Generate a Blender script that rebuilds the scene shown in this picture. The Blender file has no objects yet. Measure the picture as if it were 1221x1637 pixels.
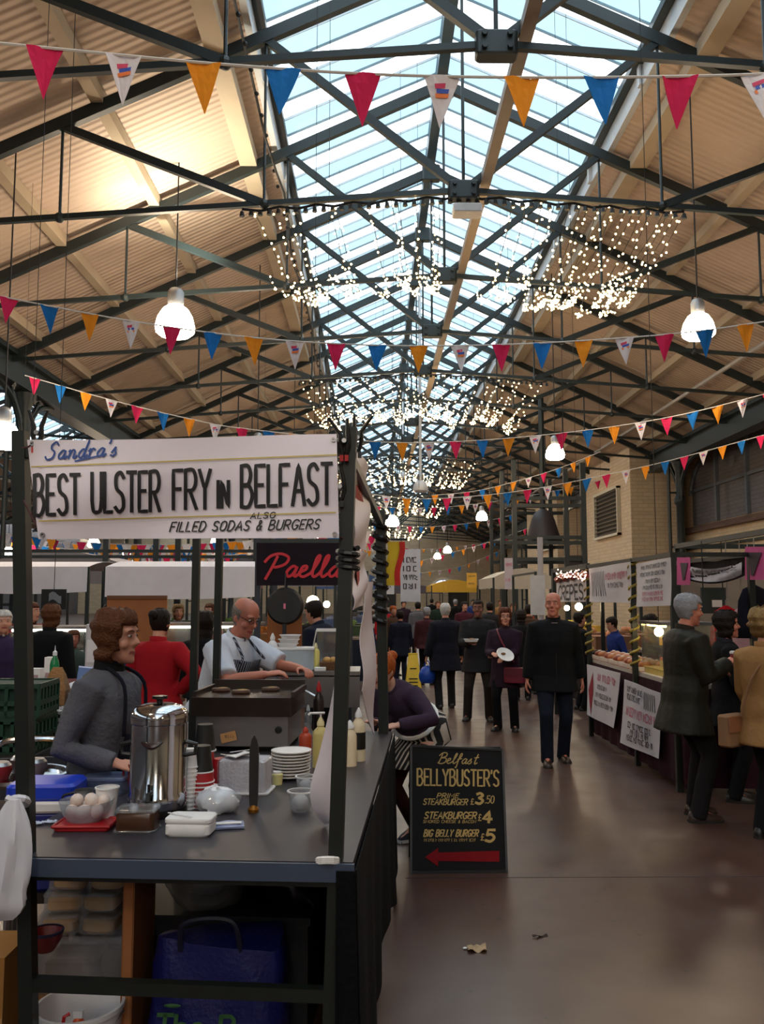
import bpy, bmesh, math, random
from mathutils import Vector, Matrix, Euler
random.seed(7)
SC = bpy.context.scene
COL = SC.collection
R = math.radians
PI = math.pi

# ------------------------------------------------------------------ camera, sky, exposure
CAM_H, FPX = 1.68, 1390.0
PITCH, YAW = R(5.61), R(-0.64)
cam_data = bpy.data.cameras.new('camera')
cam_data.sensor_fit = 'VERTICAL'
cam_data.sensor_height = 36.0
cam_data.lens = 36.0 * FPX / 1637.0
cam_data.clip_end = 400
cam = bpy.data.objects.new('camera', cam_data)
COL.objects.link(cam)
cam.location = (0, 0, CAM_H)
cam.rotation_euler = (PI / 2 + PITCH, 0, YAW)
SC.camera = cam

world = bpy.data.worlds.new('overcast_sky')
SC.world = world
world.use_nodes = True
_wn = world.node_tree.nodes
_bg = _wn['Background']
_bg.inputs['Color'].default_value = (0.84, 0.94, 1.0, 1)
_bg.inputs['Strength'].default_value = 3.0
SC.view_settings.view_transform = 'Standard'
SC.view_settings.look = 'None'
SC.view_settings.gamma = 1.0
SC.view_settings.use_curve_mapping = False
SC.view_settings.exposure = 0.3
SC.cycles.use_denoising = True
SC.cycles.max_bounces = 7
SC.cycles.diffuse_bounces = 4
SC.cycles.glossy_bounces = 3
SC.cycles.transmission_bounces = 5
SC.cycles.transparent_max_bounces = 12
SC.cycles.sample_clamp_indirect = 4.0
SC.cycles.caustics_reflective = False
SC.cycles.caustics_refractive = False
LAMP_GLOW = 60.0

# ------------------------------------------------------------------ helpers
def lin(c):
    return tuple((v / 255 / 12.92) if v / 255 <= 0.04045 else ((v / 255 + 0.055) / 1.055) ** 2.4 for v in c)

_mats = {}
def mat(name, rgb, rough=0.6, metal=0.0, var=0.12, scale=9.0, bump=0.0, bscale=60.0, spec=0.5, emit=0.0, alpha=1.0, trans=0.0):
    """procedural surface: a base colour broken up by noise, optional fine bump"""
    if name in _mats:
        return _mats[name]
    m = bpy.data.materials.new(name)
    m.use_nodes = True
    nt = m.node_tree
    b = nt.nodes['Principled BSDF']
    c = lin(rgb)
    b.inputs['Roughness'].default_value = rough
    b.inputs['Metallic'].default_value = metal
    b.inputs['Specular IOR Level'].default_value = spec
    tc = nt.nodes.new('ShaderNodeTexCoord')
    nz = nt.nodes.new('ShaderNodeTexNoise')
    nz.inputs['Scale'].default_value = scale
    nz.inputs['Detail'].default_value = 3
    nt.links.new(tc.outputs['Object'], nz.inputs['Vector'])
    mx = nt.nodes.new('ShaderNodeMix')
    mx.data_type = 'RGBA'
    mx.inputs['A'].default_value = tuple(v * (1 - var) for v in c) + (1,)
    mx.inputs['B'].default_value = tuple(min(1, v * (1 + var)) for v in c) + (1,)
    nt.links.new(nz.outputs['Fac'], mx.inputs['Factor'])
    nt.links.new(mx.outputs['Result'], b.inputs['Base Color'])
    if bump:
        n2 = nt.nodes.new('ShaderNodeTexNoise')
        n2.inputs['Scale'].default_value = bscale
        nt.links.new(tc.outputs['Object'], n2.inputs['Vector'])
        bp = nt.nodes.new('ShaderNodeBump')
        bp.inputs['Strength'].default_value = bump
        bp.inputs['Distance'].default_value = 0.02
        nt.links.new(n2.outputs['Fac'], bp.inputs['Height'])
        nt.links.new(bp.outputs['Normal'], b.inputs['Normal'])
    if emit:
        b.inputs['Emission Color'].default_value = c + (1,)
        b.inputs['Emission Strength'].default_value = emit
    if alpha < 1:
        b.inputs['Alpha'].default_value = alpha
    if trans:
        b.inputs['Transmission Weight'].default_value = trans
    _mats[name] = m
    return m

def glow(name, rgb, strength, sampled=True):
    m = bpy.data.materials.new(name)
    m.use_nodes = True
    nt = m.node_tree
    nt.nodes.clear()
    e = nt.nodes.new('ShaderNodeEmission')
    e.inputs['Color'].default_value = lin(rgb) + (1,)
    e.inputs['Strength'].default_value = strength
    o = nt.nodes.new('ShaderNodeOutputMaterial')
    nt.links.new(e.outputs[0], o.inputs[0])
    if not sampled:
        m.cycles.emission_sampling = 'NONE'
    return m

def sheet_glass(name, tint, diffuse=0.0, drgb=(200, 220, 230), gloss=0.08):
    """thin pane: light passes straight through, a share is scattered or mirrored"""
    m = bpy.data.materials.new(name)
    m.use_nodes = True
    nt = m.node_tree
    nt.nodes.clear()
    o = nt.nodes.new('ShaderNodeOutputMaterial')
    t = nt.nodes.new('ShaderNodeBsdfTransparent')
    t.inputs['Color'].default_value = tuple(tint) + (1,)
    g = nt.nodes.new('ShaderNodeBsdfGlossy')
    g.inputs['Roughness'].default_value = 0.12
    mx = nt.nodes.new('ShaderNodeMixShader')
    mx.inputs[0].default_value = gloss
    nt.links.new(t.outputs[0], mx.inputs[1])
    nt.links.new(g.outputs[0], mx.inputs[2])
    last = mx
    if diffuse:
        d = nt.nodes.new('ShaderNodeBsdfTranslucent')
        d.inputs['Color'].default_value = lin(drgb) + (1,)
        d2 = nt.nodes.new('ShaderNodeBsdfDiffuse')
        d2.inputs['Color'].default_value = lin(drgb) + (1,)
        dd = nt.nodes.new('ShaderNodeMixShader')
        nt.links.new(d.outputs[0], dd.inputs[1])
        nt.links.new(d2.outputs[0], dd.inputs[2])
        m2 = nt.nodes.new('ShaderNodeMixShader')
        m2.inputs[0].default_value = diffuse
        nt.links.new(mx.outputs[0], m2.inputs[1])
        nt.links.new(dd.outputs[0], m2.inputs[2])
        last = m2
    nt.links.new(last.outputs[0], o.inputs[0])
    return m

def W(px, py, Y):
    """world point at hall depth Y that the photograph shows at (px, py)"""
    d = cam.rotation_euler.to_matrix() @ Vector(((px - 610.5) / FPX, (818.5 - py) / FPX, -1.0))
    t = Y / d.y
    return Vector((d.x * t, Y, CAM_H + d.z * t))

def ground(px, py, z=0.0):
    d = cam.rotation_euler.to_matrix() @ Vector(((px - 610.5) / FPX, (818.5 - py) / FPX, -1.0))
    t = (z - CAM_H) / d.z
    return Vector((d.x * t, d.y * t, z))

class MB:
    """collects shapes into ONE mesh"""
    def __init__(s):
        s.v, s.f, s.m = [], [], []
        s.cur = 0
    def face(s, idx):
        s.f.append(tuple(idx)); s.m.append(s.cur)
    def pt(s, p):
        s.v.append(Vector(p)); return len(s.v) - 1
    def poly(s, pts):
        s.face([s.pt(p) for p in pts])
    def box(s, c, d, rot=None):
        c = Vector(c); hx, hy, hz = d[0] / 2, d[1] / 2, d[2] / 2
        ps = [Vector((x, y, z)) for z in (-hz, hz) for y in (-hy, hy) for x in (-hx, hx)]
        if rot is not None:
            if not isinstance(rot, Matrix):
                rot = Euler(rot).to_matrix()
            ps = [rot @ p for p in ps]
        i = [s.pt(c + p) for p in ps]
        for q in ((0, 2, 3, 1), (4, 5, 7, 6), (0, 1, 5, 4), (2, 6, 7, 3), (0, 4, 6, 2), (1, 3, 7, 5)):
            s.face([i[k] for k in q])
        return s
    def rbox(s, c, d, r=0.01, rot=None, seg=3):
        """box with rounded vertical edges and slightly softened rims"""
        pts = []
        hx, hy = d[0] / 2, d[1] / 2
        r = min(r, hx * 0.95, hy * 0.95)
        for k, (sx, sy) in enumerate(((1, 1), (-1, 1), (-1, -1), (1, -1))):
            for j in range(seg + 1):
                a = k * PI / 2 + j * PI / 2 / seg
                pts.append((sx * (hx - r) + r * math.cos(a), sy * (hy - r) + r * math.sin(a)))
        e = min(r * 0.4, d[2] * 0.2)
        rings = []
        for z, k in ((-d[2] / 2, 1 - e / max(hx, hy)), (-d[2] / 2 + e, 1), (d[2] / 2 - e, 1), (d[2] / 2, 1 - e / max(hx, hy))):
            rings.append([Vector((x * k, y * k, z)) for x, y in pts])
        if rot is not None and not isinstance(rot, Matrix):
            rot = Euler(rot).to_matrix()
        rings = [[(rot @ p if rot is not None else p) + Vector(c) for p in g] for g in rings]
        s.loft(rings, True, True)
        return s
    def bar(s, p0, p1, w, h=None, up=(0, 0, 1)):
        p0, p1 = Vector(p0), Vector(p1)
        h = w if h is None else h
        d = (p1 - p0)
        L = d.length
        if L < 1e-6:
            return s
        d.normalize()
        u = Vector(up)
        if abs(d.dot(u)) > 0.98:
            u = Vector((0, 1, 0))
        x = d.cross(u).normalized(); z = x.cross(d).normalized()
        return s.box((p0 + p1) / 2, (w, L, h), Matrix((x, d, z)).transposed())
    def loft(s, rings, cap0=True, cap1=True, closed=True):
        ids = [[s.pt(p) for p in g] for g in rings]
        n = len(ids[0])
        for a, b in zip(ids, ids[1:]):
            for k in range(n if closed else n - 1):
                k2 = (k + 1) % n
                s.face((a[k], a[k2], b[k2], b[k]))
        if cap0: s.face(ids[0][::-1])
        if cap1: s.face(ids[-1])
        return s
    def tube(s, pts, r, seg=8, cap=True, flat=1.0):
        pts = [Vector(p) for p in pts]
        n = len(pts)
        rr = r if isinstance(r, (list, tuple)) else [r] * n
        rings = []
        ref = None
        for i, p in enumerate(pts):
            d = (pts[min(i + 1, n - 1)] - pts[max(i - 1, 0)])
            if d.length < 1e-9: d = Vector((0, 0, 1))
            d.normalize()
            if ref is None:
                ref = Vector((0, 0, 1)) if abs(d.z) < 0.9 else Vector((1, 0, 0))
            x = d.cross(ref)
            if x.length < 1e-4:
                x = d.orthogonal()
            x.normalize()
            y = x.cross(d).normalized(); ref = y
            rings.append([p + x * math.cos(2 * PI * k / seg) * rr[i] + y * math.sin(2 * PI * k / seg) * rr[i] * flat for k in range(seg)])
        return s.loft(rings, cap, cap)
    def lathe(s, prof, c=(0, 0, 0), seg=20, sx=1.0, sy=1.0, rot=None):
        """prof: (radius, z) pairs; first/last radius 0 closes the shape"""
        c = Vector(c)
        if rot is not None and not isinstance(rot, Matrix):
            rot = Euler(rot).to_matrix()
        rings = []
        for r, z in prof:
            g = []
            for k in range(seg):
                a = 2 * PI * k / seg
                p = Vector((max(r, 1e-5) * math.cos(a) * sx, max(r, 1e-5) * math.sin(a) * sy, z))
                g.append(c + (rot @ p if rot is not None else p))
            rings.append(g)
        return s.loft(rings, prof[0][0] < 1e-4, prof[-1][0] < 1e-4)
    def ball(s, c, r, seg=12, rings=8, scale=(1, 1, 1), rot=None):
        prof = [(math.sin(PI * k / rings) * r, -math.cos(PI * k / rings) * r) for k in range(rings + 1)]
        c = Vector(c)
        if rot is not None and not isinstance(rot, Matrix):
            rot = Euler(rot).to_matrix()
        gs = []
        for q, z in prof:
            g = []
            for k in range(seg):
                a = 2 * PI * k / seg
                p = Vector((max(q, 1e-5) * math.cos(a) * scale[0], max(q, 1e-5) * math.sin(a) * scale[1], z * scale[2]))
                g.append(c + (rot @ p if rot is not None else p))
            gs.append(g)
        return s.loft(gs, True, True)
    def grid(s, fn, nu, nv):
        ids = [[s.pt(fn(i / nu, j / nv)) for i in range(nu + 1)] for j in range(nv + 1)]
        for j in range(nv):
            for i in range(nu):
                s.face((ids[j][i], ids[j][i + 1], ids[j + 1][i + 1], ids[j + 1][i]))
        return s
    def sheet(s, fn, nu, nv, thick=0.004):
        """a cloth or card with a real thickness; fn(u, v) -> point"""
        def nrm(u, v):
            e = 1e-3
            a = fn(min(u + e, 1), v) - fn(max(u - e, 0), v)
            b = fn(u, min(v + e, 1)) - fn(u, max(v - e, 0))
            n = a.cross(b)
            return n.normalized() if n.length > 1e-12 else Vector((0, 0, 1))
        A = [[None] * (nu + 1) for _ in range(nv + 1)]
        B = [[None] * (nu + 1) for _ in range(nv + 1)]
        for j in range(nv + 1):
            for i in range(nu + 1):
                p = fn(i / nu, j / nv); n = nrm(i / nu, j / nv) * thick / 2
                A[j][i] = s.pt(p + n); B[j][i] = s.pt(p - n)
        for j in range(nv):
            for i in range(nu):
                s.face((A[j][i], A[j][i + 1], A[j + 1][i + 1], A[j + 1][i]))
                s.face((B[j][i], B[j + 1][i], B[j + 1][i + 1], B[j][i + 1]))
        for i in range(nu):
            s.face((A[0][i], B[0][i], B[0][i + 1], A[0][i + 1]))
            s.face((A[nv][i], A[nv][i + 1], B[nv][i + 1], B[nv][i]))
        for j in range(nv):
            s.face((A[j][0], A[j + 1][0], B[j + 1][0], B[j][0]))
            s.face((A[j][nu], B[j][nu], B[j + 1][nu], A[j + 1][nu]))
        return s
    def build(s, name, mats, parent=None, smooth=False, loc=None, rz=0.0):
        me = bpy.data.meshes.new(name)
        me.from_pydata([tuple(p) for p in s.v], [], s.f)
        if not isinstance(mats, (list, tuple)):
            mats = [mats]
        for m in mats:
            me.materials.append(m)
        me.polygons.foreach_set('material_index', s.m)
        if smooth:
            me.polygons.foreach_set('use_smooth', [True] * len(me.polygons))
            if smooth != 'all':
                try:
                    me.set_sharp_from_angle(angle=R(40))
                except Exception:
                    pass
        me.update()
        o = bpy.data.objects.new(name, me)
        COL.objects.link(o)
        if parent is not None:
            o.parent = parent
        if loc is not None:
            o.location = loc
        if rz:
            o.rotation_euler = (0, 0, rz)
        return o

def tag(o, label=None, cat=None, group=None, kind=None):
    if label: o['label'] = label
    if cat: o['category'] = cat
    if group: o['group'] = group
    if kind: o['kind'] = kind
    return o

def thing(name, label, cat, loc=(0, 0, 0), rz=0.0, group=None, kind=None):
    o = bpy.data.objects.new(name, None)
    COL.objects.link(o)
    o.location = loc
    o.rotation_euler = (0, 0, rz)
    o.empty_display_size = 0.1
    return tag(o, label, cat, group, kind)

def dup(o, loc=None, rz=None, label=None, group=None, parent=None):
    """a copy of a thing with copies of its parts and sub-parts"""
    c = o.copy()
    COL.objects.link(c)
    if loc is not None: c.location = loc
    if rz is not None: c.rotation_euler = (0, 0, rz)
    if label: c['label'] = label
    if group: c['group'] = group
    if parent is not None: c.parent = parent
    for ch in list(o.children):
        dup(ch, parent=c)
    return c

def smoothline(pts, n=6):
    """Catmull-Rom through pts"""
    P = [Vector(p) for p in pts]
    if len(P) < 3:
        return P
    out = []
    for i in range(len(P) - 1):
        p0 = P[max(i - 1, 0)]; p1 = P[i]; p2 = P[i + 1]; p3 = P[min(i + 2, len(P) - 1)]
        for k in range(n):
            t = k / n
            out.append(0.5 * ((2 * p1) + (p2 - p0) * t + (2 * p0 - 5 * p1 + 4 * p2 - p3) * t * t + (3 * p1 - p0 - 3 * p2 + p3) * t ** 3))
    out.append(P[-1])
    return out

# ------------------------------------------------------------------ hand lettering (single brush strokes)
CAPS = {
 'A': (1, "0,0 .5,1 1,0|.2,.35 .8,.35"), 'B': (.9, "0,0 0,1|~0,1 .6,1 .85,.78 .6,.54 0,.52|~0,.52 .65,.52 1,.27 .65,0 0,0"),
 'C': (.95, "~1,.82 .75,1 .3,.97 0,.5 .3,.03 .75,0 1,.18"), 'D': (.95, "0,0 0,1|~0,1 .55,1 1,.55 .6,0 0,0"),
 'E': (.75, "1,1 0,1 0,0 1,0|0,.52 .8,.52"), 'F': (.75, "1,1 0,1 0,0|0,.52 .8,.52"),
 'G': (1, "~1,.85 .7,1 .25,.95 0,.5 .3,.03 .8,.05 1,.4|1,.42 .6,.42"), 'H': (.9, "0,0 0,1|1,0 1,1|0,.5 1,.5"), 'I': (.12, ".5,0 .5,1"),
 'K': (.9, "0,0 0,1|.95,1 0,.42|.3,.58 1,0"), 'L': (.72, "0,1 0,0 1,0"), 'M': (1.15, "0,0 .08,1 .5,.3 .92,1 1,0"), 'N': (.95, "0,0 0,1 1,0 1,1"),
 'O': (1, "~.5,1 .1,.82 .1,.2 .5,0 .9,.2 .9,.82 .5,1"), 'P': (.85, "0,0 0,1|~0,1 .7,1 1,.74 .7,.47 0,.45"),
 'R': (.9, "0,0 0,1|~0,1 .7,1 .95,.74 .7,.5 0,.48|.4,.48 1,0"), 'S': (.85, "~.95,.86 .6,1 .12,.9 .15,.6 .8,.42 .92,.12 .45,0 0,.12"),
 'T': (.85, "0,1 1,1|.5,1 .5,0"), 'U': (.9, "0,1 0,.3|~0,.3 .15,.04 .5,0 .85,.04 1,.3|1,.3 1,1"), 'V': (.9, "0,1 .5,0 1,1"), 'Y': (.9, "0,1 .5,.48 1,1|.5,.48 .5,0"),
 'Z': (.9, "0,1 1,1 0,0 1,0"), 'h': (.7, "0,0 0,1|~0,.4 .4,.6 .9,.5 1,.2|1,.2 1,0"), 'e': (.7, "~0,.32 .95,.36 .7,.62 .2,.55 .05,.2 .5,0 1,.12"),
 '&': (.8, "~1,.0 .3,.7 .4,1 .7,.8 .1,.35 .2,0 .6,.05 .95,.4"), "'": (.12, ".6,1 .3,.8"), '.': (.12, ".4,0 .6,.04"), ' ': (.55, ""),
 '3': (.8, "~.05,.9 .5,1 .9,.78 .4,.54|~.4,.54 1,.3 .6,0 0,.1"), '4': (.85, ".7,0 .7,1 0,.3 1,.3"), '5': (.85, ".95,1 .15,1 .1,.55|~.1,.55 .6,.62 1,.32 .6,0 0,.08"),
 '0': (.85, "~.5,1 .08,.8 .08,.2 .5,0 .92,.2 .92,.8 .5,1"), '£': (.8, "~.95,.85 .6,1 .35,.8 .4,.3 .05,0|.05,0 1,0|.1,.48 .75,.48"),
}
SCRIPT = {
 'S': (.75, "~.95,.85 .7,1.02 .35,.85 .4,.62 .75,.42 .65,.08 .2,0 -.05,.18"), 'B': (.85, "~.3,1 .25,.5 .1,0|~-.05,.75 .3,1.02 .8,1 .85,.72 .3,.52|~.3,.52 .9,.5 .95,.15 .5,-.03 .05,.05"),
 'P': (.95, "~.45,.95 .3,.45 .1,-.1|~-.15,.7 .1,.98 .6,1.08 1.05,.9 .95,.6 .5,.45 .3,.5"),
 'a': (.6, "~.85,.42 .5,.5 .1,.25 .25,.02 .6,.1 .85,.45|~.85,.45 .75,.1 .9,.02 1.15,.15"), 'n': (.62, "~.05,.4 .2,.48 .15,0|~.15,.1 .45,.48 .75,.4 .7,.05 .9,.02 1.1,.15"),
 'd': (.62, "~.8,.42 .45,.5 .1,.25 .25,.02 .6,.1 .95,1|~.95,1 .75,.2 .85,.02 1.12,.15"), 'r': (.5, "~0,.35 .25,.5 .2,0|~.2,.2 .5,.5 .9,.42"),
 'i': (.3, "~.1,.4 .5,.45 .4,.1 .7,.02 1.2,.15"), "'": (.2, "~.6,1 .5,.85 .3,.75"), 's': (.45, "~.1,.2 .6,.52 .55,.35 .8,.15 .4,0 0,.05"),
 'e': (.5, "~0,.2 .6,.35 .6,.5 .2,.45 .1,.12 .5,0 1.1,.15"), 'l': (.36, "~0,.15 .7,.7 .75,1 .35,.85 .25,.2 .6,0 1.2,.15"),
 'f': (.45, "~0,.15 .8,.75 .75,1 .4,.8 .3,-.3 .05,-.35|.1,.42 1,.5"), 't': (.42, "~.75,.95 .45,.2 .6,0 1.1,.12|.1,.6 1.1,.66"), 'o': (.5, "~.6,.5 .15,.35 .2,.03 .7,.05 .8,.4 .5,.5"),
}
def _strokes(ch, font):
    w, s = font.get(ch, font.get(ch.upper(), (.5, "")))
    out = []
    for st in s.split('|'):
        if not st: continue
        sm = st[0] == '~'
        pts = [tuple(float(q) for q in p.split(',')) for p in st.lstrip('~').split()]
        pts = [Vector((a, b, 0)) for a, b in pts]
        out.append(smoothline(pts, 5) if sm else pts)
    return w, out

def lettering(mb, text, fn, u0, v0, h, width, font=CAPS, slant=0.0, weight=0.1, rise=0.0, gap=0.22):
    """paint TEXT along fn(u, v) (metres on the sheet) so that it is WIDTH long and H tall"""
    items = [_strokes(c, font) for c in text]
    total = sum(w for w, _ in items) + gap * (len(items) - 1)
    k = width / total
    x = 0.0
    for w, sts in items:
        for st in sts:
            pl = []
            for p in st:
                a = u0 + (x + p.x * w) * k + p.y * h * slant
                b = v0 + p.y * h + rise * (x + p.x * w) * k
                pl.append((a, b))
            ribbon(mb, pl, fn, weight * h)
        x += w + gap
    return mb

def ribbon(mb, pl, fn, wd):
    # resample long legs so the paint follows a curved sheet
    q = [pl[0]]
    for a, b in zip(pl, pl[1:]):
        L = math.hypot(b[0] - a[0], b[1] - a[1])
        n = max(1, int(L / 0.06))
        for k in range(1, n + 1):
            q.append((a[0] + (b[0] - a[0]) * k / n, a[1] + (b[1] - a[1]) * k / n))
    pl = q
    n = len(pl)
    Ls, Rs = [], []
    for i, p in enumerate(pl):
        a = pl[max(i - 1, 0)]; b = pl[min(i + 1, n - 1)]
        dx, dy = b[0] - a[0], b[1] - a[1]
        L = math.hypot(dx, dy) or 1
        nx, ny = -dy / L * wd / 2, dx / L * wd / 2
        ex = 0
        if i == 0: ex = -1
        if i == n - 1: ex = 1
        ox, oy = dx / L * wd * .3 * ex, dy / L * wd * .3 * ex
        Ls.append(mb.pt(fn(p[0] + nx + ox, p[1] + ny + oy))); Rs.append(mb.pt(fn(p[0] - nx + ox, p[1] - ny + oy)))
    for i in range(n - 1):
        mb.face((Rs[i], Rs[i + 1], Ls[i + 1], Ls[i]))

def scribble(mb, fn, u0, u1, v, h, weight=0.16, rnd=None):
    """a line of print too small to read in the photograph: close short strokes"""
    rnd = rnd or random.Random(int(u0 * 977 + v * 3571))
    x = u0
    while x < u1 - h * .3:
        n = rnd.randint(3, 7)
        for _ in range(n):
            if x > u1 - h * .2: break
            w = h * rnd.uniform(.35, .6)
            pl = rnd.choice([[(x, v), (x, v + h), (x + w, v + h * .5)], [(x, v + h), (x + w * .5, v), (x + w, v + h)], [(x + w, v + h), (x, v + h), (x, v), (x + w, v)],
                             [(x, v), (x, v + h)], [(x, v + h * .9), (x + w, v + h * .6), (x, v + h * .2), (x + w, v)]])
            ribbon(mb, pl, fn, weight * h)
            x += w + h * .2
        x += h * .5
# ------------------------------------------------------------------ the market hall
X0, RIDGE, SLOPE, HALF = 1.46, 12.28, 0.465, 10.4
SKY = 3.43                                   # half width of the rooflight
Y0, Y1 = -48.0, 92.0
iron = mat('dark green iron paint', (27, 38, 40), rough=.45, var=.25, scale=3)
iron_blue = mat('blue grey ridge paint', (52, 72, 84), rough=.5)
cream = mat('cream timber paint', (176, 158, 134), rough=.7, var=.1, scale=2)
pale = mat('pale grey curb paint', (190, 192, 194), rough=.5)

def deck_material():
    m = mat('ribbed cream roof deck', (186, 164, 146), rough=.75, var=.12, scale=.8)
    nt = m.node_tree
    b = nt.nodes['Principled BSDF']
    tc = nt.nodes.new('ShaderNodeTexCoord')
    wv = nt.nodes.new('ShaderNodeTexWave')
    wv.bands_direction = 'Y'
    wv.inputs['Scale'].default_value = 1.9
    wv.inputs['Distortion'].default_value = 0.0
    nt.links.new(tc.outputs['Object'], wv.inputs['Vector'])
    bp = nt.nodes.new('ShaderNodeBump')
    bp.inputs['Strength'].default_value = .55
    bp.inputs['Distance'].default_value = .05
    nt.links.new(wv.outputs['Fac'], bp.inputs['Height'])
    nt.links.new(bp.outputs['Normal'], b.inputs['Normal'])
    return m
deck = deck_material()

def floor_material():
    m = mat('worn polished concrete', (72, 48, 40), rough=.4, var=.3, scale=.55, spec=.6)
    nt = m.node_tree
    b = nt.nodes['Principled BSDF']
    tc = nt.nodes.new('ShaderNodeTexCoord')
    n1 = nt.nodes.new('ShaderNodeTexNoise'); n1.inputs['Scale'].default_value = 2.3; n1.inputs['Detail'].default_value = 6
    nt.links.new(tc.outputs['Object'], n1.inputs['Vector'])
    cr = nt.nodes.new('ShaderNodeMapRange')
    cr.inputs['To Min'].default_value = .22; cr.inputs['To Max'].default_value = .52
    nt.links.new(n1.outputs['Fac'], cr.inputs['Value'])
    nt.links.new(cr.outputs['Result'], b.inputs['Roughness'])
    v = nt.nodes.new('ShaderNodeTexVoronoi'); v.inputs['Scale'].default_value = 5.0
    nt.links.new(tc.outputs['Object'], v.inputs['Vector'])
    lt = nt.nodes.new('ShaderNodeMath'); lt.operation = 'LESS_THAN'; lt.inputs[1].default_value = .07
    nt.links.new(v.outputs['Distance'], lt.inputs[0])
    old = [l for l in nt.links if l.to_socket == b.inputs['Base Color']][0].from_socket
    mx = nt.nodes.new('ShaderNodeMix'); mx.data_type = 'RGBA'
    mx.inputs['B'].default_value = lin((44, 33, 29)) + (1,)
    nt.links.new(lt.outputs[0], mx.inputs['Factor']); nt.links.new(old, mx.inputs['A'])
    nt.links.new(mx.outputs['Result'], b.inputs['Base Color'])
    return m

def brick_material(name, a, b2, mortar, scale=1.0):
    m = mat(name, a, rough=.85)
    nt = m.node_tree
    b = nt.nodes['Principled BSDF']
    tc = nt.nodes.new('ShaderNodeTexCoord')
    gm = nt.nodes.new('ShaderNodeNewGeometry')
    sx = nt.nodes.new('ShaderNodeSeparateXYZ'); nt.links.new(tc.outputs['Object'], sx.inputs[0])
    ad = nt.nodes.new('ShaderNodeMath'); ad.operation = 'ADD'
    nt.links.new(sx.outputs['X'], ad.inputs[0]); nt.links.new(sx.outputs['Y'], ad.inputs[1])
    cb = nt.nodes.new('ShaderNodeCombineXYZ')
    nt.links.new(ad.outputs[0], cb.inputs['X']); nt.links.new(sx.outputs['Z'], cb.inputs['Y'])
    br = nt.nodes.new('ShaderNodeTexBrick')
    br.inputs['Scale'].default_value = scale
    br.inputs['Brick Width'].default_value = .44; br.inputs['Row Height'].default_value = .16
    br.inputs['Mortar Size'].default_value = .012
    br.inputs['Color1'].default_value = lin(a) + (1,); br.inputs['Color2'].default_value = lin(b2) + (1,); br.inputs['Mortar'].default_value = lin(mortar) + (1,)
    nt.links.new(cb.outputs[0], br.inputs['Vector'])
    nt.links.new(br.outputs['Color'], b.inputs['Base Color'])
    return m
brick_cream = brick_material('cream painted brick', (220, 196, 164), (208, 184, 152), (190, 168, 140))
brick_grey = brick_material('grey painted brick', (120, 114, 116), (110, 106, 108), (96, 92, 94))
brick_red = brick_material('dull red brick', (128, 98, 84), (112, 84, 72), (120, 110, 100))

fl = MB(); fl.poly([(-31, Y0, 0), (14, Y0, 0), (14, Y1, 0), (-31, Y1, 0)])
tag(fl.build('floor', floor_material()), 'worn brown polished concrete floor of the market hall', 'floor', kind='structure')
jt = MB()
for y in (5.42, 12.2, 19.0):
    jt.box((3.2, y, .0005), (6.0, .008, .001))
tag(jt.build('trim_1', mat('dark floor joint', (46, 38, 34), rough=.8)), 'thin dark joints cut into the concrete floor', 'floor joint', kind='structure')

def gable(y, name, label, window):
    g = MB()
    def hip(cx):
        return [(cx + HALF, RIDGE - SLOPE * HALF + 1.1), (cx, RIDGE + 1.1), (cx - HALF, RIDGE - SLOPE * HALF + 1.1)]
    pts = [(14, 0), (14, 9)] + hip(X0) + hip(X0 - 2 * HALF)[1:] + [(-31, 8.6), (-31, 0)]
    g.poly([(x, y, z) for x, z in (pts if y > 0 else pts[::-1])])
    o = g.build(name, brick_cream)
    tag(o, label, 'wall', kind='structure')
gable(Y1, 'wall_back', 'pale far end gable wall with one fanlight', True)
gable(Y0, 'wall_front', 'pale gable wall behind the viewpoint', False)
ws = MB(); ws.box((-31, (Y0 + Y1) / 2, 4), (.3, Y1 - Y0, 8))
tag(ws.build('wall_left', brick_grey), 'long grey brick wall closing the left bay', 'wall', kind='structure')
wr = MB(); wr.box((13.65, (Y0 + Y1) / 2, 2.2), (.3, Y1 - Y0, 4.4)); wr.box((13.85, (Y0 + Y1) / 2, 6.2), (.3, Y1 - Y0, 4.0))
tag(wr.build('wall_right', brick_cream), 'cream brick side wall on the right with a ledge', 'wall', kind='structure')
sl = MB()
sl.grid(lambda u, v: Vector((13.3 + .42 * u, Y0 + (Y1 - Y0) * v, 4.36 + .34 * u)), 1, 1)
tag(sl.build('trim_2', brick_red), 'sloping brick ledge along the right wall', 'ledge', kind='structure')
rp = MB(); rp.box((13.45, (Y0 + Y1) / 2, 3.72), (.1, Y1 - Y0, .1))
tag(rp.build('trim_3', iron), 'dark pipe running along the right wall below the ledge', 'pipe', kind='structure')
# tall arched openings on the right wall, blocked with grey brick
for k, y in enumerate((21.5, 32.6, 43.7)):
    w = thing('window_%d' % (k + 3), 'arched side window filled with grey brick on the right wall, bay %s' % ('nearest the viewpoint', 'beside the iron column', 'behind the vent tower')[k], 'window', (13.68, y, 4.7), 0, kind='structure')
    p = MB()
    n = 16
    arch = [(-4.2, 0), (4.2, 0)] + [(4.2 * math.cos(PI * j / n), 1.3 + 1.9 * math.sin(PI * j / n)) for j in range(n + 1)]
    p.poly([(0, a, b) for a, b in arch])
    p.build('infill', brick_grey, w)
    f = MB()
    f.tube([(-.05, a, b) for a, b in arch[2:]], .09, 6)
    f.bar((-.05, -4.2, 1.45), (-.05, 4.2, 1.45), .12)
    for a in (-1.4, 1.4):
        f.bar((-.05, a, 0), (-.05, a, 3.1), .16)
    f.build('window_frame', mat('grey blue window frame', (104, 112, 122), rough=.6), w)

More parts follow.
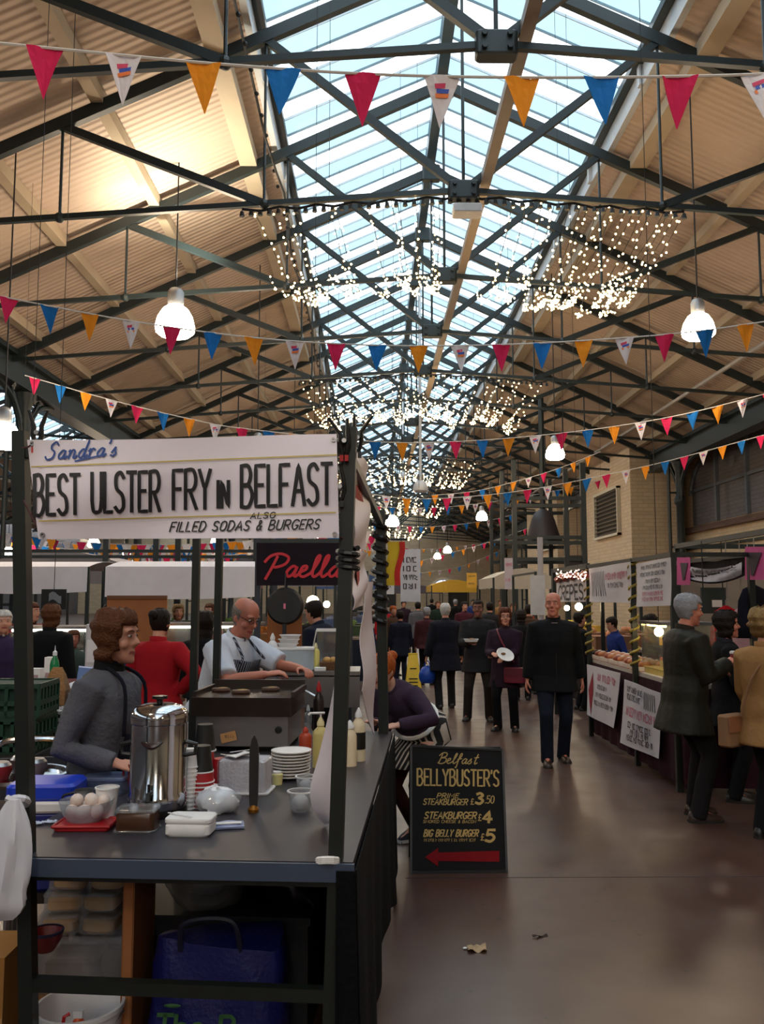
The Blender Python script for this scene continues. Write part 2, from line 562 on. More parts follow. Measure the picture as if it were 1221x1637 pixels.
# roof decks, rooflights, purlins
def rz_(off): return RIDGE - SLOPE * abs(off)
def roof(cx, tagname, n, words):
    for s, side in ((-1, 'left'), (1, 'right')):
        d = MB()
        a0, a1 = SKY + .02, HALF + .1
        for y_ in (0,):
            pr = [(cx + s * a0, rz_(a0) + .3), (cx + s * a1, rz_(a1) + .3), (cx + s * a1, rz_(a1) + .42), (cx + s * a0, rz_(a0) + .42)]
            d.loft([[Vector((x, Y0, z)) for x, z in pr], [Vector((x, Y1, z)) for x, z in pr]])
        tag(d.build('ceiling.%03d' % (n * 2 + (s > 0)), deck), '%s slope of ribbed cream roof decking %s' % (side, words), 'ceiling', kind='structure')
        pl = MB()
        for off in (5.9, 7.75, 9.6):
            pl.box((cx + s * off, (Y0 + Y1) / 2, rz_(off) + .18), (.2, Y1 - Y0, .22))
        pl.box((cx + s * 4.0, (Y0 + Y1) / 2, rz_(4.0) + .16), (.34, Y1 - Y0, .24))
        tag(pl.build('trim_%d' % (4 + n * 4 + (s > 0)), cream), 'cream timber purlins under the %s roof slope %s' % (side, words), 'purlins', kind='structure')
        cb = MB()
        cb.box((cx + s * (SKY + .06), (Y0 + Y1) / 2, rz_(SKY) + .48), (.12, Y1 - Y0, .5))
        cb.cur = 1
        cb.box((cx + s * (SKY - .06), (Y0 + Y1) / 2, rz_(SKY) + .68), (.2, Y1 - Y0, .14))
        cb.cur = 0
        y = Y0
        while y < Y1:
            cb.box((cx + s * (SKY - .03), y, rz_(SKY) + .45), (.08, .14, .44)); y += 3.7
        tag(cb.build('trim_%d' % (6 + n * 4 + (s > 0)), [pale, iron]), 'pale upstand carrying the %s edge of the rooflight %s' % (side, words), 'curb', kind='structure')
    sk = thing('window_%d' % (n + 1), 'long glazed ridge rooflight of clear and frosted strips %s' % words, 'rooflight', (cx, 0, 0), 0, kind='structure')
    g = MB(); bars = MB()
    y, k = Y0, 0
    st = .62
    while y < Y1:
        for s in (-1, 1):
            g.cur = k % 2
            q = [(s * .1, y, RIDGE + .66), (s * SKY, y, rz_(SKY) + .76), (s * SKY, y + st, rz_(SKY) + .76), (s * .1, y + st, RIDGE + .66)]
            g.poly(q)
            bars.bar((s * .1, y, RIDGE + .64), (s * SKY, y, rz_(SKY) + .74), .018, .05)
        y += st; k += 1
    g.build('glazing', [sheet_glass('clear rooflight glass', (.97, .99, 1), 0, gloss=.02), sheet_glass('frosted rooflight strip', (.3, .4, .45), .5, (150, 176, 188), gloss=.02)], sk)
    bars.build('glazing_bar', mat('grey glazing bars', (158, 172, 180), rough=.5), sk)
    rb = MB(); rb.box((0, (Y0 + Y1) / 2, RIDGE + .5), (.22, Y1 - Y0, .42))
    rb.build('ridge_beam', iron_blue, sk)
roof(X0, 'main', 0, 'over the main aisle')
roof(X0 - 2 * HALF, 'side', 1, 'over the left bay')

# closing strip over the right side passage
cs = MB(); cs.box((12.9, (Y0 + Y1) / 2, 7.75), (2.3, Y1 - Y0, .12))
tag(cs.build('ceiling.004', deck), 'flat strip of ceiling between the iron columns and right wall', 'ceiling', kind='structure')

# trusses
tr = thing('roof_truss', 'dark green iron truss spanning the main aisle under the roof', 'roof truss', (X0, 0, 0), 0, 'iron roof trusses over the main aisle', 'structure')
NODE = 8.18
TIE_END = 7.42
def tie_z(x): return NODE - (NODE - TIE_END) * abs(x) / HALF
P = [0, 3.2, 6.45, HALF]
for s in (-1, 1):
    MB().bar((0, 0, RIDGE), (s * HALF, 0, rz_(HALF)), .13, .2).build('rafter', iron, tr)
    MB().bar((s * .2, 0, NODE), (s * HALF, 0, TIE_END), .08, .085).build('tie_rod', iron, tr)
    for i in range(3):
        a = (s * P[i], 0, tie_z(P[i])); b = (s * P[i + 1], 0, rz_(P[i + 1]) - .05)
        if i < 2:
            MB().bar(a, b, .1, .125).build('strut', iron, tr)
    for i in (1, 2):
        m = MB(); m.tube([(s * P[i], 0, tie_z(P[i])), (s * P[i], 0, rz_(P[i]))], .024, 6)
        m.ball((s * P[i], 0, tie_z(P[i])), .085, 8, 6)
        m.build('hanger_rod', iron, tr)
m = MB(); m.tube([(0, 0, NODE), (0, 0, RIDGE)], .03, 6); m.build('hanger_rod', iron, tr)
m = MB(); m.rbox((0, 0, NODE), (.5, .22, .3), .05)
for q in (-.15, .15):
    for h in (-.08, .08):
        m.tube([(q, -.16, NODE + h), (q, -.1, NODE + h)], .035, 6)
m.build('node_casting', iron, tr)
m = MB(); m.rbox((0, 0, RIDGE - .05), (.45, .2, .4), .05); m.build('ridge_casting', iron, tr)
ys = [-5.1 + 3.7 * k for k in range(27)]
tr.location = (X0, ys[0], 0)
for y in ys[1:]:
    dup(tr, (X0, y, 0))
for y in [9.7 + 7.4 * k for k in range(11)]:
    dup(tr, (X0 - 2 * HALF, y, 0), label='dark green iron truss spanning the left bay beyond the columns', group='iron roof trusses over the left bay')

# gutter beams and columns
for cx, nm, lab in ((X0 + HALF, 'trim_13', 'right'), (X0 - HALF, 'trim_14', 'left')):
    b = MB(); b.box((cx, (Y0 + Y1) / 2, 7.25), (.34, Y1 - Y0, .62)); b.box((cx, (Y0 + Y1) / 2, 7.6), (.7, Y1 - Y0, .12)); b.box((cx, (Y0 + Y1) / 2, 6.93), (.5, Y1 - Y0, .06))
    tag(b.build(nm, iron), 'dark iron gutter beam along the %s column line' % lab, 'beam', kind='structure')
def column(x, y, label, group=None):
    c = thing('iron_column', label, 'column', (x, y, 0), 0, group, 'structure')
    m = MB(); m.lathe([(.001, 0), (.26, 0), (.26, .35), (.19, .5), (.17, 2.2), (.2, 2.25), (.2, 2.4), (.16, 2.5), (.15, 5.2), (.22, 5.3), (.22, 5.45), (.15, 5.6), (.15, 6.5), (.26, 6.8), (.28, 6.92), (.001, 6.92)], seg=14)
    m.build('shaft', iron, c, True)
    for s in (-1, 1):
        br = MB()
        pts = smoothline([(0, s * .16, 5.4), (0, s * .35, 6.15), (0, s * .95, 6.7), (0, s * 1.9, 6.93)], 5)
        br.tube(pts, .07, 6); br.bar((0, s * .15, 6.1), (0, s * .9, 6.86), .08)
        br.build('bracket', iron, c)
    dp = MB(); dp.tube([(-.42, 0, 0), (-.42, 0, 6.9)], .07, 8)
    for z in (1.5, 3.6, 5.7):
        dp.box((-.2, 0, z), (.4, .07, .07))
    dp.build('drain_pipe', iron, c)
    return c
c0 = column(X0 + HALF, 33.2, 'dark iron column with bracket and drain pipe beside the cream vent tower')
g = 'iron columns along the right side beyond the vent tower'
for k, y in enumerate((44.3, 55.4, 66.5, 77.6)):
    dup(c0, (X0 + HALF, y, 0), label='dark iron column on the right partly hidden behind the vent tower', group=g)
for k, y in enumerate((11.0, 22.1, 33.2, 44.3, 55.4, 66.5, 77.6)):
    dup(c0, (X0 - HALF, y, 0), label='dark iron column in the row between the main aisle and left bay', group='iron columns along the left side')

# vent towers with louvres
def vent_tower(x0, x1, y0, y1, lx, words, n):
    t = thing('wall_tower_%d' % n, 'cream brick vent tower with louvre %s' % words, 'vent tower', ((x0 + x1) / 2, (y0 + y1) / 2, 0), 0, kind='structure')
    m = MB(); m.box((0, 0, 4), (x1 - x0, y1 - y0, 8)); m.build('tower_wall', brick_cream, t)
    l = MB(); hx = -(x1 - x0) / 2
    ya, yb, za, zb = lx
    ya -= (y0 + y1) / 2; yb -= (y0 + y1) / 2
    l.box((hx - .03, (ya + yb) / 2, (za + zb) / 2), (.04, yb - ya, zb - za)); l.build('louvre_backing', mat('dark vent interior', (30, 28, 26)), t)
    f = MB()
    for a in (ya, yb): f.box((hx - .09, a, (za + zb) / 2), (.18, .1, zb - za + .1))
    for b in (za, zb): f.box((hx - .09, (ya + yb) / 2, b), (.22, yb - ya + .1, .1))
    f.build('louvre_frame', mat('pale louvre frame', (206, 198, 180)), t)
    s = MB(); k = 11
    for i in range(k):
        z = za + (zb - za) * (i + .6) / k
        s.box((hx - .09, (ya + yb) / 2, z), (.17, yb - ya, .03), (0, -.6, 0))
    s.build('louvre_slats', mat('brown louvre slats', (110, 98, 84)), t)
vent_tower(10.85, 12.9, 36.2, 44.0, (37.7, 41.6, 4.45, 6.5), 'beside the right iron column', 1)
vent_tower(10.9, 12.9, 51, 61, (52, 56.5, 4.6, 6.6), 'seen through the steel frame', 2)

# far end fanlight
fw = thing('window_6', 'small white fanlight window high in the far end wall', 'window', (W(708, 945, Y1 - .15)), 0, kind='structure')
m = MB(); n = 14
m.poly([(1.2 * math.cos(PI * j / n), 0, 1.2 * math.sin(PI * j / n)) for j in range(n + 1)][::-1])
m.build('pane', glow('daylit fanlight glass', (225, 235, 245), 1.3), fw)
m = MB(); m.tube([(1.22 * math.cos(PI * j / n), -.05, 1.22 * math.sin(PI * j / n)) for j in range(n + 1)], .06, 5)
m.bar((-1.25, -.05, 0), (1.25, -.05, 0), .12); m.bar((0, -.05, 0), (0, -.05, 1.2), .07); m.bar((0, -.05, 0), (.8, -.05, .9), .05); m.bar((0, -.05, 0), (-.8, -.05, .9), .05)
m.build('window_frame', pale, fw)
dr = MB(); 
for x in (-2.0, 1.5, 9):
    dr.box((x, Y1 - .1, 1.3), (2.0, .1, 2.6))
tag(dr.build('door_1', mat('dark far doors', (50, 44, 42))), 'dark doorways in the far end wall', 'doors', kind='structure')
# ------------------------------------------------------------------ lamps
wire = mat('black wire', (20, 22, 22))
lamp_white = glow('lamp shade lit from inside', (255, 232, 200), LAMP_GLOW)
alu = mat('grey lamp housing', (150, 152, 156), rough=.4, metal=.6)
def lamp(loc, label, top, lit=True, group=None, s=1.0, pole=False, up=0):
    t = thing('pendant_lamp', label, 'lamp', loc, 0, group)
    m = MB(); m.lathe([(.001, 0), (.2 * s, 0), (.26 * s, .05 * s), (.27 * s, .12 * s), (.235 * s, .26 * s), (.17 * s, .37 * s), (.1 * s, .42 * s), (.001, .42 * s)], seg=18)
    m.build('lamp_shade', lamp_white if lit else mat('unlit white lamp shade', (196, 198, 204), rough=.4), t, True)
    m = MB(); m.lathe([(.001, .42 * s), (.11 * s, .42 * s), (.115 * s, .6 * s), (.08 * s, .66 * s), (.03 * s, .68 * s), (.001, .68 * s)], seg=14)
    m.build('housing', alu, t, True)
    if up:
        L = bpy.data.lights.new('lamp_uplight', 'SPOT'); L.energy = up; L.color = (1, .93, .74); L.spot_size = R(128); L.spot_blend = .9; L.shadow_soft_size = .08
        lo = bpy.data.objects.new('lamp_uplight', L); COL.objects.link(lo); lo.parent = t; lo.location = (.16, .1, .75 * s); lo.rotation_euler = (PI, 0, 0)
    m = MB(); m.tube([(0, 0, .66 * s), (0, 0, top - loc[2])], .05 if pole else .014, 8)
    m.build('stem' if pole else 'cord', mat('white lamp stem', (190, 194, 200)) if pole else mat('black cord', (22, 22, 24)), t)
    return t
def roof_at(x):
    o = abs(x - X0)
    if o > HALF: o = abs(x - X0 + 2 * HALF)
    return min(rz_(o), RIDGE) + (.68 if o < SKY else .32)
def lamp_px(px, py, Y, label, group=None, lit=True, s=1.0, pole=False, up=0):
    p = W(px, py, Y); p.z -= .2 * s
    return lamp(p, label, roof_at(p.x), lit, group, s, pole, up)
lamp_px(280, 514, 16.3, 'large lit pendant lamp hanging before the left roof slope, behind the second bunting row', up=700, s=1.4)
lamp_px(1116, 522, 14.0, 'lit bell pendant lamp at upper right hanging from the roof slope')
lamp_px(887, 723, 24.0, 'lit pendant lamp on the right, in front of the vent tower')
lamp_px(770, 825, 40.0, 'lit pendant lamp beside the steel frame, above the walking man')
lamp_px(715, 879, 56.0, 'small far lit pendant lamp above the crowd, right of a near twin')
lamp_px(699, 889, 64.0, 'smallest far lit pendant lamp, the lower left of two above the crowd')
lamp_px(627, 833, 34.0, 'lit pendant lamp just right of the rear stall post top')
lamp_px(6, 697, 14.0, 'lit pendant lamp at the left edge beside the fry banner post')
gl = 'lit pendant lamps of the left bay seen below the fry banner'
for px, py, Y, lb in ((150, 868, 38, 'lit pendant lamp in the left bay, below the banner left half'), (345, 865, 44.6, 'lit pendant lamp in the left bay, below the words filled sodas'), (13, 884, 36, 'lit pendant lamp in the left bay, left of the green stall post'), (202, 884, 60, 'tiny lit pendant lamp deep in the left bay'), (505, 862, 46, 'lit pendant lamp hidden partly by the banner above the paella sign')):
    lamp_px(px, py, Y, lb, gl)
lamp_px(672, 778, 30.0, 'unlit white pendant lamp on a long white stem in the centre', lit=False, pole=True)
lamp_px(644, 760, 46.0, 'smaller unlit white pendant lamp on a stem behind its twin', lit=False, s=.9, pole=True)

# lamps out of view; the aisle pair behind is added for frontal light
for x, y, lb in ((-2.9, .5, 'lit pendant lamp behind the viewpoint on the left'), (5.2, 2.0, 'lit pendant lamp behind the viewpoint on the right'), (-.5, -4, 'unseen pendant lamp added over the aisle just behind the viewpoint'), (1, -16, 'unseen pendant lamp added over the aisle far behind the viewpoint'), (5.2, -9, 'lit pendant lamp far behind the viewpoint on the right'), (-2.9, -9, 'lit pendant lamp far behind the viewpoint on the left'),
                (-10, 6, 'lit pendant lamp in the left bay out of view'), (-16, 14, 'lit pendant lamp over the left bay stalls'), (-3, 22.5, 'lit pendant lamp hidden by the banner over the left stalls'), (-3, 33, 'lit pendant lamp over the far left stalls'), (9.5, 18, 'lit pendant lamp over the right hand stalls')):
    lamp((x, y, 5.3), lb, roof_at(x))

# ------------------------------------------------------------------ fairy light nets
bulb_mat = glow('warm fairy bulb', (255, 214, 146), 14.0, False)
def light_net(y, label, n_str, step, rad, seed, words):
    rnd = random.Random(seed)
    t = thing('fairy_light_net', label, 'fairy lights', (X0, y, 0), 0, 'fairy light nets hung from the roof trusses')
    hw = 3.55
    m = MB()
    top = []
    for k in range(25):
        x = -hw + 2 * hw * k / 24
        top.append((x, 0, tie_z(x) - .06 - .05 * (k % 2)))
    m.tube(top, .022, 5)
    for k in range(50):
        x = -hw + 2 * hw * k / 49
        m.lathe([(.001, 0), (.045, .0), (.03, .08), (.001, .1)], (x, 0, tie_z(x) - .18), 5)
    m.build('top_cable', wire, t)
    groups = [-3.35, -3.1, -2.9, -2.75, -2.2, -2.05, -1.5, -1.2, -1.05, -.75, -.55, -.4, .75, 1.0, 1.25, 1.5, 1.7, 1.85, 2.0, 2.15, 2.3, 2.45, 2.6, 2.75, 2.9, 3.05, 3.2, 3.3, 3.4, 3.5]
    xs = [g + rnd.uniform(-.05, .05) for g in groups][:n_str] if n_str >= 30 else [-hw + 2 * hw * (k + rnd.random() * .6) / n_str for k in range(n_str)]
    for x in xs:
        sag = rnd.uniform(.9, 1.2) * (1.0 if x > 0 else .85)
        L = rnd.choice([3.6, 3.6, 3.5, 2.6]) if x > .5 else rnd.choice([3.0, 2.2, 2.6])
        dx = rnd.uniform(-.15, .15)
        def P_(q):
            return Vector((x * (1 - .2 * math.sin(q * PI)) + dx * q + .02 * math.sin(q * 19), q * L, tie_z(x) - .08 - sag * 4 * q * (1 - q) * (1 + .1 * math.sin(q * 7)) - (0 if x > 0 else .25 * q)))
        s = MB()
        s.tube([P_(k / 14) for k in range(15)], .006, 4)
        st = s.build('light_strand', wire, t)
        b = MB()
        nb = int(4.3 / step)
        for k in range(nb):
            q = (k + rnd.random() * .7) / nb
            p = P_(q) + Vector((rnd.uniform(-.05, .05), rnd.uniform(-.03, .03), rnd.uniform(-.07, .02)))
            b.ball(p, rad, 5, 3)
        tag(b.build('bulbs', bulb_mat, st), kind='stuff')
light_net(13.4, 'net of warm fairy lights nearest the viewpoint, swagging under the rooflight', 30, .105, .019, 3, '')
light_net(24.5, 'second net of warm fairy lights, above the fry banner right end', 28, .13, .022, 4, '')
light_net(39.3, 'third net of warm fairy lights, behind the white lamp stems', 22, .2, .03, 5, '')
light_net(54.1, 'fourth net of warm fairy lights, just above the rear stall post', 18, .26, .04, 6, '')
light_net(76.3, 'farthest small net of warm fairy lights, beside the striped flag', 14, .35, .05, 8, '')

# ------------------------------------------------------------------ bunting
PEN = {'p': mat('pink pennant cloth', (214, 40, 92), rough=.8, spec=.2), 'w': mat('white pennant cloth', (226, 220, 226), rough=.8, spec=.2), 'o': mat('orange pennant cloth', (236, 148, 38), rough=.8, spec=.2), 'b': mat('blue pennant cloth', (28, 112, 190), rough=.8, spec=.2)}
cordm = mat('white bunting cord', (214, 210, 206), rough=.8)
prt = [mat('print pink', (210, 60, 100)), mat('print blue', (60, 90, 190)), mat('print orange', (240, 130, 70))]
def bunting(pts, first, spacing, order, label, w=.215, h=.32, start=0.0, group=None, logo=True, seed=1):
    """pts: (px, py, Y) on the photograph's cord; pennants every SPACING metres"""
    rnd = random.Random(seed)
    C = smoothline([W(*p) if len(p) == 3 and not isinstance(p, Vector) else p for p in pts], 12)
    base = C[0].copy()
    t = thing('bunting_string', label, 'bunting', base, 0, group)
    m = MB(); m.tube([p - base for p in C], .009, 5); m.build('cord', cordm, t)
    for p in (C[0], C[-1]):
        q = p - base
        MB().tube([q, Vector((q.x, q.y, roof_at(p.x) - base.z))], .003, 4).build('hanging_cord', wire, t)
    L = [0]
    for a, b in zip(C, C[1:]): L.append(L[-1] + (b - a).length)
    def at(s):
        for k in range(len(C) - 1):
            if L[k + 1] >= s:
                q = (s - L[k]) / max(L[k + 1] - L[k], 1e-6)
                return C[k].lerp(C[k + 1], q), (C[k + 1] - C[k]).normalized()
        return C[-1], (C[-1] - C[-2]).normalized()
    s, k = start, first
    while s < L[-1] - .1:
        p, d = at(s)
        c = order[k % len(order)]
        tw = rnd.uniform(-.16, .16); sw = rnd.uniform(-.05, .05)
        n = Vector((-d.y, d.x, 0)); n.normalize()
        def fn(u, v):
            ww = w * (1 - v)
            q = p - base + d * ((u - .5) * ww + sw * v * h) + Vector((0, 0, -v * h)) + n * (tw * v * h + .02 * math.sin(u * 5 + v * 3 + k) * (1 - v))
            return q
        f = MB(); f.sheet(lambda u, v: fn(u, v * .985), 4, 5, .003)
        o = f.build('pennant', PEN[c], t)
        if c == 'w' and logo:
            pr = MB()
            for side in (-1, 1):
                for r, (v0, v1, u0, u1) in enumerate(((.16, .25, .25, .62), (.25, .33, .3, .78), (.34, .42, .22, .82))):
                    pr.cur = r
                    e = n * (.006 * side)
                    a = [fn(u0, v0 + .02), fn(u1, v0 - .02), fn(u1, v1 - .02), fn(u0, v1 + .02)]
                    a = [q + e for q in a]
                    pr.poly(a if side < 0 else a[::-1])
            pr.build('printed_emblem', prt, o)
        s += spacing; k += 1
    return t
Z = 4.9
bunting([(-120, 57, Z), (80, 77, Z), (345, 102, Z), (605, 119, Z), (873, 124, Z), (1140, 121, Z), (1300, 114, Z)], 3, .474, 'pwob', 'big bunting string nearest the viewpoint, crossing high over the aisle', start=.243, h=.315)
Z = 9.7
bunting([(-60, 460, Z), (17, 477, Z), (208, 513, Z), (407, 540, Z), (603, 552, Z), (803, 551, Z), (1000, 540, Z), (1134, 527, Z), (1300, 502, Z)], 3, .472, 'pbow', 'second bunting string, sagging in front of the big lamps', start=.08, seed=2)
Z = 15.0
bunting([(40, 600, Z), (180, 640, Z), (305, 670, Z), (388, 685, Z), (598, 706, Z), (727, 706, Z), (853, 697, Z), (981, 682, Z), (1103, 660, Z), (1260, 620, Z)], 0, .468, 'pbow', 'third bunting string, dipping behind the fry banner', start=.18, seed=3)
Z = 20.0
bunting([(540, 780, Z), (650, 797, Z), (760, 793, Z), (850, 782, Z), (940, 765, Z), (1067, 737, Z), (1240, 690, Z)], 1, .47, 'obpw', 'fourth bunting string, rising to the right over the louvre', seed=4, start=.2)
Z = 27.0
bunting([(690, 792, Z), (760, 785, Z), (830, 768, Z), (895, 748, Z), (960, 722, Z)], 0, .5, 'owpbo', 'bright bunting string rising past the lamp on the right', seed=5, start=.1)
bunting([(560, 806, 31), (650, 812, 31), (740, 808, 31), (860, 790, 31), (960, 768, 31)], 2, .5, 'pbow', 'bunting string crossing in front of the third light net', seed=6)
bunting([(600, 838, 38), (690, 842, 38), (780, 832, 38), (830, 820, 38)], 1, .5, 'pbow', 'bunting string over the crowd just above the fourth light net', seed=7)
bunting([(640, 905, 44), (720, 884, 44), (790, 864, 44), (850, 842, 44)], 2, .55, 'owpb', 'small bunting string with pale pennants rising above the crowd', seed=8)
bunting([(655, 918, 52), (710, 911, 52), (745, 903, 52), (800, 880, 52)], 1, .6, 'wpbo', 'lowest small bunting string above the far fanlight', seed=9)
bunting([(610, 872, 62), (680, 878, 62), (760, 870, 62), (860, 850, 62)], 1, .6, 'pbow', 'faint far bunting string above the two far lamps', seed=10)
bunting([(170, 885, 26), (240, 890, 26), (300, 891, 26), (420, 884, 26)], 0, .45, 'pbow', 'bunting string below the fry banner, left of the paella sign', seed=11, w=.25, h=.3)
lb = ('nearest', 'second', 'third', 'fourth', 'fifth', 'sixth', 'farthest')
for k, (Y, ya, yb) in enumerate(((29, 842, 862), (33, 850, 862), (37, 858, 874), (42, 846, 866), (47, 862, 878), (53, 866, 882), (60, 874, 888))):
    bunting([(-60, ya, Y), (120, yb + 4, Y), (300, yb + 8, Y), (600, ya + 6, Y)], k, .5, 'pbow', '%s bunting string across the left bay, seen below the fry banner' % lb[k], seed=20 + k, w=.34, h=.42, logo=False)

# ------------------------------------------------------------------ services along the roof
m = MB(); m.box((X0 + .36, 40, 8.34), (.16, 104, .07)); m.box((X0 + .29, 40, 8.4), (.02, 104, .09)); m.box((X0 + .43, 40, 8.4), (.02, 104, .09))
tag(m.build('cable_tray', mat('tan cable tray', (150, 134, 120), rough=.5)), 'long tan cable tray running along the trusses under the ridge', 'cable tray')
m = MB(); m.tube([(9.35, -10, 7.72), (9.35, 60, 7.72)], .06, 8)
tag(m.build('conduit_pipe', mat('pale conduit', (158, 150, 142), rough=.5)), 'pale pipe running along the right side just above the truss ends', 'pipe')
m = MB(); m.tube([(4.9 * 0 - 1.62 + .05 * math.sin(k), 6 + k * 1.1, 8.72 + .12 * math.sin(k * 1.7)) for k in range(22)], .02, 5)
for k in range(40):
    m.ball((-1.62, 6 + k * .55, 8.66), .035, 5, 4)
tag(m.build('unlit_bulb_cable', wire), 'dark cable of unlit bulbs hanging along the left rooflight edge', 'cable')
# projector box under the second node
t = thing('floodlight', 'white floodlight box hung under the iron node casting', 'floodlight', (X0 + .05, 13.4, 7.83))
m = MB(); m.rbox((0, -.05, 0), (.46, .3, .14), .03); m.build('housing', mat('white floodlight body', (206, 204, 206)), t)
m = MB(); m.bar((-.15, 0, .05), (-.15, 0, .25), .03); m.bar((.15, 0, .05), (.15, 0, .25), .03); m.build('bracket', iron, t)

# steel frame tower standing on the right
sf = thing('scaffold_tower', 'tall dark green steel frame tower standing right of the crowd', 'steel frame', (W(868, 950, 29).x, 29, 0))
ox = sf.location.x
fx = [W(p, 900, 29).x - ox for p in (803, 823, 906, 934)]
for x, zt, r in ((fx[0], 5.9, .07), (fx[1], 6.3, .1), (fx[2], 6.0, .09), (fx[3], 6.2, .11)):
    for y in (0, 2.6):
        MB().box((x, y, zt / 2), (r * 1.6, r * 1.6, zt)).build('post', iron, sf)
for z in (5.0, 4.75, 3.68, 3.5, 2.95):
    for y in (0, 2.6):
        MB().bar((fx[0], y, z), (fx[3], y, z), .1, .12).build('beam', iron, sf)
for z in (4.85, 3.6):
    for x in (fx[1], fx[3]):
        MB().bar((x, 0, z), (x, 2.6, z), .08, .1).build('cross_beam', iron, sf)
m = MB(); m.box(((fx[2] + fx[3]) / 2, .05, 2.7), (fx[3] - fx[2], .05, .75)); m.build('panel', mat('dark brown panel', (44, 36, 34)), sf)
hb = thing('extractor_hood', 'dark bell shaped extractor hanging inside the steel frame tower', 'extractor', (W(868, 850, 30.2).x, 30.2, 3.6))
m = MB(); m.lathe([(.001, .1), (.62, .1), (.55, .3), (.42, .75), (.3, 1.0), (.12, 1.15), (.001, 1.15)], seg=16); m.build('bell', mat('dark bell metal', (58, 50, 52), rough=.5), hb, True)
m = MB(); m.tube([(0, 0, 1.1), (0, 0, 5.1)], .1, 8); m.build('duct', iron, hb)
m = MB(); m.lathe([(.5, 0), (.66, 0), (.66, .1), (.5, .1)], seg=16); m.build('rim', iron, hb)
# ------------------------------------------------------------------ the fry stall (nearest)
ANG = R(-4.0)
TZ = 0.855
stall_at = Vector((-0.118, 2.84, 0))
_c, _s = math.cos(ANG), math.sin(ANG)
def SW(x, y, z=0.0):
    """stall coordinates (right, towards the back, up) -> world"""
    return Vector((stall_at.x + x * _c - y * _s, stall_at.y + x * _s + y * _c, z))
def on(px, py, z=TZ):
    return ground(px, py, z)
green = mat('chipped dark green stall paint', (15, 21, 18), rough=.45, var=.4, scale=14)
counter = mat('dark slate counter top', (46, 43, 50), rough=.42, var=.3, scale=6)
white_pl = mat('white plastic', (224, 222, 224), rough=.4)
foam = mat('white foam', (232, 230, 230), rough=.7)
steel = mat('brushed steel', (168, 166, 168), rough=.3, metal=.9, var=.06, scale=30)
chrome = mat('polished steel', (196, 197, 202), rough=.12, metal=1.0, var=.03)
black_pl = mat('black plastic', (18, 18, 20), rough=.4)
black_cloth = mat('black cloth', (12, 12, 15), rough=.95, spec=.15, bump=.3)
red_pl = mat('red plastic', (176, 22, 30), rough=.4)
clear = sheet_glass('clear plastic', (.92, .93, .95), .22, (215, 218, 224), .12)
film = sheet_glass('crumpled clear film', (.85, .86, .88), .3, (190, 192, 198), .2)
wood = mat('warm brown board', (142, 88, 48), rough=.6, var=.25, scale=5)
card = mat('brown cardboard', (150, 108, 66), rough=.85)
paper = mat('white paper', (236, 234, 232), rough=.8)

st = thing('market_stall', 'dark green steel stall frame of the fry stall at the left front', 'market stall', stall_at, ANG)
fr = {}
def leanpost(p0, p1, w, name='post'):
    m = MB(); m.bar(p0, p1, w, w, up=(0, 1, 0)); return m.build(name, green, st)
def loc(v):
    d = v - stall_at
    return Vector((d.x * _c + d.y * _s, -d.x * _s + d.y * _c, v.z))
pl0 = loc(ground(47, 1637, .0).lerp(W(46, 1637, 2.92), 1)); pl1 = loc(W(33, 690, 2.94))
pr0 = loc(W(528, 1637, 2.84)); pr1 = loc(W(560, 684, 2.86))
def ext(a, b, z):
    t = (z - a.z) / (b.z - a.z); return a + (b - a) * t
pl0, pr0 = ext(pl0, pl1, 0), ext(pr0, pr1, 0)
leanpost(pl0, pl1, .045); leanpost(pr0, pr1, .045)
rr0, rr1 = Vector((.02, 2.58, 0)), loc(W(608, 816, 5.4))
rl0, rl1 = Vector((-1.04, 2.6, 0)), loc(W(352, 815, 5.5))
leanpost(rr0, rr1, .06); leanpost(rl0, rl1, .042)
leanpost(Vector((-1.055, 2.15, 0)), Vector((-1.055, 2.15, 2.16)), .04)
ml1 = loc(W(312, 815, 4.3)); 
m = MB(); m.bar(ext(pl0, pl1, .455), ext(pr0, pr1, .45), .036, .04); m.build('rail', green, st)
m = MB(); m.bar(ext(pr0, pr1, .45), ext(rr0, rr1, .45), .036, .04); m.build('rail', green, st)
m = MB(); m.bar(ext(pl0, pl1, 2.17), ext(pr0, pr1, 2.17), .036); m.build('rail', green, st)
m = MB(); m.bar(ext(pl0, pl1, 2.14), ext(rl0, rl1, 2.14), .034); m.build('rail', green, st)
m = MB(); m.bar(ext(pr0, pr1, 2.14), ext(rr0, rr1, 2.14), .034); m.build('rail', green, st)
m = MB(); m.bar(ext(rl0, rl1, 2.14), ext(rr0, rr1, 2.14), .034); m.build('rail', green, st)
m = MB(); m.bar(ext(pl0, pl1, .80), ext(pr0, pr1, .80), .03, .05); m.build('counter_rail', green, st)

cnt = thing('counter_top', 'dark slate coloured counter top of the fry stall with wet sheen', 'counter', stall_at, ANG)
poly = [(-1.13, -.02), (.06, -.02), (.06, 2.66), (-1.0, 2.66), (-1.0, 1.75), (-.84, 1.55), (-.84, 1.0), (-1.02, .92), (-1.13, .5)]
m = MB(); m.loft([[Vector((x, y, TZ - .035)) for x, y in poly], [Vector((x, y, TZ)) for x, y in poly]])
m.build('worktop', counter, cnt)
m = MB(); m.bar((-1.13, -.03, TZ - .03), (.066, -.03, TZ - .03), .012, .055)
m.build('edge_strip', mat('blue grey edge strip', (62, 72, 92), rough=.45), cnt)

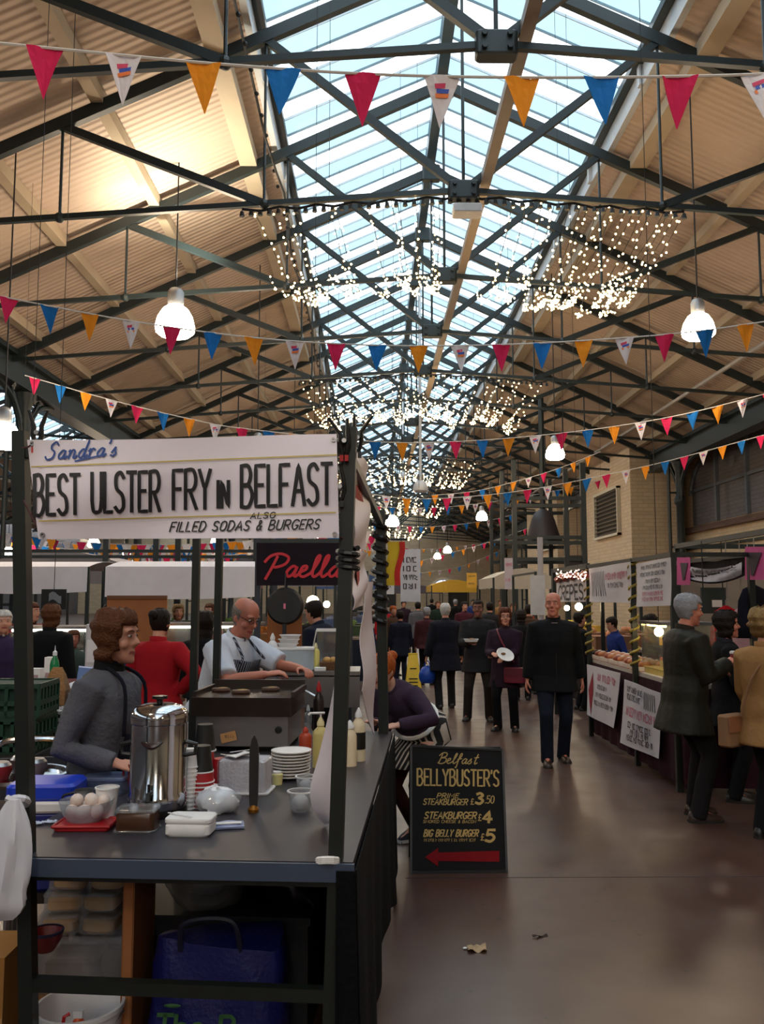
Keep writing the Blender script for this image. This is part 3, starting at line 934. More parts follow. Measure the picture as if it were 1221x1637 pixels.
def side_skirt(u, v):
    y = -.035 + 2.72 * u
    return Vector((.07 + .012 * math.sin(u * 34) * v + .012 * v * math.sin(u * 9 + 1) + .012 * v, y, TZ - .02 - v * (.78 - .05 * math.sin(u * 13))))
m = MB(); m.sheet(side_skirt, 60, 10, .006)
def front_skirt(u, v):
    x = .07 - .06 * u
    return Vector((x + .015 * v * (1 - u), -.045 - .02 * v * math.sin(u * 6), TZ - .02 - v * .8))
m.sheet(front_skirt, 8, 10, .006)
tag(m.build('table_skirt', black_cloth, None, True, stall_at, ANG), 'black cloth hanging down the aisle side of the fry stall counter', 'table skirt')

m = MB(); m.sheet(lambda u, v: Vector((-.83 + .88 * u, 1.06 + .012 * math.sin(u * 40) * v, TZ - .04 - .8 * v)), 40, 6, .006)  # black sheet added to keep the space under the counter dark
tag(m.build('added_dark_cloth', black_cloth, None, True, stall_at, ANG), 'added black cloth that darkens the space under the counter behind the bags', 'table skirt')
# ---- main banner
bn = thing('stall_banner', 'white vinyl banner lettered best ulster fry in belfast across the stall front', 'banner', W(292, 780, 2.8))
_bo = bn.location.copy()
BW, BH = 490.0, 160.0
def bpx(px, py, lift=0.0):
    """point on the banner where the photograph shows (px, py)"""
    u = (px - 47) / 493.0
    y = 2.815 - .03 * u + .012 * math.sin(u * 8 + py * .02) + .006 * math.sin(py * .045 + u * 3)
    if u < .03: y += (.03 - u) * 1.2
    return W(px, py, y - lift) - _bo
def bs(u, v):
    xl, xr = 44 + 18 * v, 538 + 4 * v
    top, bot = 703 - 7 * u + 2 * math.sin(u * 5), 862 - 2 * u
    return bpx(xl + (xr - xl) * u, top + (bot - top) * v)
m = MB(); m.sheet(lambda u, v: bs(u, v), 40, 10, .003)
m.build('vinyl_sheet', mat('white banner vinyl', (236, 226, 236), rough=.5, var=.04), bn, True)
bfn = lambda px, ny: bpx(px, -ny, .006)
ink_black = mat('black sign paint', (20, 18, 24), rough=.6)
ink_blue = mat('blue sign paint', (48, 80, 150), rough=.6)
ink_gold = mat('thin yellow sign line', (200, 178, 92), rough=.6)
def btext(t, x0, base, h, w, mt, **k):
    m = MB()
    lettering_px(m, t, x0, base, h, w, **k)
    m.build('lettering', mt, bn)
def lettering_px(m, t, x0, base, h, w, **k):
    sc = .01   # work in hundredths of a pixel so the path resampling stays fine
    lettering(m, t, lambda a, b: bfn(a / sc, b / sc), x0 * sc, -base * sc, h * sc, w * sc, **k)
btext("Sandra's", 72, 735, 27, 114, ink_blue, font=SCRIPT, slant=.25, weight=.11, rise=.06, gap=.12)
m = MB(); ribbon(m, [(1.2, -7.37), (1.66, -7.27)], lambda a, b: bfn(a * 100, b * 100), .025); m.build('underline', ink_blue, bn)
btext("BEST", 55, 823, 63, 72, ink_black, weight=.092, rise=.02, gap=.3)
btext("ULSTER", 147, 819, 63, 108, ink_black, weight=.092, rise=.02, gap=.3)
btext("FRY", 277, 814, 62, 59, ink_black, weight=.092, rise=.02, gap=.26)
btext("IN", 348, 811, 42, 17, ink_black, weight=.14, gap=.45)
btext("BELFAST", 386, 810, 65, 144, ink_black, weight=.092, rise=.03, gap=.3)
btext("ALSO", 400, 829, 9, 39, ink_black, weight=.2, slant=.25, rise=.03, gap=.4)
btext("FILLED SODAS & BURGERS", 271, 850, 15, 238, ink_black, weight=.16, slant=.3, rise=.02, gap=.35)
m = MB()
for a, b in (((50, 746), (538, 727)), ((62, 833), (536, 819))):
    ribbon(m, [(a[0] / 100, -a[1] / 100), (b[0] / 100, -b[1] / 100)], lambda a, b: bfn(a * 100, b * 100), .02)
m.build('ruled_line', ink_gold, bn)
m = MB()
for px, py in ((52, 709), (533, 703), (68, 855), (535, 854)):
    p = bpx(px, py, .004); m.lathe([(.004, 0), (.008, 0), (.008, .004), (.004, .004)], p, 10, rot=(PI / 2, 0, 0))
m.build('eyelet', steel, bn)
m = MB()
for (px, py), q in (((52, 709), (36, 716)), ((533, 703), (557, 715)), ((68, 855), (38, 800)), ((535, 854), (553, 860))):
    a = bpx(px, py); b = W(q[0], q[1], 2.86) - _bo
    m.tube([a, a.lerp(b, .5) + Vector((0, 0, -.006)), b], .003, 5)
m.build('tie_cord', mat('red and black tie cord', (70, 24, 26)), bn)

# ---- spring clamps and knots on the post tops
def clamp(px, py, Y, label, tip, tilt):
    t = thing('spring_clamp', label, 'clamp', W(px, py, Y), 0, 'clamps holding the banners')
    for s in (-1, 1):
        m = MB(); m.tube([(s * .004, 0, -.05), (s * .014, 0, -.01), (s * .012, 0, .02), (s * .03 + tilt, 0, .075)], [.009, .012, .011, .008], 8, flat=.7); m.build('handle', black_pl, t, True)
        m = MB(); m.box((s * .008, 0, -.058), (.012, .022, .02)); m.build('jaw_pad', mat('red rubber', (190, 34, 36)) if tip else black_pl, t)
    m = MB(); m.tube([(0, -.014, 0), (0, .014, 0)], .008, 8); m.build('spring', steel, t)
clamp(60, 692, 2.86, 'black spring clamp with red jaws on the left banner corner', True, 0)
clamp(550, 705, 2.82, 'black spring clamp on the right banner corner, left of its twin', True, -.02)
clamp(571, 700, 2.92, 'black spring clamp atop the right front post, right of its twin', False, .02)
clamp(543, 778, 2.83, 'black spring clamp halfway down the right banner edge', False, -.03)
m = MB(); 
m.tube([W(556 + 16 * math.cos(j * PI / 5), 876 + j * 1.1, 2.86 + .035 * math.sin(j * PI / 5)) for j in range(32)], .009, 6)
tag(m.build('black_strap', black_pl), 'black strap knotted round the right front post under the banner', 'strap')

# ---- white vinyl sheets along the aisle side
def vinyl(name, label, fn, marks=None, nu=10, nv=16, ink=None):
    base = fn(.5, .5)
    t = thing(name, label, 'vinyl sheet', base, 0)
    m = MB(); m.sheet(lambda u, v: fn(u, v) - base, nu, nv, .003); m.build('vinyl_sheet', mat('white banner vinyl', (236, 226, 236)), t, True)
    if marks:
        m = MB()
        marks(m, lambda u, v: fn(u, v) - base)
        m.build('printed_marks', ink, t)
    return t
def bl(a, b, c, d):
    """corners as (px, py, Y): top left, top right, bottom right, bottom left"""
    A, B, C_, D = W(*a), W(*b), W(*c), W(*d)
    def f(u, v):
        p = A.lerp(B, u).lerp(D.lerp(C_, u), v)
        return p + Vector((.012 * math.sin(v * 9 + u * 3), 0, 0))
    return f
lowleft = [(552, 905), (548, 1000), (532, 1110), (512, 1200), (496, 1262), (503, 1298), (520, 1318)]
ll = smoothline([W(a, b, 3.25) for a, b in lowleft], 4)
rl_ = smoothline([W(a, b, 2.93) for a, b in ((554, 905), (551, 1000), (547, 1110), (543, 1200), (540, 1262), (538, 1300), (537, 1326))], 4)
def curl(u, v):
    q = v * (len(ll) - 1); i = min(int(q), len(ll) - 2); f = q - i
    a = ll[i].lerp(ll[i + 1], f); b = rl_[i].lerp(rl_[i + 1], f)
    p = b.lerp(a, u); p.y += .05 * math.sin(u * PI) * v
    return p
vinyl('vinyl_windbreak', 'white vinyl sheet curling inwards at the foot of the right front post', curl, nu=8, nv=24)
red_ink = mat('faded red print', (186, 62, 62), rough=.7)
def mk1(m, f):
    g = lambda u, v: f(u, v) + Vector((-.004, -.004, 0))
    m.poly([g(.2, .30), g(.2, .52), g(.75, .50), g(.75, .29)]); m.poly([g(.05, .80), g(.05, .95), g(.4, .97), g(.3, .84)])
    m.poly([g(.3, .12), g(.3, .2), g(.55, .2), g(.55, .12)])
vinyl('side_banner', 'white vinyl side banner with red print hung behind the right front post', bl((563, 718, 2.98), (588, 745, 4.0), (588, 880, 4.0), (562, 872, 2.98)), mk1, ink=red_ink)
vinyl('side_banner', 'narrow white side banner with red print below the knotted strap', bl((563, 880, 3.3), (586, 884, 4.3), (583, 968, 4.3), (562, 975, 3.3)), lambda m, f: m.poly([f(.3, .25) + Vector((-.004, -.004, 0)), f(.3, .8) + Vector((-.004, -.004, 0)), f(.7, .75) + Vector((-.004, -.004, 0)), f(.7, .25) + Vector((-.004, -.004, 0))]), ink=red_ink)
def mk2(m, f):
    for k in range(9):
        v = .18 + k * .085
        g = lambda u, w: f(u, w) + Vector((-.004, -.005, 0))
        m.poly([g(.55, v), g(.55, v + .045), g(.85, v + .045), g(.85, v)])
vinyl('side_banner', 'long white side banner with purple print reaching down to the counter', bl((580, 930, 4.7), (596, 930, 5.3), (600, 1175, 5.2), (577, 1105, 4.7)), mk2, ink=mat('faded purple print', (120, 104, 140)))

# ---- flag at the rear post
t = thing('striped_flag', 'yellow and red flag hanging beside the rear stall post', 'flag', W(628, 870, 5.5))
b0 = t.location.copy()
m = MB(); m.tube([W(624, 862, 5.5) - b0, W(652, 862, 5.5) - b0], .008, 6); m.tube([W(622, 862, 5.5) - b0, W(611, 850, 5.42) - b0], .008, 6); m.build('flag_stick', black_pl, t)
m = MB()
m.sheet(lambda u, v: W(619 + 21 * u - 3 * v + 2 * math.sin(v * 7), 866 + 70 * v, 5.5) - b0, 3, 10, .003); m.build('yellow_stripe', mat('yellow flag cloth', (226, 186, 40), rough=.8), t)
m = MB(); m.sheet(lambda u, v: W(638 + 9 * u - 8 * v + 2 * math.sin(v * 7), 866 + 70 * v, 5.49) - b0, 3, 10, .003); m.build('red_stripe', mat('red flag cloth', (196, 36, 30), rough=.8), t)
m = MB()
m.tube([W(607 + 11 * math.cos(j * PI / 5), 826 + 1.9 * j, 5.39 + .05 * math.sin(j * PI / 5)) for j in range(90)], .016, 6)
tag(m.build('black_strap', black_pl), 'black straps wound round the rear stall post near the flag', 'strap')

# ================================================================= things on the counter
# urn
u = thing('drinks_urn', 'tall polished steel drinks urn with black lid knob on the counter', 'urn', on(251, 1300), 0)
m = MB(); m.lathe([(.001, .03), (.108, .03), (.112, .05), (.112, .075), (.106, .085), (.106, .34), (.111, .345), (.111, .36), (.105, .365), (.001, .366)], seg=32); m.build('tank', chrome, u, True)
m = MB(); m.lathe([(.001, 0), (.112, 0), (.112, .03), (.001, .03)], seg=28); m.build('base', black_pl, u, True)
m = MB(); m.lathe([(.112, .36), (.113, .366), (.108, .385), (.09, .405), (.05, .416), (.001, .418)], seg=32); m.build('lid', chrome, u, True)
m = MB(); m.lathe([(.001, .416), (.012, .416), (.012, .43), (.03, .434), (.03, .444), (.001, .448)], seg=16); m.build('lid_knob', black_pl, u, True)
m = MB(); m.tube([(-.04 + .08 * k / 8, -.1062 - .006 * math.sin(PI * k / 8), .285 - .018 * math.sin(PI * k / 8)) for k in range(9)], [.003, .006, .009, .011, .012, .011, .009, .006, .003], 8); m.build('crescent', mat('dark red badge', (40, 12, 14), rough=.3), u, True)  # dark red crescent shape on the tank front
for s in (-1, 1):
    m = MB(); m.tube([(s * .105, 0, .22), (s * .14, 0, .225), (s * .145, 0, .26), (s * .105, 0, .27)], .009, 8); m.build('side_handle', black_pl, u, True)
m = MB(); m.tube([(0, -.105, .1), (0, -.14, .1), (0, -.15, .075)], .009, 8); m.tube([(0, -.135, .1), (0, -.135, .135)], .006, 6); m.build('spout', black_pl, u, True)

# bowl of eggs on a red tray
t = thing('serving_tray', 'shallow red tray under the bowl of eggs', 'tray', on(138, 1322))
m = MB(); m.rbox((0, 0, .008), (.2, .13, .016), .02); m.build('tray_base', red_pl, t)
m = MB(); m.tube([(-.1, -.065, .016), (.1, -.065, .016), (.1, .065, .016), (-.1, .065, .016), (-.1, -.065, .016)], .006, 6); m.build('tray_rim', red_pl, t)
bwl = thing('bowl', 'clear plastic bowl heaped with pale eggs on the red tray', 'bowl', on(137, 1318) + Vector((0, .0, .018)))
m = MB(); m.lathe([(.001, 0), (.065, 0), (.085, .03), (.098, .07), (.095, .07), (.082, .032), (.062, .004), (.001, .004)], seg=24); m.build('bowl_wall', clear, bwl, True)
egg = mat('pale eggshell', (226, 206, 196), rough=.5)
rnd = random.Random(3)
ep = [(-.045, -.02, .035), (.0, -.03, .035), (.045, -.02, .035), (-.02, .025, .035), (.03, .03, .035), (.02, -.005, .07), (-.035, 0, .068), (.06, .01, .062)]
el = ['egg at the left front of the bowl', 'egg at the front centre of the bowl', 'egg at the right front of the bowl', 'egg at the back left of the bowl', 'egg at the back right of the bowl', 'topmost whole egg in the middle of the bowl', 'egg lying upper left on the others in the bowl', 'egg resting on the right rim of the bowl']
e0 = None
for (x, y, z), l in zip(ep, el):
    p = bwl.location + Vector((x, y, z))
    if e0 is None:
        m = MB(); m.ball((0, 0, 0), .024, 14, 10, (1, 1, 1.28), (1.2, .3, 0)); e0 = m.build('egg', egg, None, 'all', p); tag(e0, 'pale ' + l, 'egg', 'eggs in the clear bowl'); 
    else:
        dup(e0, p, rnd.uniform(0, 6), label='pale ' + l)
# cups, mug, tubs
def cup(name, label, p, r0, r1, h, mt, group=None, lip=True, flip=False, rot=None):
    t = thing(name, label, 'cup', p, 0, group)
    if flip: prof = [(.001, h), (r0, h), (r1, 0), (r1 - .003, 0), (.001, .004)]
    else: prof = [(.001, 0), (r0, 0), (r1, h), (r1 - .003, h), (r0 - .003, .006), (.001, .006)]
    m = MB(); m.lathe(prof, seg=20); m.build('cup_wall', mt, t, True)
    if lip:
        zz = 0 if flip else h
        m = MB(); m.lathe([(r1 - .002, zz - .003), (r1 + .003, zz - .002), (r1 + .003, zz + .003), (r1 - .002, zz + .003)], seg=20); m.build('lip', foam, t, True)
    return t
cup('foam_cup', 'tall white foam cup standing behind the egg bowl', on(170, 1312), .03, .042, .12, foam)
t = thing('steel_mug', 'small steel mug with a side handle behind the egg bowl', 'mug', on(133, 1296))
m = MB(); m.lathe([(.001, 0), (.036, 0), (.036, .08), (.033, .08), (.033, .004), (.001, .004)], seg=20); m.build('mug_wall', steel, t, True)
m = MB(); m.tube([(-.034, 0, .07), (-.075, -.01, .06), (-.08, -.01, .05)], .005, 6); m.build('handle', black_pl, t, True)
t = thing('food_tub', 'brown tinted plastic tub of sauce in front of the urn', 'tub', on(220, 1326))
m = MB(); m.rbox((0, 0, .035), (.135, .1, .07), .015); m.build('tub_wall', mat('brown sauce tub', (74, 46, 30), rough=.25), t, True)
m = MB(); m.rbox((0, 0, .074), (.145, .11, .01), .018); m.build('tub_rim', clear, t, True)
m = MB(); m.rbox((0, 0, .004), (.15, .115, .008), .02); m.build('clear_base', clear, t, True)
t = thing('takeaway_box', 'closed white foam takeaway box at the counter front edge', 'box', on(305, 1332), R(-4))
m = MB(); m.rbox((0, 0, .022), (.16, .11, .044), .02); m.build('box_base', foam, t, True)
m = MB(); m.rbox((0, .002, .052), (.166, .112, .018), .022); m.build('box_lid', foam, t, True)
t = thing('plastic_fork', 'white plastic fork lying on the takeaway box lid', 'fork', on(305, 1332) + Vector((-.05, .0, .0625)), R(-35))
m = MB(); m.box((0, 0, .002), (.09, .006, .003)); m.build('handle', white_pl, t)
m = MB(); [m.box((.058, q, .002), (.03, .002, .002)) for q in (-.005, 0, .005)]; m.box((.043, 0, .002), (.006, .013, .002)); m.build('tines', white_pl, t)
t = thing('napkin_packet', 'folded pale blue packet lying flat beside the takeaway box', 'packet', on(365, 1322), .2)
m = MB(); m.sheet(lambda a, b: Vector((-.055 + .11 * a, -.04 + .08 * b, .006 + .012 * math.sin(a * 3.1) * math.sin(b * 3.1))), 8, 6, .008); m.build('wrapper', mat('pale blue wrapper', (150, 160, 196), rough=.4), t, True)
m = MB(); m.box((.0, -.02, .019), (.09, .02, .003)); m.build('white_band', paper, t)
for k, (px, py, lb) in enumerate(((60, 1318, 'pale blue paper scrap near the left post'), (82, 1316, 'white crumpled wrapper beside the red tray'))):
    m = MB(); m.sheet(lambda a, b: Vector((-.02 + .04 * a, -.015 + .03 * b, .006 + .006 * math.sin(a * 9 + k) * math.sin(b * 7))), 6, 5, .002)
    tag(m.build('paper_scrap', mat('pale scrap', (190, 200, 222), rough=.6), None, True, on(px, py)), lb, 'paper scrap', 'scraps on the counter')

# stacks of cups, each cup its own thing
def cup_stack(name, px, py, n, step, r0, r1, h, mt, words, group, z0=0.0, lean=(0, 0)):
    p0 = on(px, py)
    first = None
    for k in range(n):
        p = p0 + Vector((lean[0] * k, lean[1] * k, z0 + k * step))
        place = 'bottom one' if k == 0 else ('top one' if k == n - 1 else '%s from the bottom' % ('second', 'third', 'fourth', 'fifth', 'sixth', 'seventh', 'eighth', 'ninth', 'tenth', 'eleventh', 'twelfth')[k - 1])
        lab = '%s, %s' % (words, place)
        if first is None:
            first = cup(name, lab, p, r0, r1, h, mt, group, True, True)
        else:
            dup(first, p, label=lab)
    return p0 + Vector((0, 0, z0 + (n - 1) * step + h))
red_cup = mat('red paper cup', (168, 24, 34), rough=.5)
blk_cup = mat('black paper cup', (20, 20, 22), rough=.5)
cup_stack('paper_cup', 321, 1288, 7, .016, .038, .05, .1, red_cup, 'red paper cup in the stack under the black cups', 'red cups stacked upside down')
p_ = on(321, 1288)
cup('paper_cup', 'black paper cup topping the front red stack, lower of two black cups', p_ + Vector((0, 0, .135)), .034, .046, .1, blk_cup, 'black cups', True, True)
cup('paper_cup', 'black paper cup standing behind, the taller of two black cups', on(326, 1264) + Vector((0, 0, .17)), .034, .046, .11, blk_cup, 'black cups', True, True)
cup_stack('paper_cup', 326, 1264, 6, .016, .038, .049, .09, red_cup, 'red paper cup in the hidden back stack', 'red cups stacked behind')
cup_stack('paper_cup', 355, 1264, 3, .018, .036, .048, .1, red_cup, 'dark red paper cup in the short stack by the napkin tub', 'short stack of red cups')
t = cup_stack('foam_cup', 299, 1292, 11, .016, .024, .031, .07, white_pl, 'white striped cup in the tall leaning stack beside the urn', 'tall stack of thin white cups', 0, (.0006, 0))
# bag of white sachets
def crumple(fn_r, seed, seg=20, rings=12, sc=(1, 1, 1), amp=.12):
    rd = random.Random(seed)
    ph = [(rd.uniform(2, 6), rd.uniform(2, 6), rd.uniform(0, 6)) for _ in range(5)]
    m = MB()
    gs = []
    for k in range(rings + 1):
        th = PI * k / rings
        g = []
        for j in range(seg):
            a = 2 * PI * j / seg
            r = fn_r
            w = sum(math.sin(p * th + q * a * 1.0 + o) for p, q, o in [(x, round(y), z) for x, y, z in ph]) / 5
            r = fn_r * (1 + amp * w)
            g.append(Vector((max(r * math.sin(th), 1e-4) * math.cos(a) * sc[0], max(r * math.sin(th), 1e-4) * math.sin(a) * sc[1], max(-r * math.cos(th) * sc[2], -fn_r * sc[2] * .75))))
        gs.append(g)
    m.loft(gs, True, True)
    return m
t = thing('sachet_bag', 'open clear bag of white paper sachets in front of the red cups', 'bag', on(347, 1298) + Vector((0, 0, .04)))
crumple(.064, 5, sc=(1.25, .9, .85), amp=.26).build('sachets', mat('white sachets', (236, 238, 246), rough=.5), t, True)
crumple(.071, 9, sc=(1.3, .95, .75), amp=.16).build('clear_bag', clear, t, True)
# napkin tub
t = thing('napkin_tub', 'clear plastic tub packed with white napkins behind the dark paddle', 'tub', on(392, 1264), R(-6))
m = MB(); m.rbox((0, 0, .07), (.2, .14, .135), .015); m.build('napkins', mat('stacked napkins', (236, 232, 238), rough=.8, bump=.4, bscale=90), t)
m = MB(); m.rbox((0, 0, .07), (.215, .155, .14), .02); m.build('tub_wall', clear, t)
m = MB(); m.rbox((0, 0, .004), (.235, .175, .008), .02); m.build('tub_rim', white_pl, t)
t = thing('napkin', 'unfolded white napkin lying on top of the napkin tub', 'napkin', on(392, 1264) + Vector((-.025, 0, .145)), .7)
m = MB(); m.sheet(lambda a, b: Vector((-.06 + .12 * a, -.06 + .12 * b, .012 * math.sin(a * 3) * math.cos(b * 3) + .008)), 8, 8, .004); m.build('sheet', paper, t, True)
m = MB(); m.box((0, 0, .022), (.1, .003, .002)); m.build('fold', paper, t)
# dark paddle
t = thing('wooden_paddle', 'tall narrow dark paddle standing upright on a brass foot', 'paddle', on(405, 1298))
m = MB(); m.loft([[Vector((s * w, -.008 * c, z)) for s, c in ((-1, 1), (1, 1), (1, -1), (-1, -1))] for w, z in ((.014, .02), (.017, .06), (.018, .2), (.017, .24), (.01, .275), (.002, .29))]); m.build('blade', mat('dark worn paddle', (34, 28, 28), rough=.5, var=.4), t)
m = MB(); m.lathe([(.001, 0), (.02, 0), (.022, .012), (.012, .026), (.001, .03)], seg=14); m.build('foot', mat('worn brass', (150, 98, 34), rough=.35, metal=.7), t, True)
# plates
pf = None
pp = on(463, 1243)
for k in range(9):
    lab = 'white foam plate in the stack right of the napkin tub, %s' % ('bottom', 'second up', 'third up', 'fourth up', 'fifth up', 'sixth up', 'seventh up', 'eighth up', 'top')[k]
    if pf is None:
        pf = thing('foam_plate', lab, 'plate', pp, 0, 'white foam plates in the stack')
        m = MB(); m.lathe([(.001, 0), (.055, 0), (.09, .014), (.088, .017), (.054, .004), (.001, .004)], seg=28); m.build('dish', foam, pf, True)
        m = MB(); m.lathe([(.088, .013), (.093, .014), (.093, .018), (.088, .018)], seg=28); m.build('rim', foam, pf, True)
    else:
        dup(pf, pp + Vector((.0008 * k, 0, .0135 * k)), label=lab)
# butter pot, tubs at right
t = thing('butter_pot', 'small yellow pot in front of the white plate stack', 'pot', on(443, 1254))
m = MB(); m.lathe([(.001, 0), (.022, 0), (.026, .045), (.02, .05), (.001, .05)], seg=16); m.build('pot_body', mat('pale yellow pot', (222, 214, 150), rough=.4), t, True)
m = MB(); m.lathe([(.001, .05), (.02, .05), (.02, .056), (.001, .06)], seg=16); m.build('lid', white_pl, t, True)
for px, py, lb, s in ((480, 1297, 'clear tub of white napkins at the right front of the counter', 1.0), (489, 1268, 'clear tub half hidden behind the vinyl sheet', .9)):
    t = thing('clear_tub', lb, 'tub', on(px, py), .1, 'clear tubs by the vinyl sheet')
    m = MB(); m.lathe([(.001, 0), (.036 * s, 0), (.048 * s, .075 * s), (.046 * s, .075 * s), (.034 * s, .003), (.001, .003)], seg=20); m.build('tub_wall', clear, t, True)
    m = MB(); m.ball((0, 0, .035 * s), .032 * s, 12, 8, (1, 1, .95)); m.build('napkins', paper, t, True)
    m = MB(); m.lathe([(.045 * s, .072 * s), (.053 * s, .074 * s), (.053 * s, .079 * s), (.045 * s, .079 * s)], seg=20); m.build('tub_rim', white_pl, t, True)
# bottles
def bottle(label, p, r, h, mt, cap_mt, pump=False, label_mt=None, group='sauce bottles on the counter', nozzle=True, neck=.4):
    t = thing('sauce_bottle', label, 'bottle', p, 0, group)
    m = MB(); m.lathe([(.001, 0), (r, 0), (r, h * .72), (r * .85, h * .8), (r * neck, h * .88), (r * neck, h * .93), (.001, h * .93)], seg=18); m.build('body', mt, t, True)
    m = MB(); m.lathe([(.001, h * .9), (r * neck * 1.2, h * .9), (r * neck * 1.2, h * .97), (.004, h * 1.0 if not nozzle else h * 1.1), (.001, h * 1.1)], seg=14); m.build('cap', cap_mt, t, True)
    if pump:
        m = MB(); m.tube([(0, 0, h), (0, 0, h * 1.18)], .005, 6); m.tube([(.02, 0, h * 1.18), (-.05, -.01, h * 1.18), (-.06, -.012, h * 1.14)], .006, 6); m.build('pump', white_pl, t, True)
    if label_mt:
        m = MB(); m.lathe([(r + .001, h * .25), (r + .002, h * .25), (r + .002, h * .6), (r + .001, h * .6)], seg=18); m.build('label', label_mt, t, True)
    return t
cream_b = mat('cream sauce bottle', (226, 208, 176), rough=.45)
bottle('cream squeeze bottle right of the stall post, left of its twin', on(559, 1224), .034, .2, cream_b, white_pl, neck=.55)
bottle('cream bottle with a black label, right of its twin near the aisle', on(573, 1216), .034, .24, cream_b, white_pl, label_mt=black_pl, neck=.45)
bottle('large pale mustard bottle with a white pump left of the vinyl sheet', on(512, 1226), .038, .22, mat('mustard bottle', (196, 178, 112), rough=.4), mat('pale cap', (222, 210, 160)), pump=True)
bottle('short orange sauce bottle with a red cap beside the griddle', on(488, 1206), .034, .13, mat('orange red sauce', (176, 62, 30), rough=.35), mat('red cap', (190, 60, 40)))
bottle('tall dark sauce bottle with a red collar behind the mustard bottle', on(509, 1180), .032, .3, mat('dark brown sauce', (36, 26, 26), rough=.3), red_pl)
bottle('small clear bottle with white top behind the orange bottle', on(492, 1178), .024, .17, clear, white_pl)

# griddle
gx = loc(on(384, 1204)); 
gr = thing('griddle', 'wide steel griddle with dark hot plate in front of the cook', 'griddle', SW(gx.x, gx.y + .26, TZ), ANG)
m = MB(); m.box((0, 0, .12), (.5, .46, .18)); m.build('steel_body', steel, gr)
m = MB(); m.box((0, -.01, .24), (.54, .5, .1)); m.build('hot_plate', mat('greasy dark hot plate', (42, 32, 28), rough=.25, var=.4), gr)
m = MB(); m.box((0, .24, .31), (.54, .02, .06)); m.box((-.27, .02, .3), (.02, .44, .03)); m.box((.27, .02, .3), (.02, .44, .03)); m.build('splash_guard', mat('sooty guard', (70, 62, 58), rough=.35, metal=.6), gr)
for sx in (-1, 1):
    for sy in (-1, 1):
        m = MB(); m.tube([(sx * .22, sy * .19, 0), (sx * .22, sy * .19, .04)], .02, 8); m.build('foot', black_pl, gr)
for q in (-.2, .2):
    m = MB(); m.lathe([(.001, 0), (.02, 0), (.018, .02), (.001, .022)], (q, -.232, .12), 12, rot=(PI / 2, 0, 0)); m.build('knob', black_pl, gr, True)
t = thing('price_card', 'small kraft price card propped on the griddle front', 'card', SW(gx.x - .07, gx.y + .022, TZ + .05), ANG)
m = MB(); m.box((0, 0, .03), (.085, .003, .05), (0, R(-14), 0)); m.build('card', mat('kraft card', (196, 146, 96), rough=.8), t)
m = MB(); scribble(m, lambda a, b: Vector((a, -.0025, b)), -.02, .03, .025, .014); m.build('lettering', ink_black, t)
for k, (x, y, l) in enumerate(((-.18, .05, 'browned burger patty at the left of the griddle'), (-.05, -.06, 'browned burger patty at the front of the griddle'), (.1, .08, 'browned burger patty at the right of the griddle'))):
    t = thing('burger_patty', l, 'burger', gr.location + Vector((x, y, .29)), 0, 'burgers on the griddle')
    m = MB(); m.lathe([(.001, 0), (.05, 0), (.054, .01), (.05, .02), (.001, .022)], seg=14); m.build('patty', mat('browned meat', (74, 44, 28), rough=.6, bump=.5), t, True)
    m = MB(); m.lathe([(.001, .022), (.03, .0225), (.001, .026)], (.01, 0, 0), 9); m.build('onion', mat('fried onion', (170, 130, 70)), t, True)

# ================================================================= under the counter
U = lambda px, py, Y: W(px, py, Y)
t = thing('bucket', 'white plastic bucket on the floor under the counter at the left', 'bucket', Vector((U(128, 1600, 3.1).x, 3.1, 0)))
m = MB(); m.lathe([(.001, 0), (.115, 0), (.142, .3), (.148, .3), (.148, .315), (.138, .315), (.112, .006), (.001, .006)], seg=28); m.build('bucket_wall', white_pl, t, True)
m = MB(); m.lathe([(.001, .2), (.13, .2), (.001, .21)], seg=20); m.build('contents', mat('murky pale contents', (176, 160, 152), rough=.3), t)
m = MB(); m.tube([(-.148, 0, .29), (-.1, -.1, .24), (0, -.15, .22), (.1, -.1, .24), (.148, 0, .29)], .004, 6); m.build('handle', steel, t)
t = thing('spray_bottle', 'small bottle with orange trigger and red label inside the bucket', 'bottle', Vector((U(128, 1600, 3.1).x, 3.09, .21)))
m = MB(); m.lathe([(.001, 0), (.02, 0), (.02, .05), (.01, .065), (.001, .065)], seg=14); m.build('body', mat('orange bottle', (226, 88, 30), rough=.4), t, True)
m = MB(); m.box((0, 0, .075), (.03, .02, .022)); m.build('cap', white_pl, t)
m = MB(); m.tube([(-.03, 0, .075), (-.045, -.01, .07), (-.055, -.015, .0)], .006, 6); m.build('trigger', red_pl, t)
t = thing('cardboard_box', 'brown cardboard box on the floor behind the white bucket', 'box', Vector((U(150, 1600, 3.5).x, 3.55, 0)))
m = MB(); m.box((0, 0, .11), (.46, .34, .22)); m.build('carton', card, t)
m = MB(); m.box((0, -.171, .11), (.05, .002, .22)); m.build('tape', mat('tan tape', (170, 130, 84), rough=.3), t)
t = thing('storage_crate', 'clear plastic storage crate standing on the cardboard box', 'crate', Vector((U(138, 1530, 3.45).x, 3.5, .222)))
m = MB(); m.loft([[Vector((sx * w, sy * d, z)) for sx, sy in ((-1, -1), (1, -1), (1, 1), (-1, 1))] for w, d, z in ((.17, .12, 0), (.2, .14, .2), (.195, .135, .2), (.165, .115, .01))], False, True); m.build('crate_wall', clear, t)
m = MB(); m.bar((-.21, -.145, .2), (.21, -.145, .2), .02); m.bar((-.21, .145, .2), (.21, .145, .2), .02); m.bar((-.2, -.145, .2), (-.2, .145, .2), .02); m.bar((.2, -.145, .2), (.2, .145, .2), .02); m.build('crate_rim', clear, t)
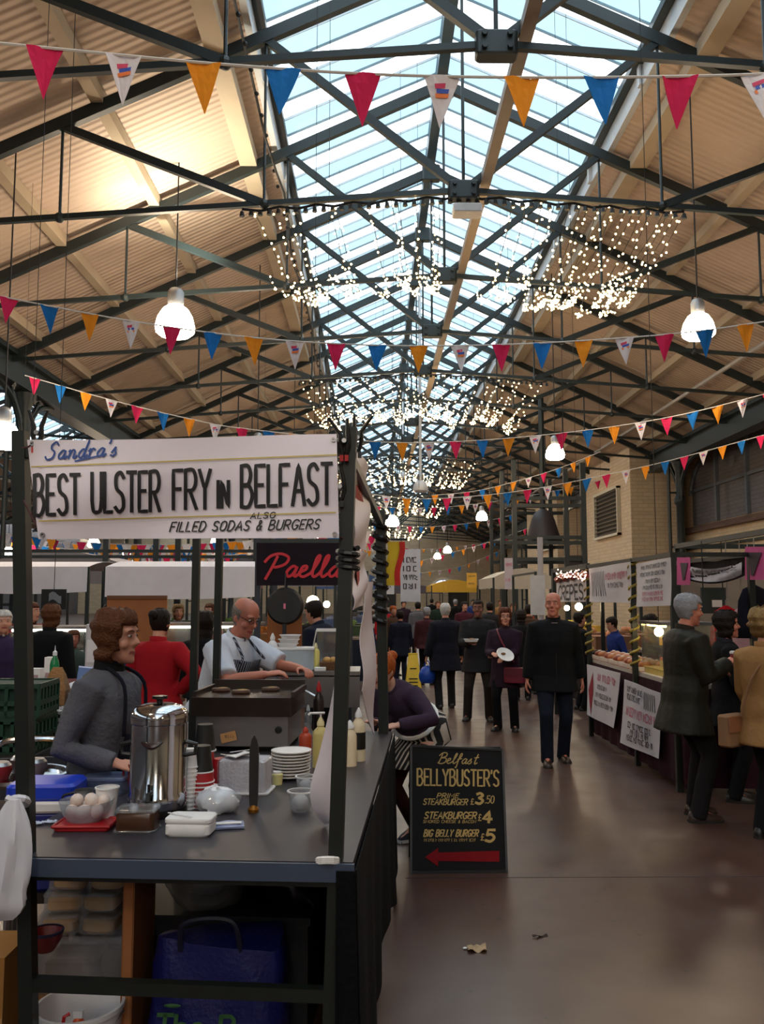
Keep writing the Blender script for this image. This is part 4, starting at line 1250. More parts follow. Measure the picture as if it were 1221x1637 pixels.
m = MB(); m.rbox((-.05, .0, .06), (.2, .18, .1), .03); m.ball((.09, 0, .06), .055, 12, 8); m.build('contents', mat('pale crate contents', (150, 132, 122), rough=.6, var=.3), t, True)
bunm = mat('golden bread rolls', (196, 150, 84), rough=.6, var=.25)
k = 0
for row, (z0, xs) in enumerate(((.425, (100, 165)), (.495, (102, 162)), (.565, (108, 168)))):
    for j, px in enumerate(xs):
        lb = 'clear food box of golden rolls, %s row, %s' % (('bottom', 'middle', 'top')[row], ('left one', 'right one by the wooden board')[j])
        p = Vector((U(px, 1450, 3.45).x, 3.45 + .03 * row, z0))
        t = thing('food_box', lb, 'food box', p, random.Random(k).uniform(-.15, .15), 'food boxes stacked under the counter')
        m = MB(); m.rbox((0, 0, .033), (.145, .14, .062), .02); m.build('box_wall', clear, t)
        m = MB()
        m.rbox((0, 0, .03), (.125, .12, .05), .03)
        m.build('rolls', bunm, t, True)
        m = MB(); m.rbox((0, 0, .066), (.15, .145, .006), .02); m.build('lid', clear, t)
        k += 1
t = thing('paper_roll', 'white paper roll leaning on top of the food boxes', 'roll', Vector((U(118, 1420, 3.5).x, 3.5, .672)))
m = MB(); m.tube([(-.03, 0, .03), (.03, .02, .1)], .032, 16); m.build('roll', paper, t, True)
m = MB(); m.tube([(.028, .019, .098), (.0305, .0205, .103)], .012, 12); m.build('core', card, t)
t = thing('clear_bag', 'crumpled clear bag on the food boxes beside the wooden board', 'bag', Vector((U(180, 1390, 3.55).x, 3.55, .725)))
crumple(.07, 15, sc=(1.1, .9, .75), amp=.25).build('film', film, t, True)
crumple(.035, 16, sc=(1.1, .9, .8)).build('contents', mat('orange brown contents', (150, 96, 66)), t, True)
t = thing('wooden_board', 'upright brown wooden board under the middle of the counter', 'board', Vector((U(222, 1500, 3.3).x, 3.3, 0)))
m = MB(); m.box((0, 0, .4), (.04, .3, .8)); m.build('plank', wood, t)
m = MB(); m.box((0, -.152, .4), (.03, .004, .78)); m.build('edge_band', mat('light edge band', (168, 106, 62)), t)
t = thing('mixing_bowl', 'dark red bowl with blue rim behind the left post', 'bowl', Vector((U(66, 1470, 3.15).x, 3.2, .447)))
m = MB(); m.lathe([(.001, 0), (.03, 0), (.055, .04), (.058, .065), (.054, .065), (.03, .006), (.001, .006)], seg=20); m.build('bowl_wall', mat('dark red bowl', (104, 22, 26), rough=.35), t, True)
m = MB(); m.lathe([(.054, .06), (.061, .062), (.061, .07), (.054, .07)], seg=20); m.build('rim', mat('navy rim', (24, 26, 62)), t, True)
t = thing('carton', 'brown carton behind the left stall post under the hanging bag', 'box', Vector((U(10, 1560, 3.3).x - .08, 3.28, 0)))
m = MB(); m.box((0, 0, .22), (.26, .25, .44)); m.build('carton_body', mat('ochre carton', (150, 104, 48), rough=.8), t)
m = MB(); m.box((0, -.126, .22), (.26, .002, .04)); m.build('tape', mat('tan tape', (170, 130, 84)), t)
for k, (px, Y, lb) in enumerate(((4, 2.75, 'white milk bottle with a blue label at the lower left corner'), (17, 2.95, 'white milk bottle standing behind the front one at lower left'))):
    t = thing('milk_bottle', lb, 'bottle', Vector((U(px, 1600, Y).x, Y, 0)), 0, 'milk bottles on the floor')
    m = MB(); m.lathe([(.001, 0), (.05, 0), (.05, .18), (.03, .24), (.02, .26), (.02, .28), (.001, .28)], seg=18); m.build('body', mat('milk white plastic', (214, 206, 198), rough=.4), t, True)
    m = MB(); m.lathe([(.001, .27), (.023, .27), (.023, .29), (.001, .29)], seg=14); m.build('cap', mat('blue cap', (40, 60, 150)), t, True)
    m = MB(); m.lathe([(.0505, .08), (.052, .08), (.052, .12), (.0505, .12)], seg=18); m.build('label', mat('blue cap', (40, 60, 150)), t, True)
for k, (px, Y, lb) in enumerate(((66, 3.0, 'white paper cup on the floor left of the bucket, nearer one'), (84, 3.3, 'white paper cup on the floor left of the bucket, farther one'))):
    cup('paper_cup', lb, Vector((U(px, 1600, Y).x - .07, Y, 0)), .03, .042, .11, paper, 'white cups on the floor')
t = thing('carrier_bag', 'white plastic carrier bag hanging on the left stall post', 'bag', U(8, 1370, 2.8))
b0 = t.location.copy()
def cb_(u, v):
    a = 2 * PI * u
    w = (.018 + .075 * min(1, v * 1.5) + .012 * math.sin(v * 6)); 
    if v > .9: w *= (1 - (v - .9) * 5)
    c = W(22 - 22 * min(1, v * 1.3), 1278 + 190 * v, 2.8) - b0
    f = 1 + .12 * math.sin(a * 5 + v * 4) + .06 * math.sin(a * 9)
    return c + Vector((w * f * math.cos(a), .6 * w * f * math.sin(a), 0))
m = MB(); m.loft([[cb_(k / 24, j / 16) for k in range(24)] for j in range(17)]); m.build('bag_body', mat('thin white bag plastic', (206, 206, 216), rough=.35), t, True)
m = MB(); m.tube([W(30 + 14 * math.cos(a), 1282 + 6 * math.sin(a), 2.87 + .05 * math.sin(a)) - b0 for a in [j * PI / 6 for j in range(13)]], .012, 6); m.tube([W(24, 1282, 2.8) - b0, W(10, 1275, 2.8) - b0], .01, 6); m.build('knot', mat('thin white bag plastic', (206, 206, 216)), t, True)
# blue cool bag with green lettering
t = thing('shopping_bag', 'large dark blue bag with green lettering on the floor under the counter', 'bag', Vector((U(345, 1600, 3.15).x, 3.25, 0)), ANG)
m = MB()
def bag(u, v):
    a = 2 * PI * u
    e = .55
    cx = abs(math.cos(a)) ** e * (1 if math.cos(a) > 0 else -1); cy = abs(math.sin(a)) ** e * (1 if math.sin(a) > 0 else -1)
    w = .255 - .03 * v
    return Vector((cx * w + .006 * math.sin(v * 17 + a * 3), cy * .14 * (1 - .25 * v) + .008 * math.sin(a * 7 + v * 9), .48 * v + (.02 * math.sin(a * 2) * v)))
m.loft([[bag(k / 40, j / 10) for k in range(40)] for j in range(11)]); m.build('bag_body', mat('dark blue woven bag', (22, 26, 96), rough=.45, bump=.2), t, True)
m = MB(); fn = lambda a, b: Vector((a, -.1465 - .004, b))
lettering(m, 'The B', fn, -.185, .2, .07, .27, slant=.1, weight=.2); m.build('lettering', mat('green bag print', (52, 96, 52)), t)
m = MB(); m.ball((-.13, -.15, .3), .012, 8, 6, (2.5, .3, .6)); m.build('leaf_emblem', mat('green bag print', (52, 96, 52)), t)
m = MB(); m.tube(smoothline([(-.12, -.1, .46), (-.1, -.12, .56), (.06, -.12, .57), (.09, -.1, .46)], 6), .01, 6); m.build('handle', mat('dark strap', (14, 16, 40)), t, True)
t = thing('clear_bag', 'big crumpled clear plastic bag behind the blue bag', 'bag', Vector((U(325, 1430, 3.5).x, 3.55, .6)))
crumple(.16, 21, 26, 16, sc=(1.0, .7, 1.0), amp=.22).build('film', film, t, True)
crumple(.09, 22, sc=(1, .8, 1)).build('contents', mat('grey contents', (120, 116, 122)), t, True)
t = thing('plinth_box', 'dark storage box behind the blue bag under the counter', 'box', Vector((U(360, 1540, 3.6).x, 3.68, 0)), ANG)
m = MB(); m.box((0, 0, .22), (.7, .4, .44)); m.build('box_body', mat('dark grey box', (34, 34, 38), rough=.6), t)
m = MB(); m.box((0, 0, .45), (.72, .42, .03)); m.build('lid', mat('black lid', (20, 20, 24)), t)
t = thing('refuse_bag', 'black plastic bag with a white and blue label under the counter right', 'bag', Vector((U(468, 1480, 3.55).x, 3.62, .592)))
crumple(.165, 31, 26, 16, sc=(1.05, .8, 1.0), amp=.15).build('film', mat('shiny black plastic', (24, 23, 27), rough=.22), t, True)
m = MB(); m.sheet(lambda a, b: Vector((-.06 + .13 * a, -.135 - .01 * math.sin(a * 3), .1 - .07 * b + .02 * a)), 6, 4, .003); m.build('label', mat('blue white label', (120, 132, 170), rough=.5), t)
m = MB()
for a in range(3): m.tube([W(524 + 17 * math.cos(q), 1374 + a * 3 + 2 * math.sin(q), 2.83 + .032 * math.sin(q)) for q in [j * PI / 6 for j in range(13)]], .007, 6)
tag(m.build('tape_band', paper), 'scrap of white tape wound on the right front post below the counter', 'tape')
# ------------------------------------------------------------------ people
def remesh(mb, name, mats, voxel, parent=None, smooth_it=4, loc=None, rz=0):
    me = bpy.data.meshes.new('tmp')
    me.from_pydata([tuple(p) for p in mb.v], [], mb.f)
    o = bpy.data.objects.new('tmp', me)
    COL.objects.link(o)
    r = o.modifiers.new('r', 'REMESH'); r.mode = 'VOXEL'; r.voxel_size = voxel
    q = o.modifiers.new('s', 'SMOOTH'); q.factor = .5; q.iterations = smooth_it
    dg = bpy.context.evaluated_depsgraph_get()
    m2 = bpy.data.meshes.new_from_object(o.evaluated_get(dg))
    bpy.data.objects.remove(o); bpy.data.meshes.remove(me)
    m2.materials.clear()
    for m in (mats if isinstance(mats, (list, tuple)) else [mats]):
        m2.materials.append(m)
    m2.polygons.foreach_set('use_smooth', [True] * len(m2.polygons))
    m2.name = name
    r = bpy.data.objects.new(name, m2)
    COL.objects.link(r)
    if parent is not None: r.parent = parent
    if loc is not None: r.location = loc
    r.rotation_euler = (0, 0, rz)
    return r

def ik(a, c, l1, l2, pole):
    d = c - a
    L = d.length
    mx = (l1 + l2) * .998
    if L > mx:
        c = a + d * (mx / L); d = c - a; L = mx
    x = (l1 * l1 - l2 * l2 + L * L) / (2 * L)
    h = math.sqrt(max(l1 * l1 - x * x, 0))
    dn = d / L
    p = Vector(pole); p -= dn * p.dot(dn)
    p = p.normalized() if p.length > 1e-5 else dn.orthogonal().normalized()
    return a + dn * x + p * h, c

HEADP = [  # (z, half width, front y, back y)
    (-.122, .018, .078, .04), (-.112, .036, .092, .01), (-.092, .05, .096, -.03), (-.065, .06, .093, -.06), (-.035, .067, .092, -.082), (-.005, .073, .09, -.098),
    (.025, .076, .092, -.107), (.055, .076, .09, -.108), (.08, .07, .08, -.1), (.1, .056, .06, -.082), (.114, .034, .034, -.05), (.12, .012, .008, -.02)]
def head_ring(z, w, f, b, n=20, grow=0.0):
    g = []
    cy = (f + b) / 2; hy = (f - b) / 2 + grow; w += grow
    for k in range(n):
        a = 2 * PI * k / n
        g.append(Vector((w * math.cos(a), cy + hy * math.sin(a), z)))
    return g

def skin_mat(name, rgb): return mat('skin ' + name, rgb, rough=.55, var=.08, scale=14)
SKIN = {'fair': skin_mat('fair', (202, 142, 118)), 'ruddy': skin_mat('ruddy', (190, 118, 96)), 'brown': skin_mat('brown', (122, 78, 60)), 'pale': skin_mat('pale', (214, 164, 144))}
LIP = mat('lips', (156, 78, 74), rough=.45)
EYEW, EYED = mat('eye white', (214, 208, 204), rough=.3), mat('dark iris', (34, 26, 24), rough=.2)
def cloth(name, rgb, rough=.9, bump=.35, bscale=16): return mat('cloth ' + name, rgb, rough=rough, var=.22, scale=7, bump=bump, bscale=bscale, spec=.2)
def hairm(name, rgb): return mat('hair ' + name, rgb, rough=.6, var=.4, scale=40, bump=.5, bscale=90, spec=.18)

def person(label, xy, face, H=1.7, skin='fair', hair='short', hair_m=None, top=None, bottom=None, shoe=None, lean=0.0, yaw=0.0, pitch=0.0, hands=None, feet=None, hem=-.12, flare=1.0, bulk=1.0, sleeve=1.0,
           voxel=.012, detail=False, curl=.5, elbow=None, collar=None, skirt=None, knee=0.0, twist=0.0, glasses=False, beard=None, group=None, drop=0.0, side=0.0):
    """a standing figure; local +y is where it faces, +x its right hand side; FACE is a world direction"""
    s = H / 1.75
    rz = math.atan2(-face[0], face[1])
    root_z = 0
    pel = Vector((0, 0, .93 - drop))
    rot = Euler((-lean, side, 0)).to_matrix()
    twm = Euler((0, 0, twist)).to_matrix()
    def T(x, y, z): return pel + rot @ (twm @ Vector((x, y, z)) if z > .15 else Vector((x, y, z)))
    V = lambda p: Vector(p) * s
    hands = hands or {}
    feet = feet or {}
    B, J, TR = MB(), MB(), MB()
    bk = bulk
    # torso of the body
    tor = [(-.1, .1, .08, 0), (-.04, .155, .105, 0), (.05, .155, .105, 0), (.16, .135, .098, .005), (.3, .155, .11, .01), (.42, .165, .1, 0), (.49, .13, .075, -.01), (.53, .065, .06, -.015)]
    def ring(z, w, d, yo, n=16, g=0.0):
        out = []
        for k in range(n):
            a = 2 * PI * k / n
            ca, sa = math.cos(a), math.sin(a)
            out.append(T((w + g) * math.copysign(abs(ca) ** .85, ca), yo + (d + g) * math.copysign(abs(sa) ** .9, sa), z) * s)
        return out
    B.loft([ring(z, w * .95, d * .95, yo) for z, w, d, yo in tor])
    nb = T(0, -.012, .5)
    nk = Euler((-(lean * .55 + pitch * .3), 0, 0)).to_matrix()
    hc = T(0, -.005, .52) + nk @ Vector((0, .02, .165))
    B.tube([nb * s, (nb.lerp(hc, .4)) * s, (hc + Vector((0, 0, -.05))) * s], [.062 * s, .056 * s, .055 * s], 12)
    hm = Euler((-(lean * .5 + pitch), 0, yaw)).to_matrix() if True else None
    hm = (Euler((0, 0, yaw)).to_matrix()) @ (Euler((-(lean * .4 + pitch), 0, 0)).to_matrix())
    HP = lambda p: (hc + hm @ Vector(p)) * s
    B.loft([[HP(p) for p in head_ring(*r)] for r in HEADP])
    B.tube([HP((0, .086, .022)), HP((0, .1, .0)), HP((0, .114, -.02)), HP((0, .096, -.034))], [.007 * s, .01 * s, .0145 * s, .009 * s], 8)
    for q in (-1, 1):
        B.ball(HP((q * .012, .094, -.028)), .009 * s, 6, 5)
        B.ball(HP((q * .076, -.008, -.012)), .02 * s, 10, 7, (.45, .85, 1.5), hm)
        B.tube([HP((q * .012, .09, .034)), HP((q * .032, .088, .038)), HP((q * .055, .074, .032))], .0085 * s, 6)
        B.ball(HP((q * .045, .064, -.03)), .024 * s, 8, 6)
    B.tube([HP((-.026, .084, -.062)), HP((0, .097, -.06)), HP((.026, .084, -.062))], [.004 * s, .0085 * s, .004 * s], 6)
    B.tube([HP((-.022, .084, -.073)), HP((0, .096, -.074)), HP((.022, .084, -.073))], [.004 * s, .009 * s, .004 * s], 6)
    B.ball(HP((0, .082, -.104)), .021 * s, 8, 6)
    # arms
    wr = {}
    for q, nm in ((1, 'R'), (-1, 'L')):
        sh = T(q * .178, -.005, .445)
        tgt = Vector(hands.get(nm, (q * .27, .06, .82 - drop)))
        if nm not in hands:
            tgt = tgt + (sh - Vector((q * .178, 0, 1.375 - drop))) * .9
        pole = (elbow or {}).get(nm, (q * .6, -1.0, -.35))
        el, tgt = ik(sh, tgt, .285, .255, pole)
        fd = (tgt - el).normalized()
        B.tube([sh * s, sh.lerp(el, .5) * s, el * s, el.lerp(tgt, .35) * s, tgt * s], [.052 * s, .046 * s, .038 * s, .039 * s, .026 * s], 10)
        # hand
        lat = fd.cross(Vector((q * .9, 0, .25)))
        up = Vector((q, 0, .35)) if abs(fd.z) > .6 else Vector((0, 0, 1)) + Vector((q * .3, 0, 0))
        nrm = (up - fd * up.dot(fd)).normalized()          # back of the hand
        lat = fd.cross(nrm).normalized()
        th_side = -1 if lat.dot(Vector((0, 1, 0)) if abs(fd.z) > .6 else Vector((-q, 0, 0))) < 0 else 1
        pc = tgt
        prings = []
        for t_, w_, h_ in ((-.012, .026, .02), (.02, .034, .016), (.055, .041, .015), (.085, .039, .012)):
            prings.append([(pc + fd * t_ + lat * w_ * math.cos(a) + nrm * h_ * math.sin(a)) * s for a in [2 * PI * k / 12 for k in range(12)]])
        B.loft(prings)
        for k, (o_, ln) in enumerate(((.030, .070), (.011, .080), (-.010, .075), (-.030, .058))):
            b0 = pc + fd * .082 + lat * o_ * th_side
            p = [b0 - fd * .02, b0]
            dirv = fd.copy()
            for seg_ in (.45, .32, .23):
                ca = curl * (1.0 if seg_ < .45 else .7)
                dirv = (dirv * math.cos(ca) - nrm * math.sin(ca)).normalized()
                nrm2 = nrm
                p.append(p[-1] + dirv * ln * seg_)
            B.tube([v * s for v in p], [.0092 * s, .0092 * s, .0086 * s, .008 * s, .0068 * s], 7)
        b0 = pc + fd * .025 + lat * .03 * th_side
        p = [b0, b0 + (fd * .6 + lat * .75 * th_side - nrm * .25).normalized() * .034]
        p.append(p[-1] + (fd * .85 + lat * .2 * th_side - nrm * (.3 + curl * .5)).normalized() * .03)
        p.append(p[-1] + (fd * .8 - lat * .1 * th_side - nrm * (.3 + curl * .6)).normalized() * .024)
        B.tube([v * s for v in p], [.013 * s, .0112 * s, .0098 * s, .0078 * s], 7)
        wr[nm] = (tgt, fd, nrm, lat, th_side, el, sh)
    # legs
    ank = {}
    for q, nm in ((1, 'R'), (-1, 'L')):
        hp = pel + Vector((q * .092, 0, -.03))
        ft = feet.get(nm, (q * .105, 0, 0, q * .12))
        fx_, fy_, fz_ = ft[0], ft[1], ft[2] if len(ft) > 2 else 0
        toe = ft[3] if len(ft) > 3 else q * .12
        tp = ft[4] if len(ft) > 4 else 0          # heel lift angle
        ak = Vector((fx_, fy_, .085 + fz_))
        kn, ak = ik(hp, ak, .435, .42, (q * .12, 1, 0))
        B.tube([hp * s, hp.lerp(kn, .5) * s, kn * s, kn.lerp(ak, .3) * s, ak * s], [.085 * s, .072 * s, .05 * s, .052 * s, .034 * s], 12)
        fdir = Euler((-tp, 0, -toe)).to_matrix() @ Vector((0, 1, 0))
        B.tube([ak * s, (ak + fdir * .1 + Vector((0, 0, -.055))) * s, (ak + fdir * .16 + Vector((0, 0, -.062))) * s], [.034 * s, .032 * s, .02 * s], 8)
        ank[nm] = (hp, kn, ak, fdir, toe)
    vox = voxel * .62 if detail else voxel
    body = remesh(B, 'person', [SKIN[skin], LIP], vox, None, 3 if detail else 2, (xy[0], xy[1], 0), rz)
    tag(body, label, 'person', group)
    me = body.data
    mth = HP((0, .094, -.067))
    for f in me.polygons:
        c = f.center - mth
        cl = hm.transposed() @ c
        if abs(cl.x) < .026 * s and abs(cl.z) < .0095 * s and abs(cl.y) < .022 * s:
            f.material_index = 1
    # eyes, hair
    for q in (-1, 1):
        e = MB(); e.ball(HP((q * .031, .083, .012)), .0115 * s, 10, 8, (1.1, .6, .55), hm)
        e.cur = 1; e.ball(HP((q * .031, .0905, .012)), .0056 * s, 8, 6, (1, .5, 1), hm)
        e.build('eye', [EYEW, EYED], body, 'all')
    if hair_m is not None:
        hr = MB()
        n, rows = 32, 22
        rd = random.Random(label)
        phs = [rd.uniform(0, 6) for _ in range(6)]
        def hrad(z, a):
            """head surface at height z, angle a (0 = right, pi/2 = front) and how far the hair stands off it"""
            zz = max(-.121, min(.1195, z))
            for r0, r1 in zip(HEADP, HEADP[1:]):
                if r0[0] <= zz <= r1[0]:
                    t_ = (zz - r0[0]) / (r1[0] - r0[0]); break
            w = r0[1] + (r1[1] - r0[1]) * t_; f = r0[2] + (r1[2] - r0[2]) * t_; b = r0[3] + (r1[3] - r0[3]) * t_
            return w, f, b
        def offs(z, a):
            fr_ = math.sin(a)             # 1 front, -1 back
            nz = .15 * math.sin(a * 9 + phs[0] + z * 40) + .12 * math.sin(a * 17 + phs[1] - z * 60) + .1 * math.sin(z * 90 + phs[2])
            if hair == 'short':
                line = .058 if fr_ > .45 else (.0 if fr_ > .1 else (-.05 if fr_ > -.3 else -.085))
                th = .013
            elif hair == 'crop':
                line = .07 if fr_ > .4 else (.01 if fr_ > .1 else (-.04 if fr_ > -.3 else -.075)); th = .007
            elif hair == 'fringe':        # bald crown with a rim of hair
                line = .2 if fr_ > .25 else (-.02 if fr_ > -.1 else -.07); th = .008
                if z > .055: return -.008
            elif hair == 'bob':
                line = .066 if fr_ > .7 else (.066 - (.7 - fr_) * .42 if fr_ > .3 else -.102 - .02 * (.3 - fr_)); th = .023; nz *= 1.4
            elif hair == 'long':
                line = .06 if fr_ > .62 else -.2; th = .03
            elif hair == 'curly':
                line = .058 if fr_ > .5 else (-.06 if fr_ > .1 else -.1); th = .036; nz *= 1.8
            else:
                line = .07 if fr_ > .4 else (-.02 if fr_ > 0 else -.075); th = .011
            k = max(0, min(1, (z - line) / .022 + .5))
            return (th * (1 + nz)) * k - .008 * (1 - k)
        zs = [-.15 + .285 * k / rows for k in range(rows + 1)]
        if hair == 'long': zs = [-.24 + .375 * k / rows for k in range(rows + 1)]
        rg = []
        for z in zs:
            g = []
            for k in range(n):
                a = 2 * PI * k / n
                w, f, b = hrad(z, a)
                if z < -.06 and hair in ('bob', 'long'):
                    b = min(b, -.078); w = max(w, .062)
                    if math.sin(a) > .3: f = min(f, .05)
                o = offs(z, a)
                zz = min(z, .12) + (max(0, o) * .9 if z > .085 else 0)
                cy = (f + b) / 2
                g.append(HP((max(w + o, .002) * math.cos(a), cy + max((f - b) / 2 + o, .002) * math.sin(a), zz)))
            rg.append(g)
        hr.loft(rg)
        hair_o = hr.build('hair', hair_m, body, 'all')
        if hair == 'bun':
            b = MB(); b.ball(HP((0, -.13, .075)), .045 * s, 12, 9, (1, .9, .9)); b.build('hair_bun', hair_m, hair_o, 'all')
    for q in (-1, 1):
        m = MB(); m.tube([HP((q * .014, .096, .034)), HP((q * .032, .095, .039)), HP((q * .052, .082, .033))], [.003 * s, .0045 * s, .002 * s], 5)
        m.build('eyebrow', hair_m if (hair_m is not None and hair not in ('fringe',)) else mat('grey brown brow', (110, 92, 80)), body)
    if glasses:
        m = MB()
        for q in (-1, 1):
            m.tube([HP((q * .032 + .022 * math.cos(a), .104 - .004 * abs(math.cos(a)), .01 + .016 * math.sin(a))) for a in [k * PI / 6 for k in range(13)]], .0022 * s, 5)
            m.tube([HP((q * .054, .1, .014)), HP((q * .08, .0, .012))], .002 * s, 5)
        m.tube([HP((-.01, .105, .014)), HP((.01, .105, .014))], .002 * s, 5)
        m.build('glasses', mat('dark spectacle frame', (30, 26, 28), rough=.3), body)
    # jacket
    if top is not None:
        g = .022 * bk
        rings = [ring(hem, .165 * bk * flare, .125 * bk * flare, 0, 18, g)]
        for z, w, d, yo in tor[1:]:
            if z > hem + .05:
                rings.append(ring(z, w * (.5 + .5 * bk) * (1 + (flare - 1) * max(0, (.2 - z)) * 3), d * (.45 + .55 * bk), yo, 18, g if z < .5 else .012))
        J.loft(rings)
        for nm in ('R', 'L'):
            tgt, fd, nrm, lat, ths, el, sh = wr[nm]
            end = el.lerp(tgt, sleeve - 1.0 + .97) if sleeve >= 1 else sh.lerp(el, sleeve * 1.0)
            if sleeve >= 1:
                J.tube([(sh + (T(0, 0, .42) - sh) * .25) * s, sh * s, sh.lerp(el, .5) * s, el * s, el.lerp(tgt, .5) * s, end * s], [.07 * s * bk, .074 * s * bk, .064 * s * bk, .055 * s * bk, .05 * s * bk, .041 * s * bk], 12)
            else:
                J.tube([(sh + (T(0, 0, .42) - sh) * .25) * s, sh * s, sh.lerp(el, sleeve * .5) * s, end * s], [.07 * s * bk, .075 * s * bk, .072 * s * bk, .068 * s * bk], 12)
        jk = remesh(J, 'jacket', top, voxel, body, 4)
        cl = MB()
        for rr, zz in ((.068, .5),):
            pts = []
            gs = []
            for z, r0 in ((.485, .082), (.52, .074), (.56, .073), (.56, .066), (.5, .06)):
                gs.append([T(r0 * math.cos(a) * 1.05, -.012 + r0 * math.sin(a), z - .012 * math.sin(a)) * s for a in [2 * PI * k / 18 for k in range(18)]])
            cl.loft(gs, False, False)
        cl.build('collar', collar or top, jk, 'all')
    # trousers
    if bottom is not None:
        if skirt is None:
            TR.loft([ring(-.13, .13, .1, 0, 16), ring(-.04, .165, .118, 0, 16), ring(.07, .16, .115, 0, 16)])
            for nm in ('R', 'L'):
                hp, kn, ak, fdir, toe = ank[nm]
                TR.tube([hp * s, hp.lerp(kn, .5) * s, kn * s, kn.lerp(ak, .5) * s, (ak + Vector((0, 0, -.058))) * s], [.102 * s, .09 * s, .071 * s, .067 * s, .066 * s], 14)
            remesh(TR, 'trousers', bottom, voxel, body, 4)
        else:
            sm, sl_ = skirt
            gs = []
            kn = (ank['R'][1] + ank['L'][1]) / 2
            gs.append([T(.19 * math.cos(a), .16 * math.sin(a), .1) * s for a in [2 * PI * k / 28 for k in range(28)]])
            gs.append([(T(0, -.02, .02) + Euler((-lean * .6, 0, 0)).to_matrix() @ Vector((.215 * math.cos(a), .2 * math.sin(a), 0))) * s for a in [2 * PI * k / 28 for k in range(28)]])
            gs.append([(pel + Vector((.215 * math.cos(a), -.055 + .2 * math.sin(a), -.09))) * s for a in [2 * PI * k / 28 for k in range(28)]])
            for t_ in (.45, .75, 1):
                c = (pel + Vector((0, -.03, -.06))).lerp(kn + Vector((0, -.02, .05 - sl_)), t_)
                gs.append([(c + Vector(((.2 + .01 * t_) * math.cos(a) * (1 + .03 * math.sin(a * 7)), (.18 + .0 * t_) * math.sin(a), 0))) * s for a in [2 * PI * k / 28 for k in range(28)]])
            m = MB(); m.loft(gs); m.build('skirt', sm, body, 'all')
            TR.loft([ring(-.13, .14, .11, 0, 16), ring(-.04, .17, .122, 0, 16), ring(.09, .165, .12, 0, 16)])
            remesh(TR, 'tights', bottom, voxel, body, 4)
            for nm in ('R', 'L'):
                hp, k2, ak, fdir, toe = ank[nm]
                m = MB(); m.tube([hp.lerp(k2, .3) * s, hp.lerp(k2, .7) * s, k2 * s, k2.lerp(ak, .35) * s, ak * s], [.082 * s, .068 * s, .054 * s, .055 * s, .038 * s], 12); m.build('tights', bottom, body, 'all')
    if shoe is not None:
        for nm in ('R', 'L'):
            hp, kn, ak, fdir, toe = ank[nm]
            side_ = Vector((fdir.y, -fdir.x, 0)).normalized()
            upv = side_.cross(fdir).normalized()
            base = ak + upv * -.085
            m = MB(); gs = []
            for t_, w_, h_ in ((-.075, .018, .05), (-.06, .036, .075), (-.01, .04, .095), (.05, .042, .08), (.11, .047, .058), (.165, .042, .045), (.19, .02, .03)):
                gs.append([(base + fdir * t_ + side_ * w_ * x + upv * h_ * z) * s for x, z in ((-1, .02), (-1, .3), (-.85, .7), (-.45, 1), (.45, 1), (.85, .7), (1, .3), (1, .02))])
            m.loft(gs); sh_o = m.build('shoe', shoe, body, 'all')
            m = MB(); gs = []
            for t_, w_ in ((-.078, .02), (-.06, .038), (0, .042), (.1, .049), (.165, .044), (.193, .02)):
                gs.append([(base + fdir * t_ + side_ * w_ * x + upv * z) * s for x, z in ((-1, 0), (1, 0), (1, .018), (-1, .018))])
            m.loft(gs); m.build('sole', mat('dark shoe sole', (30, 26, 24)) , sh_o)
    bm_ = Matrix.Translation((xy[0], xy[1], 0)) @ Matrix.Rotation(rz, 4, 'Z')
    out = {'body': body, 'T': lambda x, y, z: T(x, y, z) * s, 'ring': ring, 'HP': HP, 's': s, 'M': bm_,
           'hand': {k: bm_ @ ((v[0] + v[1] * .07 - v[2] * .025) * s) for k, v in wr.items()}, 'wr': wr, 'ank': ank}
    return out

def apron(p, m_, z0=-.5, z1=.38, w0=.19, w1=.12, g=.035, name='apron', strap=True, yo=0.0):
    """front panel following the torso"""
    b, T, s = p['body'], p['T'], p['s']
    def fn(u, v):
        z = z1 + (z0 - z1) * v
        w = w1 + (w0 - w1) * min(1, v * 1.6)
        a = (u - .5) * 2
        d = .118 + g + yo * v - .07 * a * a
        return T(a * w, d + .008 * math.sin(a * 8 + v * 5), z)
    m = MB(); m.sheet(fn, 16, 16, .006); o = m.build(name, m_, b, 'all')
    if strap:
        m = MB()
        for q in (-1, 1):
            m.tube(smoothline([T(q * w1 * .8, .125 + g, z1), T(q * .1, .1 + g, .47), T(q * .06, .0, .545), T(0, -.075, .54)], 5), .009, 6)
        m.build('apron_strap', m_, o, 'all')
    return o

def stripes(name, a, b, scale, axis='X', rough=.9):
    m = mat(name, a, rough=rough)
    nt = m.node_tree; bs = nt.nodes['Principled BSDF']
    tc = nt.nodes.new('ShaderNodeTexCoord'); w = nt.nodes.new('ShaderNodeTexWave')
    w.bands_direction = axis; w.inputs['Scale'].default_value = scale; w.inputs['Distortion'].default_value = .4; w.inputs['Detail'].default_value = 0
    nt.links.new(tc.outputs['Object'], w.inputs['Vector'])
    r = nt.nodes.new('ShaderNodeValToRGB'); r.color_ramp.interpolation = 'CONSTANT'
    r.color_ramp.elements[0].color = lin(a) + (1,); r.color_ramp.elements[1].color = lin(b) + (1,); r.color_ramp.elements[1].position = .72
    nt.links.new(w.outputs['Fac'], r.inputs['Fac']); nt.links.new(r.outputs['Color'], bs.inputs['Base Color'])
    return m

